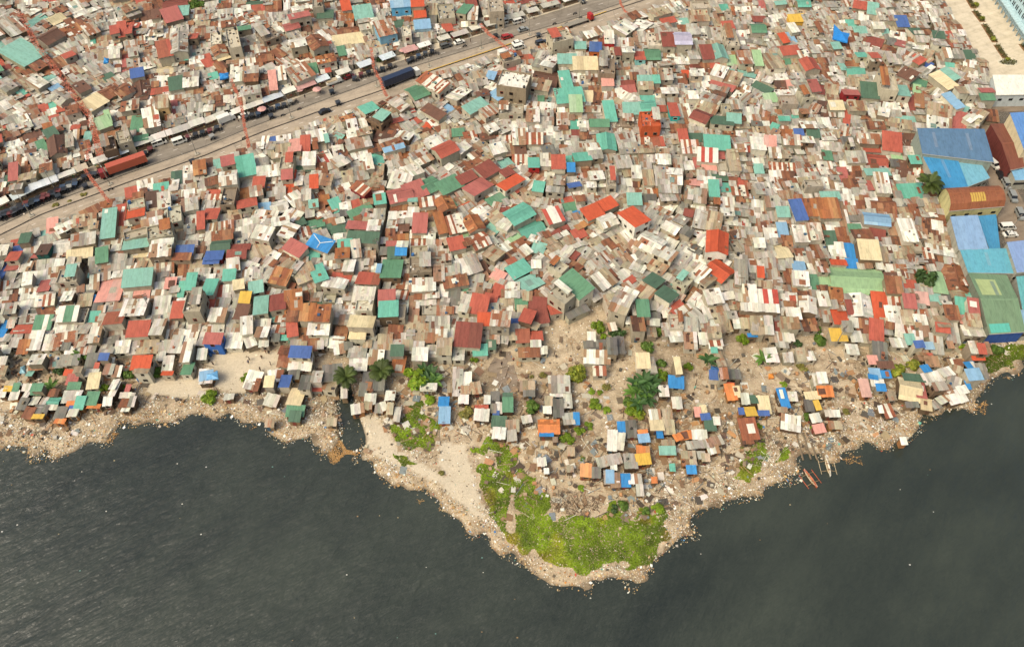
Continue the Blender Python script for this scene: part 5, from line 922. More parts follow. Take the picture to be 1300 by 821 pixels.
# pale blue school-like block at the upper corner
p, q = W(1262, 4), W(1301, 62); dx, dy = q[0]-p[0], q[1]-p[1]; L = math.hypot(dx, dy); a = math.atan2(dy, dx)
root = empty('school_block', (*p, 0), a); m = MB(); LB = C(188, 216, 226)
m.box(-6, L+30, 1.8, 22, 0, 15, LB); m.build('wall', M_WALL, root)
m = MB(); m.box(-6.6, L+30.6, -.2, 22.6, 15, 15.5, C(200, 214, 220)); m.build('roof', M_GEN, root)
m = MB(); m.box(-6, L+30, -.4, 1.78, 3.3, 3.7, LB, True); m.build('gallery_slab', M_WALL, root)
for i in range(int((L+36)/3.2)):
    x = -5+i*3.2; m = MB(); m.box(x-.2, x+.2, -.3, .1, 0, 3.28, C(150, 170, 180)); m.build('column', M_WALL, root)
    for z_ in (4.6, 8.0, 11.4):
        for dx_ in (-.55, .55):
            m = MB(); m.box(x+1.6+dx_-.32, x+1.6+dx_+.32, 1.72, 1.9, z_, z_+1.7, C(40, 46, 54)); m.build('window', M_GLASS, root)
tag(root, 'pale blue block with paired windows and open ground-floor gallery at the yard', 'building')
# ------------------------------------------------------------------ plants
def leafquad(m, p, n, s, col, r, asp=.6):
    n = n.normalized(); t = n.cross(Vector((r.uniform(-1, 1), r.uniform(-1, 1), r.uniform(-1, 1)))); t.normalize(); b = n.cross(t)
    A = [p-t*s, p-b*s*asp, p+t*s, p+b*s*asp]; m.poly([tuple(x) for x in A], col, [(0, 0)]*4)
def crown_mesh(seed, lobes, nleaf, col, flat=.8, ls=.2):
    r = random.Random(seed); m = MB()
    L = []
    for i in range(lobes):
        a, q = r.uniform(0, 6.28), math.sqrt(r.random())*.62; L.append((Vector((math.cos(a)*q, math.sin(a)*q, flat*(.75+r.uniform(-.35, .3)*(1-q)))), r.uniform(.28, .46), r.uniform(.72, 1.25)))
    for c, R, k in L:
        for j in range(nleaf//lobes):
            d = Vector((r.gauss(0, 1), r.gauss(0, 1), r.gauss(.25, .8))).normalized(); p = c+d*R*r.uniform(.55, 1.08)
            kk = k*r.uniform(.7, 1.35); leafquad(m, p, d+Vector((r.gauss(0, .5), r.gauss(0, .5), .5+r.gauss(0, .5))), ls*r.uniform(.6, 1.2), (col[0]*kk*r.uniform(.9, 1.2), col[1]*kk, col[2]*kk), r)
    return m.mesh('crown', [M_LEAF])
GREEN = [(.16, .25, .015), (.085, .15, .02), (.19, .22, .025), (.05, .095, .025), (.19, .18, .04)]
CROWNS = [[crown_mesh(s*10+g, 9, 700, GREEN[g]) for s in (1, 2)] for g in range(5)]
tm = MB(); tm.beam((0, 0, -.1), (.05, .03, .62), .085, C(112, 92, 70), 7, .05)
for a in (0, 2.1, 4.2): tm.beam((.04, .03, .5), (math.cos(a)*.34, math.sin(a)*.34, .8), .04, C(112, 92, 70), 5, .02)
TRUNK = tm.mesh('trunk', [M_BARK])
def add_obj(name, me, parent): o = bpy.data.objects.new(name, me); COL.objects.link(o); o.parent = parent; return o
YC = crown_mesh(77, 8, 600, (.85, .56, .01))
TR = random.Random(3); PLANTPX = []
def tree(px, py, rad, g, desc, hk=1.0, name='tree', cat='tree', base=0.0):
    h = rad*.9*hk; sc_ = F/(W(px, py)[1]*CT+H*ST); R = rad/sc_*1.1; x, y = W(px, py, base+R*.8*hk)
    rt = empty(name, (x, y, base), TR.uniform(0, 6)); me = YC if g == 'y' else CROWNS[g][TR.randrange(2)]; c = add_obj('crown', me, rt); t = add_obj('trunk', TRUNK, rt)
    rt.scale = (R, R, R*hk); tag(rt, None, cat, 'trees and bushes'); want(rt, desc, (px, py)); return rt
D_ = {0: 'bright green', 1: 'deep green', 2: 'olive green', 3: 'dark green', 4: 'dry olive'}
for (x, y, r_, g) in [(1177, 352, 13, 3), (1142, 469, 10, 2), (1160, 461, 9, 2), (1043, 430, 9, 1), (1224, 440, 6, 0), (1267, 443, 8, 1), (759, 414, 9, 0), (766, 426, 5, 0), (779, 422, 7, 3), (731, 471, 13, 2), (673, 515, 10, 1), (528, 477, 17, 0), (74, 469, 7, 3), (163, 473, 8, 1), (199, 472, 8, 1), (132, 492, 6, 0), (156, 490, 3, 0), (239, 428, 5, 0),
  (821, 440, 9, 1), (786, 420, 9, 3), (837, 420, 8, 1), (840, 459, 7, 1), (840, 475, 8, 0), (943, 430, 8, 0), (874, 465, 6, 0), (1013, 435, 6, 3), (1037, 418, 6, 1), (831, 394, 7, 1), (870, 315, 6, 0), (1024, 528, 6, 1), (602, 456, 5, 0), (421, 171, 6, 2), (401, 161, 7, 1), (418, 159, 6, 2), (483, 74, 6, 3), (806, 19, 7, 3), (1004, 10, 7, 2), (249, 6, 11, 1), (1122, 153, 6, 1), (1064, 144, 6, 2), (1082, 189, 5, 4), (838, 474, 6, 1), (331, 105, 4, 1), (828, 269, 5, 2), (310, 478, 6, 0), (1033, 232, 6, 1), (792, 160, 5, 2), (580, 221, 5, 2), (961, 147, 4, 0), (780, 645, 6, 3), (819, 647, 6, 1)]:
    tree(x, y, r_, g, f'{D_[g]} {"broad " if r_ > 9 else ""}tree', 1.5 if r_ == 13 and g == 3 else (1.0 if r_ > 6 else .9))
tree(320, 28, 7, 'y', 'yellow-crowned tree among rust roofs', 1.0)
for (x, y, r_, g) in [(267, 503, 11, 0), (690, 475, 5, 4), (591, 522, 9, 4), (757, 512, 9, 0), (770, 490, 6, 4), (762, 498, 4, 0), (751, 496, 5, 0), (736, 545, 7, 0), (747, 540, 6, 0), (720, 557, 9, 0), (738, 581, 4, 1), (738, 619, 5, 0), (806, 518, 12, 0), (963, 541, 5, 0), (1019, 465, 7, 4), (995, 487, 5, 0), (70, 260, 4, 4), (106, 246, 4, 4), (88, 255, 2.5, 4), (545, 506, 8, 0), (1032, 542, 4, 0), (1075, 522, 5, 4), (792, 640, 8, 1), (835, 644, 8, 0), (812, 525, 9, 2), (797, 510, 8, 1), (560, 600, 4, 4), (770, 520, 6, 0), (675, 478, 3, 4)]:
    tree(x, y, r_, g, f'low {D_[g]} bush', .55, 'bush', 'bush')
# palms and banana plants
def frond_crown(seed, n, L, col, droop, wid, leaflets):
    r = random.Random(seed); m = MB()
    for i in range(n):
        a = i*2.399+r.uniform(-.2, .2); el = r.uniform(.1, 1.0); p = Vector((0, 0, 0)); d = Vector((math.cos(a)*math.cos(el), math.sin(a)*math.cos(el), math.sin(el))); k = r.uniform(.7, 1.25); c = tuple(x*k for x in col); N_ = 7
        for j in range(N_):
            q = p+d*L/N_; t = d.cross(Vector((0, 0, 1))).normalized()
            wj = wid*math.sin(math.pi*(j+.8)/(N_+.8))
            if leaflets:
                for s in (-1, 1):
                    for e in (0.1, .45, .8):
                        b = p+(q-p)*e; tip = b+t*s*wj+d*wj*.5-Vector((0, 0, wj*.35)); m.poly([tuple(b-d*.15), tuple(tip), tuple(b+d*.15)], c, [(0, 0)]*3)
            else:
                w2 = wid*math.sin(math.pi*(j+1.8)/(N_+.8)); up = Vector((0, 0, .12))
                m.poly([tuple(p-t*wj+up), tuple(p), tuple(q), tuple(q-t*max(w2, .02)+up)], c, [(0, 0)]*4); m.poly([tuple(p), tuple(p+t*wj+up), tuple(q+t*max(w2, .02)+up), tuple(q)], c, [(0, 0)]*4)
            p = q; d = (d+Vector((0, 0, -droop*(.4+j*.2)))).normalized()
    return m.mesh('crown', [M_LEAF])
PALM = frond_crown(4, 30, 3.7, (.075, .105, .022), .22, 1.0, True); BANANA = [frond_crown(6+i, 9, 2.4, ((.10, .19, .03), (.055, .12, .03))[i], .16, .42, False) for i in (0, 1)]
pm = MB(); pm.beam((0, 0, -.2), (.25, .1, 4.0), .2, C(124, 110, 92), 8, .14); pm.beam((.25, .1, 4.0), (.1, 0, 7.0), .14, C(124, 110, 92), 8, .12); PTR = pm.mesh('trunk', [M_BARK])
bm_ = MB(); bm_.beam((0, 0, -.1), (0, 0, 1.5), .16, C(120, 130, 70), 7, .1); BTR = bm_.mesh('trunk', [M_BARK])
def palm(px, py, s, hk, label=None, desc='coconut palm'):
    x, y = W(px, py, 7*hk); rt = empty('palm_tree', (x, y, 0), TR.uniform(0, 6)); c = add_obj('crown', PALM, rt); c.location = (.1, 0, 7.0*hk); c.scale = (s,)*3; t = add_obj('trunk', PTR, rt); t.scale = (1, 1, hk); tag(rt, label, 'palm', 'palms'); 
    if not label: want(rt, desc, (px, py))
palm(1180, 232, 1.2, 1.0, 'coconut palm between the teal roof and the bright blue shed')
palm(439, 478, .9, .55, 'feathery palm standing beside the narrow creek'); palm(484, 471, .95, .5, 'feathery palm to the right of the creek palm')
def banana(px, py, s, g):
    x, y = W(px, py, 1.5*s); rt = empty('banana_plant', (x, y, 0), TR.uniform(0, 6)); c = add_obj('crown', BANANA[g], rt); c.location = (0, 0, 1.4); add_obj('trunk', BTR, rt); rt.scale = (s,)*3; tag(rt, None, 'banana plant', 'banana plants'); want(rt, 'banana plant' if g == 0 else 'dark banana plant', (px, py))
for x, y, s, g in [(808, 487, 1.3, 1), (818, 484, 1.4, 1), (826, 494, 1.3, 1), (814, 499, 1.4, 0), (822, 506, 1.2, 1), (804, 497, 1.2, 0), (830, 484, 1.1, 1), (540, 472, 1.3, 1), (548, 476, 1.3, 1), (543, 484, 1.3, 1), (553, 484, 1.2, 0), (899, 458, 1.3, 1), (968, 455, 1.1, 0), (104, 452, 1.2, 0), (65, 491, 1.1, 0), (534, 486, 1.1, 1), (812, 512, 1.2, 1)]: banana(x, y, s, g)
# hedges of the paved yard
def hedge(p0, p1, wd_, label, oval=False):
    a, b = W(*p0), W(*p1); r = random.Random(int(p0[0]*7)); m = MB(); L = math.dist(a, b); rt = empty('hedge', ((a[0]+b[0])/2, (a[1]+b[1])/2, 0), math.atan2(b[1]-a[1], b[0]-a[0]))
    for i in range(int(L*wd_*24)):
        x, y = r.uniform(-L/2, L/2), r.uniform(-wd_/2, wd_/2)
        if oval and (2*x/L)**2+(2*y/wd_)**2 > 1: continue
        k = r.uniform(.6, 1.3)*(.7+.6*((int(x*1.1) % 3) / 2)); leafquad(m, Vector((x, y, r.uniform(.15, 1.0))), Vector((r.gauss(0, .5), r.gauss(0, .5), 1)), r.uniform(.15, .32), (.09*k*r.uniform(.9, 1.5), .105*k, .03*k), r)
    m.build('foliage', M_LEAF, rt); m = MB()
    if oval: m.prism([(L/2*1.15*math.cos(t*.393), wd_/2*1.3*math.sin(t*.393)) for t in range(16)], -.1, .16, C(226, 216, 192))
    else: m.box(-L/2-.2, L/2+.2, -wd_/2-.25, wd_/2+.25, -.1, .16, C(150, 112, 76))
    m.build('planting_bed', M_GEN, rt); tag(rt, label, 'hedge', 'hedges of the paved yard')
hedge((1189, 1), (1206, 27), 2.0, 'uppermost hedge strip along the yard edge beside the houses'); hedge((1207, 33), (1222, 53), 2.0, 'middle hedge strip along the yard edge beside the houses'); hedge((1223, 58), (1227, 63), 1.8, 'short hedge stub at the lower yard edge')
hedge((1227, -4), (1236, 11), 1.8, 'uppermost hedge strip down the middle of the paved yard'); hedge((1237, 15), (1247, 28), 1.8, 'second hedge strip down the middle of the paved yard'); hedge((1249, 32), (1263, 54), 1.8, 'third hedge strip down the middle of the paved yard'); hedge((1265, 58), (1276, 74), 1.8, 'lowest hedge strip down the middle of the paved yard')
hedge((1268, 80), (1290, 80), 3.2, 'white-kerbed oval hedge island in the paved yard', True); hedge((1237, 79), (1249, 80), 3.0, 'small brown oval hedge near the houses', True); hedge((1297, 57), (1304, 66), 1.8, 'hedge clump at the foot of the pale blue block')
for (px, py) in ((1224, 46), (1240, 5), (1248, 22), (1262, 48), (1280, 74), (1203, 12)): tree(px, py, 3.4, 2, 'young yard tree', 1.3)
# ------------------------------------------------------------------ weed beds
WEEDS = ["497,545 510,533 518,520 530,512 536,518 548,530 562,538 556,552 553,566 545,574 530,573 515,566 503,555", "602,567 612,556 638,559 628,577 610,576", "633,563 652,560 660,572 657,592 645,601 635,591 628,578",
 "603,598 615,588 635,595 645,602 655,598 678,603 683,620 681,635 695,646 698,661 707,657 730,658 756,663 768,652 790,656 812,662 822,654 838,658 845,675 846,690 838,705 815,712 805,723 790,718 765,713 760,726 745,728 720,718 700,711 680,706 660,692 645,685 635,666 625,650 615,634 606,618",
 "928,604 942,582 955,566 970,563 975,580 966,598 948,606", "984,571 995,564 996,580 988,588", "1246,464 1254,450 1262,441 1310,438 1310,456 1282,463 1260,473", "765,652 772,636 784,632 790,655", "985,570 998,560 1000,575", "500,575 520,578 524,588 512,592", "660,630 690,630 700,650 680,650", "800,655 815,640 840,640 838,660"]
g = MB(); GR = np.random.default_rng(4); r = random.Random(9)
for wi, s in enumerate(WEEDS):
    P = poly_w(s); xs, ys = [p[0] for p in P], [p[1] for p in P]; n = int((max(xs)-min(xs)+3)*(max(ys)-min(ys)+3)*34)
    X = GR.uniform(min(xs)-1.5, max(xs)+1.5, n); Y = GR.uniform(min(ys)-1.5, max(ys)+1.5, n)
    jx = (vnoise(X, Y, 2.5, 1)-.5)*3.2; jy = (vnoise(X, Y, 2.5, 2)-.5)*3.2
    k = inside(P, X+jx, Y+jy); tr1 = np.abs(X*.35+Y-62+3*vnoise(X, Y, 6, 8)*0) < 0
    dens = vnoise(X, Y, 4.0, 7); k &= (dens > .1); X, Y = X[k], Y[k]; Z = height(X, Y)[0]
    nz = vnoise(X, Y, 5.0, 21); n2 = vnoise(X, Y, 1.6, 22)
    for x, y, z_, q, q2, vn3 in zip(X, Y, Z, nz, n2, vnoise(X, Y, 8.0, 23)):
        if z_ < -.4: continue
        dry = max(0, q-.6)*(1.5 if wi == 3 else .4); b = .55+.6*q2+r.uniform(-.15, .2)
        dk = 1.0 if wi != 6 else .6
        dkp = .72+.7*min(1, max(0, q2*.5+vn3*.8-.1)); c = ((.155+dry*.26)*b*dk*dkp, (.225+dry*.02)*b*dk*dkp, (.012+dry*.02)*b*dk)
        leafquad(g, Vector((x, y, z_+r.uniform(.04, .1+.2*q2))), Vector((r.gauss(0, .3), r.gauss(0, .3), 1)), r.uniform(.16, .32), c, r, .6)
tag(g.build('weed_ground_cover', M_LEAF), 'bright green weeds and creepers covering parts of the bank', 'weeds', None, 'stuff')
# ------------------------------------------------------------------ litter on the shore and in the lanes
lt = MB(); n = 800000
X = GR.uniform(-215, 225, n); Y = GR.uniform(55, 205, n)
dp = Y*CT+H*ST; uu = 650+F*X/dp; k0 = (uu > -30) & (uu < 1330) & ~(inside(town_poly, X, Y) & (GR.random(n) < .97)); X, Y = X[k0], Y[k0]; n = len(X)
Z, S_ = height(X, Y); S2 = S_ + (vnoise(X, Y, 7.0, 3)-.5)*4.2 + (vnoise(X, Y, 3.2, 5)-.5)*3.2; sandq = np.zeros(n, bool)
for p in SAND: sandq |= inside(p, X, Y)
intn = inside(town_poly, X, Y); inweed = np.zeros(n, bool)
for s in WEEDS: inweed |= inside(poly_w(s), X, Y)
pr = np.where(S2 < -1.1, 0, np.where(S2 < .2, .4, np.clip(1.25-S_/15, .11, 1)))*np.where(sandq, .1, 1)*np.where(dist_line(creek, X, Y) < np.interp(Y, [creek[-1][1], creek[0][1]], [2.2, .9]), .04, 1)*np.where(intn, .9, 1)*np.where(inweed, .12, 1)*np.clip(vnoise(X, Y, 5, 31)*1.6, .25, 1.0)
k = (GR.random(n) < pr*1.0)
LC = [((244, 240, 230), 30), ((216, 206, 182), 24), ((190, 168, 130), 10), ((146, 130, 106), 14), ((228, 216, 194), 18), ((112, 98, 80), 16), ((78, 70, 60), 12), ((70, 140, 200), 1.2), ((206, 84, 60), 1.5), ((110, 180, 160), .8), ((222, 150, 60), 2)]
for x, y, z_, s in zip(X[k], Y[k], Z[k], S_[k]):
    q = r.uniform(.08, .2) if r.random() < .95 else r.uniform(.25, .5); c = jit(C(*pick(LC, r)), r, .15); zb = max(z_, -.45)+.04
    if s < 3.0 and r.random() < .45: c = jit(C(*r.choice([(196, 158, 106), (180, 140, 90), (206, 178, 134)])), r, .15)
    a = r.uniform(0, 6.28); dx, dy = math.cos(a)*q, math.sin(a)*q; e = r.uniform(.35, 1.0); t = r.uniform(0, q*.8)
    P = [(x-dx, y-dy, zb), (x+dy*e, y-dx*e, zb+r.uniform(0, .1)), (x+dx, y+dy, zb+t), (x-dy*e, y+dx*e, zb+r.uniform(0, .2))]
    lt.poly(P, c, [(0, 0)]*4)
# floating bits
for _ in range(700):
    x, y = r.uniform(-200, 215), r.uniform(48, 190); s = float(dist_line(coast, np.array([x]), np.array([y]))[0])
    if inside(land_poly, [x], [y])[0] or r.random() > math.exp(-s/22)*.9+.05: continue
    q = r.uniform(.08, .26); a = r.uniform(0, 6); c = jit(C(*r.choice([(214, 208, 196), (190, 170, 130), (150, 120, 84), (110, 150, 140), (226, 222, 214)])), r)
    lt.poly([(x+q*math.cos(a+i*1.57), y+q*math.sin(a+i*1.57)*.7, -.44+.05*(i % 2)) for i in range(4)], c, [(0, 0)]*4)
for (px, py, R_, N_) in ((435, 574, 3.0, 2600), (136, 553, 2.2, 800), (118, 556, 1.6, 300), (1083, 583, 2.2, 180), (1244, 515, 2.0, 300), (533, 636, .8, 30), (322, 542, .8, 30), (405, 573, .9, 20)):
    x0, y0 = W(px, py, -.45)
    for _ in range(N_):
        a, q = r.uniform(0, 6.28), R_*math.sqrt(r.random())*r.uniform(.8, 1.2); x, y = x0+math.cos(a)*q*1.1, y0+math.sin(a)*q*(.55+.45*math.sin(a*3+px))+math.cos(a*2+py)*R_*.25; s = r.uniform(.05, .14); b_ = r.uniform(0, 6)
        lt.poly([(x+s*math.cos(b_+i*1.57), y+s*math.sin(b_+i*1.57)*.8, -.43+r.uniform(0, .12)) for i in range(4)], jit(C(*r.choice([(196, 148, 84), (176, 126, 66), (206, 164, 104), (150, 116, 76)])), r, .15), [(0, 0)]*4)
tag(lt.build('shore_litter', M_LIT), 'pale and tan household litter strewn along the bank and waterline', 'litter', None, 'stuff')
# bigger scrap lying about between the shacks
sp = MB(); SHX = np.array([h.x for h in SOLO if h.kind == 'shack']); SHY = np.array([h.y for h in SOLO if h.kind == 'shack'])
for _ in range(10000):
    u, v = r.uniform(0, 1300), r.uniform(430, 660); x, y = W(u, v)
    if inside(town_poly, [x], [y])[0]: continue
    zz, s = height(np.array([x]), np.array([y])); 
    if s[0] < 3 or any(inside(p, [x], [y])[0] for p in SAND) : continue
    near = float(((SHX-x)**2+(SHY-y)**2).min())
    if r.random() > math.exp(-math.sqrt(near)/7)*.95+.04: continue
    z_ = float(zz[0]); a = r.uniform(0, 3.14); sp.x = (math.cos(a), math.sin(a), x, y, z_); t = r.random()
    c = jit(C(*r.choice([(150, 118, 84), (134, 114, 92), (224, 216, 200), (176, 150, 116), (96, 88, 78), (190, 140, 94), (132, 140, 142), (190, 176, 150), (120, 96, 76), (140, 110, 80), (90, 76, 62), (206, 196, 176), (168, 140, 106)])), r, .15)
    if t < .4: l = r.uniform(.6, 1.8); sp.beam((-l, 0, .1), (l, r.uniform(-.2, .2), r.uniform(.1, .5)), .07, c, 4)
    elif t < .7: w, l = r.uniform(.4, 1.0), r.uniform(.4, 1.2); tz = r.uniform(.1, .5); sp.poly([(-w, -l, .06), (w, -l, .1), (w, l, tz), (-w, l, tz*.8)], c)
    else: w = r.uniform(.2, .5); sp.box(-w, w, -w*.8, w*.8, -.05, r.uniform(.2, .7), c)
BR = poly_w('698,632 716,622 745,628 762,634 760,650 742,655 715,652 700,646')
for _ in range(600):
    u, v = r.uniform(690, 770), r.uniform(618, 660); x, y = W(u, v)
    if not inside(BR, [x], [y])[0]: continue
    a = r.uniform(0, 3.14); l = r.uniform(.3, .9); z_ = r.uniform(0, .3); sp.x = (math.cos(a), math.sin(a), x, y, 0); sp.beam((-l, 0, z_), (l, 0, z_+r.uniform(-.1, .3)), .04, jit(C(*r.choice([(122, 96, 72), (142, 112, 84), (100, 82, 64), (162, 134, 104)])), r, .2), 3)
sp.x = None
tag(sp.build('scrap_debris', M_GEN), 'scrap boards, sheets and bundles lying between the bank shacks', 'scrap', None, 'stuff')
# ------------------------------------------------------------------ vehicles
def wheel(root, x, y, r_=.33, w=.22):
    m = MB(); m.beam((x, y-w/2, r_), (x, y+w/2, r_), r_, C(34, 33, 32), 10); m.build('wheel', M_GEN, root)
def profile(m, pts, y0, y1, col, tuck=0):
    n = len(pts)
    for i in range(n):
        a, b = pts[i], pts[(i+1) % n]; m.poly([(a[0], y0, a[1]), (a[0], y1, a[1]), (b[0], y1, b[1]), (b[0], y0, b[1])], col)
    m.poly([(p[0], y0, p[1]) for p in pts], col); m.poly([(p[0], y1, p[1]) for p in reversed(pts)], col)
CACHE = {}
def vehicle(kind, col):
    key = (kind, col)
    if key in CACHE: return CACHE[key], False
    root = empty(kind, (0, 0, 0)); c = C(*col); gl = C(38, 42, 46)
    b = MB(); g = MB(); t = MB()
    if kind in ('car', 'van', 'jeep'):
        Wd = .86 if kind != 'van' else .9
        if kind == 'car': lo = [(-2.15, .3), (-2.2, .8), (-1.5, .95), (1.1, .95), (2.1, .75), (2.15, .3)]; ca = [(-1.6, .95), (-1.1, 1.45), (.45, 1.45), (1.2, .95)]
        elif kind == 'jeep': lo = [(-2.3, .4), (-2.3, 1.1), (1.1, 1.15), (2.25, 1.05), (2.3, .4)]; ca = [(-2.25, 1.1), (-2.1, 1.8), (.5, 1.8), (1.25, 1.12)]
        else: lo = [(-2.4, .35), (-2.4, 1.15), (1.9, 1.1), (2.4, .9), (2.4, .35)]; ca = [(-2.38, 1.15), (-2.3, 2.0), (1.1, 2.0), (1.95, 1.1)]
        lo = [(x, z) for x, z in lo][::-1]; profile(b, lo, -Wd, Wd, c)
        profile(g, ca[::-1], -Wd*.93, Wd*.93, gl)
        x0, x1, zt = ca[1][0]-.05, ca[2][0]+.08, ca[1][1]; t.box(x0, x1, -Wd*.95, Wd*.95, zt-.03, zt+.06, c)
        for x in (x0+.15, (x0+x1)/2, x1-.1): 
            for s in (-1, 1): t.box(x-.06, x+.06, s*Wd*.94-.03, s*Wd*.94+.03, ca[0][1], zt, c)
        b.build('body', M_CAR, root); g.build('cabin_glass', M_GLASS, root); t.build('roof', M_CAR, root)
        for s in (-1, 1):
            for x in (-1.4, 1.4): wheel(root, x, s*(Wd-.05))
            m = MB(); m.box(2.14, 2.24, s*.55-.16, s*.55+.16, .62, .76, C(240, 236, 220)); m.build('headlight', M_GLASS, root)
    elif kind in ('box_truck', 'cargo_truck'):
        b.box(-3, 1.2, -1.05, 1.05, .75, 2.9 if kind == 'box_truck' else 1.5, c); b.build('cargo_box', M_CAR, root)
        if kind == 'cargo_truck':
            m = MB(); m.box(-2.8, 1.0, -.9, .9, 1.5, 1.85, C(190, 170, 140)); m.build('load', M_TARP, root)
        t.box(1.3, 2.9, -1, 1, .6, 1.35, C(232, 230, 222)); profile(t, [(1.3, 2.25), (2.5, 2.25), (2.9, 1.35), (1.3, 1.35)], -1, 1, C(232, 230, 222)); t.build('cab', M_CAR, root)
        g.box(2.3, 2.86, -.85, .85, 1.4, 2.0, gl); g.build('windscreen', M_GLASS, root)
        for s in (-1, 1):
            for x in (-2, 2.1): wheel(root, x, s*.9, .42, .3)
    CACHE[key] = root; return root, True
def road_angle(px):
    i = int(np.clip(np.searchsorted(XS, px), 1, len(XS)-1)); a, b = E_MU[i-1], E_MU[i]; return math.atan2(b[1]-a[1], b[0]-a[0])
CN = {(236, 232, 222): 'white', (38, 38, 42): 'black', (96, 96, 94): 'grey', (170, 40, 36): 'red', (110, 30, 34): 'dark red', (150, 152, 150): 'silver', (60, 66, 78): 'dark blue-grey'}
def park(kind, col, px, py, ang=None, flip=False, noun=None):
    root, new = vehicle(kind, col); x, y = W(px, py, .8); a = road_angle(px) if ang is None else ang
    if flip: a += math.pi
    if not new: root = dup(root, (x, y, .035), a)
    else: root.location = (x, y, .035); root.rotation_euler = (0, 0, a)
    tag(root, None, {'car': 'car', 'van': 'van', 'jeep': 'jeep', 'box_truck': 'truck', 'cargo_truck': 'truck'}[kind], 'vehicles on the highway and lane'); want(root, f"{CN[col]} {kind.replace('_', ' ')} {'parked in the lane' if ang is not None else 'on the highway'}", (px, py)); return root
WH, BK, GR_, RD, DR, SV, DB = CN
BK_, = [k for k, v in CN.items() if v == 'black'],
wht = [k for k, v in CN.items() if v == 'white'][0]; blk = (38, 38, 42); gry = (96, 96, 94); red = (170, 40, 36); drd = (110, 30, 34); slv = (150, 152, 150); dbg = (60, 66, 78)
for a in [('car', blk, 412, 141), ('van', wht, 202, 181), ('van', wht, 228, 179), ('box_truck', wht, 288, 152), ('cargo_truck', wht, 424, 104), ('car', drd, 443, 97), ('van', wht, 563, 51), ('jeep', gry, 566, 58), ('jeep', red, 581, 46), ('car', wht, 583, 53), ('van', wht, 646, 26), ('van', wht, 658, 27),
          ('jeep', red, 644, 47), ('car', wht, 657, 54), ('van', wht, 659, 60), ('box_truck', wht, 642, 69), ('jeep', dbg, 687, 54), ('jeep', gry, 690, 62), ('car', slv, 703, 8), ('car', blk, 332, 141), ('car', wht, 310, 146), ('car', blk, 333, 136), ('car', slv, 664, 37)]: park(*a)
va = math.atan2(W(1300, 285)[1]-W(1272, 225)[1], W(1300, 285)[0]-W(1272, 225)[0])
for a in [('car', blk, 1271, 222), ('jeep', slv, 1278, 234), ('jeep', slv, 1286, 250), ('jeep', slv, 1295, 272)]: park(*a, ang=va)
for a in [('van', wht, 1279, 288), ('car', wht, 1283, 297), ('car', blk, 1261, 289)]: park(*a, ang=.08)
park('jeep', wht, 1262, 209, ang=va+.4)
def trailer(px, py, col, L, cabcol, label, sgn, cabname):
    x, y = W(px, py, 2.2); a = road_angle(px); root = empty('container_truck', (x, y, .035), a + (0 if sgn > 0 else math.pi)); c = C(*col)
    m = MB(); n = 24
    for i in range(n):
        x0, x1 = -L/2+i*L/n, -L/2+(i+1)*L/n; q = .05 if i % 2 else 0; m.box(x0, x1, -1.25+q, 1.25-q, 1.3, 3.95, c)
    m.build('container', M_CAR, root); m = MB(); m.box(-L/2, L/2+1.5, -.5, .5, .85, 1.28, C(52, 50, 48)); m.build('chassis', M_GEN, root)
    m = MB(); m.box(L/2+.7, L/2+2.7, -1.2, 1.2, .7, 1.7, C(*cabcol)); profile(m, [(L/2+.7, 3.0), (L/2+2.4, 3.0), (L/2+2.7, 1.7), (L/2+.7, 1.7)], -1.2, 1.2, C(*cabcol)); m.build('cab', M_CAR, root)
    m = MB(); m.box(L/2+2.3, L/2+2.66, -1, 1, 1.8, 2.6, C(40, 44, 48)); m.build('windscreen', M_GLASS, root)
    for s in (-1, 1):
        for xx in (-L/2+1, -L/2+2.3, -L/2+3.6, L/2-.2, L/2+1.8): wheel(root, xx, s*1.0, .5, .4)
    tag(root, label, 'truck', None)
trailer(505, 99, (44, 56, 82), 12.2, (232, 230, 224), 'dark blue container trailer with white cab on the highway', 1, 'cab')
trailer(161, 208, (190, 88, 60), 12.2, (150, 40, 40), 'orange-red container trailer with red cab parked on the highway', -1, 'cab')
# flatbed with red tractor
x, y = W(731, 29, 1); a = road_angle(731); root = empty('flatbed_truck', (x, y, .035), a); m = MB(); m.box(-6, 5, -1.2, 1.2, 1.0, 1.25, C(150, 142, 128)); m.build('flatbed', M_GEN, root); m = MB(); m.box(6, 7.8, -1.2, 1.2, .7, 1.9, C(186, 36, 36)); m.box(6, 7.4, -1.15, 1.15, 1.9, 3.0, C(186, 36, 36)); m.build('cab', M_CAR, root)
m = MB(); m.box(7.0, 7.46, -1, 1, 1.95, 2.7, C(40, 44, 48)); m.build('windscreen', M_GLASS, root)
for s in (-1, 1):
    for xx in (-5, -3.8, -2.6, 5, 7): wheel(root, xx, s*1.0, .5, .4)
tag(root, 'empty flatbed truck with red cab along the median', 'truck')
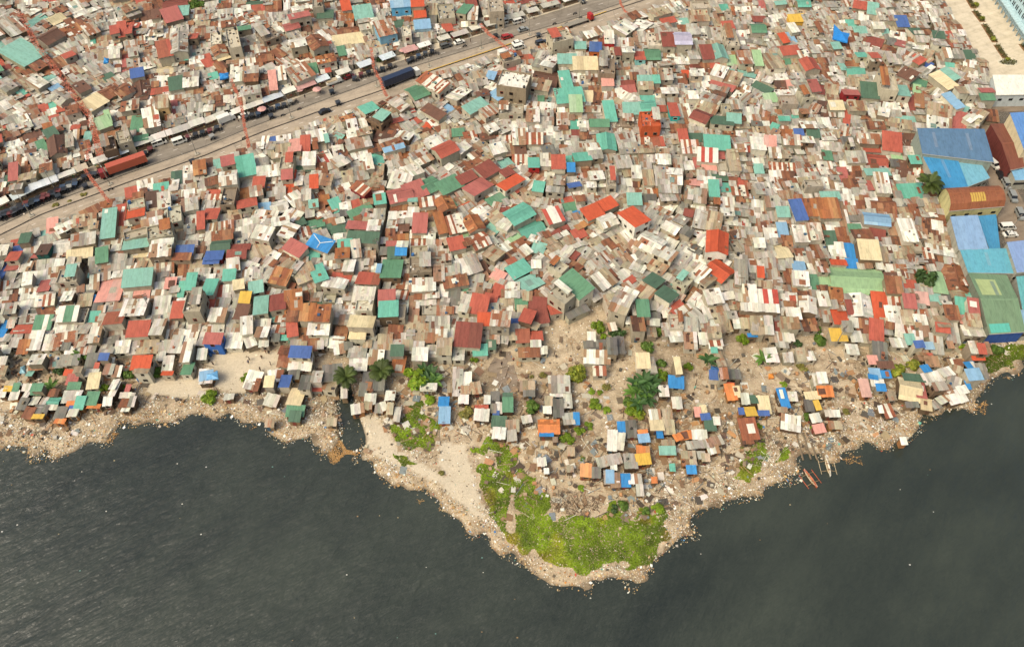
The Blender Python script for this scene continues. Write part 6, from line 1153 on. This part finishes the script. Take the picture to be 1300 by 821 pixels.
# motorcycles and tricycles
MOTO = {}
def moto(col, tri):
    if (col, tri) in MOTO: return MOTO[(col, tri)]
    m = MB(); c = C(*col); k = C(36, 35, 35)
    for x in (-.62, .62): m.beam((x, -.06, .3), (x, .06, .3), .3, k, 8)
    m.beam((-.7, 0, .75), (.1, 0, .78), .14, k, 6); m.beam((0, 0, .72), (.5, 0, .85), .16, c, 6, .1); m.beam((.62, 0, .3), (.45, 0, 1.0), .05, C(120, 118, 112), 5); m.beam((.42, -.35, 1.02), (.42, .35, 1.02), .035, k, 5); m.beam((-.2, 0, .45), (.25, 0, .45), .16, C(90, 88, 84), 6)
    if tri:
        m.prism([(-.6, .35), (.8, .35), (.95, .8), (.8, 1.35), (-.6, 1.35)], .3, .75, c, True); m.prism([(-.75, -.3), (.95, -.3), (.95, 1.4), (-.75, 1.4)], 1.55, 1.63, c, True)
        for x, y_ in ((-.6, .38), (.8, .38), (.8, 1.32), (-.6, 1.32)): m.beam((x, y_, .7), (x, y_, 1.56), .03, C(150, 148, 142), 4)
        m.beam((0, 1.4, .28), (0, 1.52, .28), .28, k, 8)
    MOTO[(col, tri)] = m.mesh('tricycle' if tri else 'motorcycle', [M_CAR]); return MOTO[(col, tri)]
mr_ = random.Random(8); MCOL = [(46, 46, 48), (60, 62, 66), (44, 50, 54), (72, 74, 76), (38, 38, 40), (112, 56, 52), (58, 74, 96), (150, 148, 142)]
def put_moto(px, py, tri, ang=None, moving=False):
    x, y = W(px, py, .6); a = (road_angle(px)+math.pi/2*(.75+mr_.uniform(-.1, .1)) if not moving else road_angle(px)) if ang is None else ang; col = mr_.choice(MCOL)
    nm = 'tricycle' if tri else 'motorcycle'; o = bpy.data.objects.new(nm, moto(col, tri)); COL.objects.link(o); o.location = (x, y, .035); o.rotation_euler = (0, 0, a)
    if moving: tag(o, None, nm, None); want(o, f'{nm} riding on the highway', (px, py))
    else: tag(o, f'{nm} standing in the crowded kerbside row along the upper edge of the highway', nm, f'{nm}s parked along the highway kerb')
for i, px in enumerate(np.arange(1, 104, 1.55)): put_moto(px+mr_.uniform(-.4, .4), np.interp(px, *R_UP)+3.2+mr_.uniform(-.8, .8), i % 5 == 3)
for i, px in enumerate(np.arange(3, 100, 3.4)): put_moto(px+mr_.uniform(-.6, .6), np.interp(px, *R_UP)+7.0+mr_.uniform(-.8, .6), i % 2 == 0)
for i, px in enumerate(list(np.arange(108, 132, 2.2))+list(np.arange(150, 196, 2.6))+list(np.arange(236, 282, 3))+list(np.arange(312, 378, 2.7))+list(np.arange(452, 505, 3))+list(np.arange(525, 556, 2.8))): put_moto(px+mr_.uniform(-.5, .5), np.interp(px, *R_UP)+3.4+mr_.uniform(-1, 1.5), i % 3 == 1)
for px, py, t in [(422, 119, 1), (359, 146, 0), (19, 273, 1), (109, 239, 1), (730, 17, 0), (684, 47, 1), (741, 4, 1), (630, 48, 1), (704, 30, 0), (310, 175, 0), (719, 30, 0), (737, 22, 0), (270, 176, 1), (345, 150, 1), (380, 138, 0), (520, 80, 1), (590, 58, 0), (140, 240, 0), (75, 252, 1), (245, 208, 1), (430, 133, 1)]: put_moto(px, py, t, None, True)
# stalls with canopies along the upper kerb
def stall(px, L, col, i):
    e = shift_edge(E_UP, 1.9); k = (px-XS[0])/10; j = int(k); f = k-j; x = e[j][0]*(1-f)+e[j+1][0]*f; y = e[j][1]*(1-f)+e[j+1][1]*f; a = road_angle(px); r = random.Random(i)
    root = empty('market_stall', (x, y, .12), a); m = MB(); c = jit(C(*col), r, .08); hz = r.uniform(2.1, 2.7); D = r.uniform(2.4, 3.3); sl = r.uniform(.1, .5)
    m.seed = r.random()
    for t in range(max(1, int(L/1.2))):
        n_ = max(1, int(L/1.2)); q = jit(c, r, .08); x0, x1 = -L/2+t*L/n_, -L/2+(t+1)*L/n_; m.prism([(x0, -D/2), (x1, -D/2), (x1, D/2), (x0, D/2)], hz-.05, hz, q, True, [hz, hz, hz+sl, hz+sl])
    m.build('canopy', M_TARP, root); m = MB(); m.box(-L/2+.4, L/2-.4, -D/2+.3, .2, 0, .85, C(130, 106, 82)); m.build('table', M_GEN, root)
    for xx in (-L/2+.15, L/2-.15):
        for yy in (-D/2+.15, D/2-.15): m = MB(); m.box(xx-.05, xx+.05, yy-.05, yy+.05, 0, hz-.06, C(120, 108, 92)); m.build('post', M_GEN, root)
    m = MB()
    for _ in range(5): xx = r.uniform(-L/2+.6, L/2-.6); yy = r.uniform(-D/2+.4, 0); m.box(xx-.2, xx+.2, yy-.15, yy+.15, .85, .85+r.uniform(.1, .35), jit(C(*r.choice([(190, 80, 60), (90, 140, 80), (220, 190, 120), (150, 120, 90)])), r))
    m.build('goods', M_GEN, root)
    tag(root, None, 'market stall', 'kerbside stalls along the highway'); nm = {True: 'pale', False: 'coloured'}[min(col) > 150]
    if col[2] > col[0]: nm = 'bluish'
    if col[0] > col[1]+30: nm = 'pinkish'
    want(root, f'{nm} {"long " if L > 7 else ""}kerb stall canopy', PX(x, y, hz))
px = -2; i = 0; mr2 = random.Random(21)
while px < 730:
    L = mr2.uniform(4.5, 8.5); step = L*3.35
    if not (690 < px < 700): stall(px+step/2, L, mr2.choice([(206, 200, 188), (220, 214, 202), (186, 180, 168), (206, 214, 220), (196, 178, 156), (228, 222, 210)] + ([(206, 156, 150)] if 380 < px < 560 else []) + ([(80, 130, 190)] if 60 < px < 90 else [])), i)
    px += step+mr2.choice([.5, 1, 1, 9]); i += 1
for i, (px, py) in enumerate([(511, 63), (518, 60), (409, 101), (380, 113), (402, 113), (526, 61), (332, 138)]):
    x, y = W(px, py, 2.2); root = empty('market_parasol', (x, y, .03)); m = MB(); c = C(214, 160, 152)
    for k in range(8): a, b = k*.785, (k+1)*.785; m.poly([(0, 0, 2.6), (1.6*math.cos(a), 1.6*math.sin(a), 2.05), (1.6*math.cos(b), 1.6*math.sin(b), 2.05)], jit(c, mr2, .08))
    m.build('canopy', M_TARP, root); m = MB(); m.beam((0, 0, 0), (0, 0, 2.58), .04, C(150, 146, 138), 6); m.build('pole', M_GEN, root); tag(root, None, 'parasol', 'pink parasols by the highway'); want(root, 'pink parasol over kerbside traders', (px, py))
# strings of red-brown bunting over the lanes and the highway
def bunting(s, label, hz=6.5, sag=1.2, wd_=.9, dens=26):
    v = [float(t) for t in s.replace(',', ' ').split()]; P = [Vector((*W(v[i], v[i+1], hz), hz)) for i in range(0, len(v), 2)]; r = random.Random(int(v[0])); root = empty('bunting', (P[0].x, P[0].y, 0)); o = P[0].copy(); o.z = 0; m = MB(); f = MB(); B = C(206, 108, 76)
    for a, b in zip(P, P[1:]):
        L = (b-a).length; n = max(4, int(L/1.5)); pts = [a.lerp(b, t/n)-o-Vector((0, 0, sag*4*(t/n)*(1-t/n))) for t in range(n+1)]
        d = (b-a).normalized(); t_ = Vector((-d.y, d.x, 0)).normalized()
        for sgn in (-1, 0, 1):
            for p, q in zip(pts, pts[1:]): m.beam(p+t_*sgn*wd_*.5, q+t_*sgn*wd_*.5, .025, C(150, 84, 60), 3)
        for p, q in zip(pts, pts[1:]):
            for _ in range(int(dens*(q-p).length)):
                e = p.lerp(q, r.random())+t_*r.uniform(-.5, .5)*wd_; s_ = r.uniform(.16, .3); g_ = r.uniform(0, 6); c = jit(B, r, .2)
                f.poly([tuple(e+Vector((math.cos(g_)*s_, math.sin(g_)*s_, 0))), tuple(e-Vector((math.cos(g_)*s_, math.sin(g_)*s_, 0))), tuple(e+Vector((r.uniform(-.35, .35), r.uniform(-.35, .35), -.14)))], c, [(0, 0)]*3)
    m.build('cord', M_GEN, root); q = f.build('pennant', M_TARP, root); tag(q, kind='stuff'); tag(root, label, 'bunting', 'red-brown bunting strings')
bunting('20,12 27,18 43,52 76,94 112,145 123,182 126,197', 'long red-brown bunting string down the alley from the highway to the top corner', wd_=2.0)
bunting('107,214 123,236 139,256', 'red-brown bunting across the highway in front of the red container trailer', 6, .8); bunting('293,100 301,118 306,132', 'short red-brown bunting over the alley mouth left of the white box truck'); bunting('306,132 310,160 316,187', 'red-brown bunting across the highway beside the white box truck', 6, .8)
bunting('471,60 474,84 482,100 491,122', 'red-brown bunting across the highway behind the blue container trailer', 6, .8, 1.0); bunting('610,30 628,48 654,66', 'wide red-brown bunting across the highway beside the parked white vans', 6, .8, 1.4); bunting('786,-4 790,8 796,16', 'red-brown bunting across the highway near the top edge', 6, .5); bunting('112,181 110,192 109,204', 'short red-brown bunting branch beside the long alley string')
# poles
def pole(px, py, Hh, label_desc, arms=1, wires=None):
    x, y = W(px, py, .1); root = empty('street_lamp' if arms else 'utility_pole', (x, y, .05), road_angle(min(max(px, 0), 900))); m = MB(); m.beam((0, 0, 0), (0, 0, Hh), .13, C(150, 144, 132), 8, .08); m.build('pole', M_GEN, root)
    if arms:
        for s in (-1, 1):
            m = MB(); m.beam((0, 0, Hh-.1), (0, s*1.6, Hh+.25), .05, C(150, 144, 132), 6); m.build('arm', M_GEN, root); m = MB(); m.box(-.14, .14, s*1.9-.38, s*1.9+.38, Hh+.2, Hh+.34, C(170, 168, 160), True); m.build('lamp_head', M_GEN, root)
        m = MB(); m.box(-.7, .7, -.7, .7, -.05, .35, C(176, 166, 148)); m.build('base', M_GEN, root)
    else:
        for z_ in (Hh-.4, Hh-1.1): m = MB(); m.box(-1.0, 1.0, -.06, .06, z_, z_+.12, C(110, 92, 74), True); m.build('crossarm', M_GEN, root)
        m = MB(); m.cyl(.35, 0, Hh-2.4, Hh-1.5, .28, C(150, 150, 146), 9); m.build('transformer', M_GEN, root)
    tag(root, None, 'lamp post' if arms else 'utility pole', 'poles'); want(root, label_desc, (px, py))
for px, py in ((479, 110), (611, 62), (140, 234), (250, 196), (370, 150), (545, 85), (672, 45), (735, 26), (40, 274)): pole(px, py, 8.5, 'twin-armed median lamp post')
for px, py in ((631, 46), (1181, 60), (345, 128), (215, 181), (700, 12), (70, 240), (560, 55), (500, 77), (1264, 262), (1278, 300), (705, 140), (865, 262), (482, 330), (195, 400), (640, 440), (1060, 440)): pole(px, py, 9.0, 'grey pole with crossarms', 0)
# ------------------------------------------------------------------ boats
def boat(p0, p1, col, label, boom=2.0, name='outrigger_boat', outr=True, inner=(196, 170, 130)):
    a, b = W(*p0, -.3), W(*p1, -.3); L = math.dist(a, b); root = empty(name, ((a[0]+b[0])/2, (a[1]+b[1])/2, -.5), math.atan2(b[1]-a[1], b[0]-a[0])); m = MB(); n = 12; c = C(*col); S_ = []
    for i in range(n+1):
        t = i/n*2-1; w = .42*max(.04, 1-abs(t)**2.6); z_ = .55+.4*abs(t)**3; S_.append((t*L/2, w, z_))
    for (x0, w0, z0), (x1, w1, z1) in zip(S_, S_[1:]):
        for s in (-1, 1): m.poly([(x0, 0, 0), (x1, 0, 0), (x1, s*w1, z1), (x0, s*w0, z0)][::s], c); m.poly([(x0, s*w0, z0), (x1, s*w1, z1), (x1, s*(w1-.06), z1+.03), (x0, s*(w0-.06 if w0 > .07 else 0), z0+.03)][::s], C(226, 214, 190))
    m.build('hull', M_CAR, root); m = MB()
    for (x0, w0, z0), (x1, w1, z1) in list(zip(S_, S_[1:]))[2:-2]: m.poly([(x0, -w0*.85, z0*.45), (x1, -w1*.85, z1*.45), (x1, w1*.85, z1*.45), (x0, w0*.85, z0*.45)], C(*inner))
    m.build('deck', M_GEN, root)
    for x in (-L*.12, L*.16): m = MB(); m.box(x-.12, x+.12, -.36, .36, .5, .56, C(150, 110, 70), True); m.build('thwart', M_GEN, root)
    if outr:
        for s in (-1, 1): m = MB(); m.beam((-L*.36, s*boom, .12), (L*.38, s*boom, .12), .09, C(*((200, 90, 50) if col[0] > 150 and col[1] < 120 else (190, 170, 136))), 6, .06); m.build('outrigger_float', M_GEN, root)
        for x in (-L*.22, L*.24): m = MB(); m.beam((x, -boom, .2), (x, 0, .78), .05, C(170, 140, 100), 5); m.beam((x, 0, .78), (x, boom, .2), .05, C(170, 140, 100), 5); m.build('boom', M_GEN, root)
    tag(root, label, 'boat', 'boats at the bank')
boat((1020, 596), (1037, 619), (204, 92, 44), 'orange-red outrigger boat with pale stern floating off the litter bank', 1.8)
boat((1047, 579), (1054, 605), (232, 226, 212), 'slim white outrigger boat nosed into the litter bank', 1.8)
boat((1202, 520), (1207, 521), (226, 220, 206), 'small round-bellied white skiff beside the scrap roofs on the water', name='skiff', outr=False)
boat((1144, 560), (1153, 556), (236, 232, 224), 'white skiff moored at the corner of the bare mud bank', name='skiff', outr=False)
# log piles / landing rails by the boats
for i, (a, b) in enumerate([((1010, 548), (1020, 583)), ((1019, 550), (1030, 582)), ((1029, 562), (1038, 583)), ((1041, 570), (1046, 582))]):
    p, q = W(*a), W(*b); m = MB(); zz = height(np.array([p[0], q[0]]), np.array([p[1], q[1]]))[0]; m.beam((*p, zz[0]+.25), (*q, max(zz[1], -.5)+.25), .22, C(128, 112, 92), 6); o = m.build('landing_timber', M_BARK); tag(o, None, 'timber', 'landing timbers'); want(o, 'weathered landing timber running waterward', ((a[0]+b[0])/2, (a[1]+b[1])/2))
# the draped bright blue tarpaulin on the roofs
def tarp(s, hz, col, label, peak=None):
    P = poly_w_h(s, hz); cx = sum(p[0] for p in P)/len(P); cy = sum(p[1] for p in P)/len(P); m = MB(); n = len(P); pk = (cx, cy, hz+(peak or .5)); r = random.Random(int(cx))
    for i in range(n):
        a, b = P[i], P[(i+1) % n]; mid = ((a[0]+b[0])/2*.93+cx*.07, (a[1]+b[1])/2*.93+cy*.07, hz-.15); c = C(*col)
        for u_, v_ in ((a, mid), (mid, b)): u3 = (*u_[:2], u_[2] if len(u_) > 2 else hz); v3 = (*v_[:2], v_[2] if len(v_) > 2 else hz); m.poly([u3, v3, pk], jit(c, r, .06)); m.poly([(u3[0], u3[1], u3[2]-.5), (v3[0], v3[1], v3[2]-.5), v3, u3], c)
    tag(m.build('tarpaulin', M_TARP), label, 'tarpaulin')
def poly_w_h(s, hz):
    v = [float(t) for t in s.replace(',', ' ').split()]; P = [W(v[i], v[i+1], hz) for i in range(0, len(v), 2)]; A = sum(P[i][0]*P[(i+1) % len(P)][1]-P[(i+1) % len(P)][0]*P[i][1] for i in range(len(P))); return P if A > 0 else P[::-1]
tarp('1059,31 1064,41 1079,43 1076,54 1057,49', 5.5, (28, 132, 214), 'bright blue tarpaulin draped in points over grey roofs', 1.0)
tarp('132,73 138,74 137,79 131,80', 5.5, (30, 140, 214), 'small bright blue tarpaulin between brown roofs across the highway'); tarp('278,93 290,92 290,98 279,101', 5.0, (30, 132, 206), 'bright blue tarpaulin beside the alley mouth across the highway'); tarp('262,475 276,470 277,480 262,482', 2.6, (110, 176, 226), 'blue-and-white tarpaulin beside the sandy clearing'); tarp('900,473 903,464 914,465 913,472', 1.8, (60, 110, 170), 'dull blue tarpaulin over scrap on the point')
tarp('26,465 31,463 32,473 24,474', .5, (140, 190, 206), 'pale blue sheet spread on the bare ground between shacks'); tarp('976,474 982,473 983,479 976,480', .8, (236, 142, 40), 'small orange tarpaulin on the littered ground')
# ------------------------------------------------------------------ people
def person_mesh():
    V = [(0, 0, .92), (0, 0, 1.15), (0, 0, 1.4), (0, 0, 1.5), (0, .01, 1.66), (.1, 0, .86), (.11, .04, .48), (.12, 0, .06), (.13, .12, .03), (-.1, 0, .86), (-.11, -.04, .48), (-.12, -.06, .06), (-.13, .06, .03), (.19, 0, 1.38), (.25, -.02, 1.1), (.27, .06, .84), (.28, .09, .74), (-.19, 0, 1.38), (-.25, .02, 1.1), (-.27, .1, .84), (-.28, .13, .74)]
    E = [(0, 1), (1, 2), (2, 3), (3, 4), (0, 5), (5, 6), (6, 7), (7, 8), (0, 9), (9, 10), (10, 11), (11, 12), (2, 13), (13, 14), (14, 15), (15, 16), (2, 17), (17, 18), (18, 19), (19, 20)]
    R = [.14, .14, .14, .06, .105, .1, .07, .045, .04, .1, .07, .045, .04, .07, .05, .038, .04, .07, .05, .038, .04]
    me = bpy.data.meshes.new('body'); me.from_pydata(V, E, []); o = bpy.data.objects.new('tmp', me); COL.objects.link(o)
    s = o.modifiers.new('s', 'SKIN'); d = me.skin_vertices[0].data
    for i, q in enumerate(R): d[i].radius = (q, q*.8)
    d[0].use_root = True; o.modifiers.new('u', 'SUBSURF').levels = 1
    dg = bpy.context.evaluated_depsgraph_get(); out = bpy.data.meshes.new_from_object(o.evaluated_get(dg)); bpy.data.objects.remove(o)
    a = out.attributes.new('col', 'FLOAT_COLOR', 'FACE'); a.data.foreach_set('color', np.tile(np.array([*C(150, 104, 76), 0], np.float32), len(out.polygons))); out.materials.clear(); out.materials.append(M_GEN); return out
PB = person_mesh()
def loft(rings, col):
    m = MB(); n = 10
    for (x0, y0, z0, a0, b0), (x1, y1, z1, a1, b1) in zip(rings, rings[1:]):
        for i in range(n):
            t, u = 2*math.pi*i/n, 2*math.pi*(i+1)/n; m.poly([(x0+a0*math.cos(t), y0+b0*math.sin(t), z0), (x0+a0*math.cos(u), y0+b0*math.sin(u), z0), (x1+a1*math.cos(u), y1+b1*math.sin(u), z1), (x1+a1*math.cos(t), y1+b1*math.sin(t), z1)], col)
    return m
pr_ = random.Random(2)
def person(px, py, desc, shirt, shorts):
    x, y = W(px, py, .9); z_ = float(height(np.array([x]), np.array([y]))[0][0]); root = empty('person', (x, y, z_), pr_.uniform(0, 6)); add_obj('body', PB, root)
    m = loft([(0, 0, .9, .16, .125), (0, 0, 1.15, .17, .135), (0, 0, 1.38, .2, .135), (0, 0, 1.47, .1, .09)], C(*shirt))
    for s in (-1, 1): q = loft([(s*.25, 0, 1.14, .07, .07), (s*.2, 0, 1.4, .085, .085)], C(*shirt)); i = len(m.v); m.v += q.v; m.f += [tuple(a+i for a in f) for f in q.f]; m.c += q.c; m.s += q.s; m.uv += q.uv; m.mi += q.mi
    m.build('shirt', M_GEN, root); m = loft([(0, 0, .94, .165, .13), (0, 0, .8, .185, .13)], C(*shorts))
    for s, yy in ((-1, -.03), (1, .03)): q = loft([(s*.1, 0, .84, .105, .105), (s*.112, yy, .5, .1, .1)], C(*shorts)); i = len(m.v); m.v += q.v; m.f += [tuple(a+i for a in f) for f in q.f]; m.c += q.c; m.s += q.s; m.uv += q.uv; m.mi += q.mi
    m.build('shorts', M_GEN, root); m = loft([(0, -.015, 1.66, .108, .112), (0, -.015, 1.74, .1, .1), (0, -.01, 1.79, .04, .04)], C(40, 34, 30)); m.build('hair', M_GEN, root)
    tag(root, None, 'person', 'people out on the bank and highway'); want(root, f'person in {desc} standing' if 'stalls' not in desc else f'person in {desc}', (px, py))
for px, py, d_, a, b in [(270, 461, 'dark shirt', (60, 56, 60), (70, 70, 80)), (316, 455, 'grey shirt', (120, 116, 112), (50, 50, 56)), (332, 453, 'brown shirt', (110, 76, 60), (46, 52, 70)), (341, 447, 'dark shirt', (58, 54, 56), (90, 80, 70)), (343, 461, 'white shirt', (226, 220, 210), (60, 60, 70)), (330, 468, 'dark shirt', (52, 50, 56), (70, 60, 56)), (315, 459, 'blue shirt', (70, 96, 140), (60, 58, 60)), (337, 446, 'red shirt', (160, 70, 56), (60, 60, 66)),
    (636, 447, 'dark shirt', (56, 54, 58), (80, 76, 70)), (637, 461, 'dark shirt', (50, 50, 54), (60, 60, 70)), (652, 456, 'red shirt', (176, 80, 66), (70, 66, 66)), (635, 437, 'dark shirt', (60, 58, 60), (60, 60, 62)), (11, 466, 'dark shirt', (62, 58, 58), (80, 70, 66)), (20, 477, 'dark shirt', (56, 54, 56), (60, 66, 80)), (16, 474, 'brown shirt', (120, 84, 64), (60, 58, 60)), (706, 452, 'dark shirt', (60, 58, 58), (90, 84, 78)), (1118, 549, 'brown shirt', (120, 80, 60), (60, 60, 66)), (888, 444, 'red shirt', (170, 76, 60), (60, 64, 76)), (880, 500, 'dark shirt', (60, 56, 56), (70, 66, 62)), (1069, 405, 'white shirt', (224, 218, 208), (70, 70, 76))]: person(px, py, d_, a, b)
for i, px in enumerate(np.arange(6, 690, 21)):
    u = px+pr_.uniform(-6, 6); c_ = pr_.choice([((60, 56, 58), 'dark'), ((170, 72, 60), 'red'), ((226, 220, 210), 'white'), ((70, 96, 140), 'blue'), ((120, 116, 110), 'grey')]); person(u, float(np.interp(u, *R_UP))+pr_.uniform(-1, 3), c_[1]+' shirt by kerb stalls', c_[0], (64, 62, 66))
finish_labels()
bpy.context.view_layer.update()
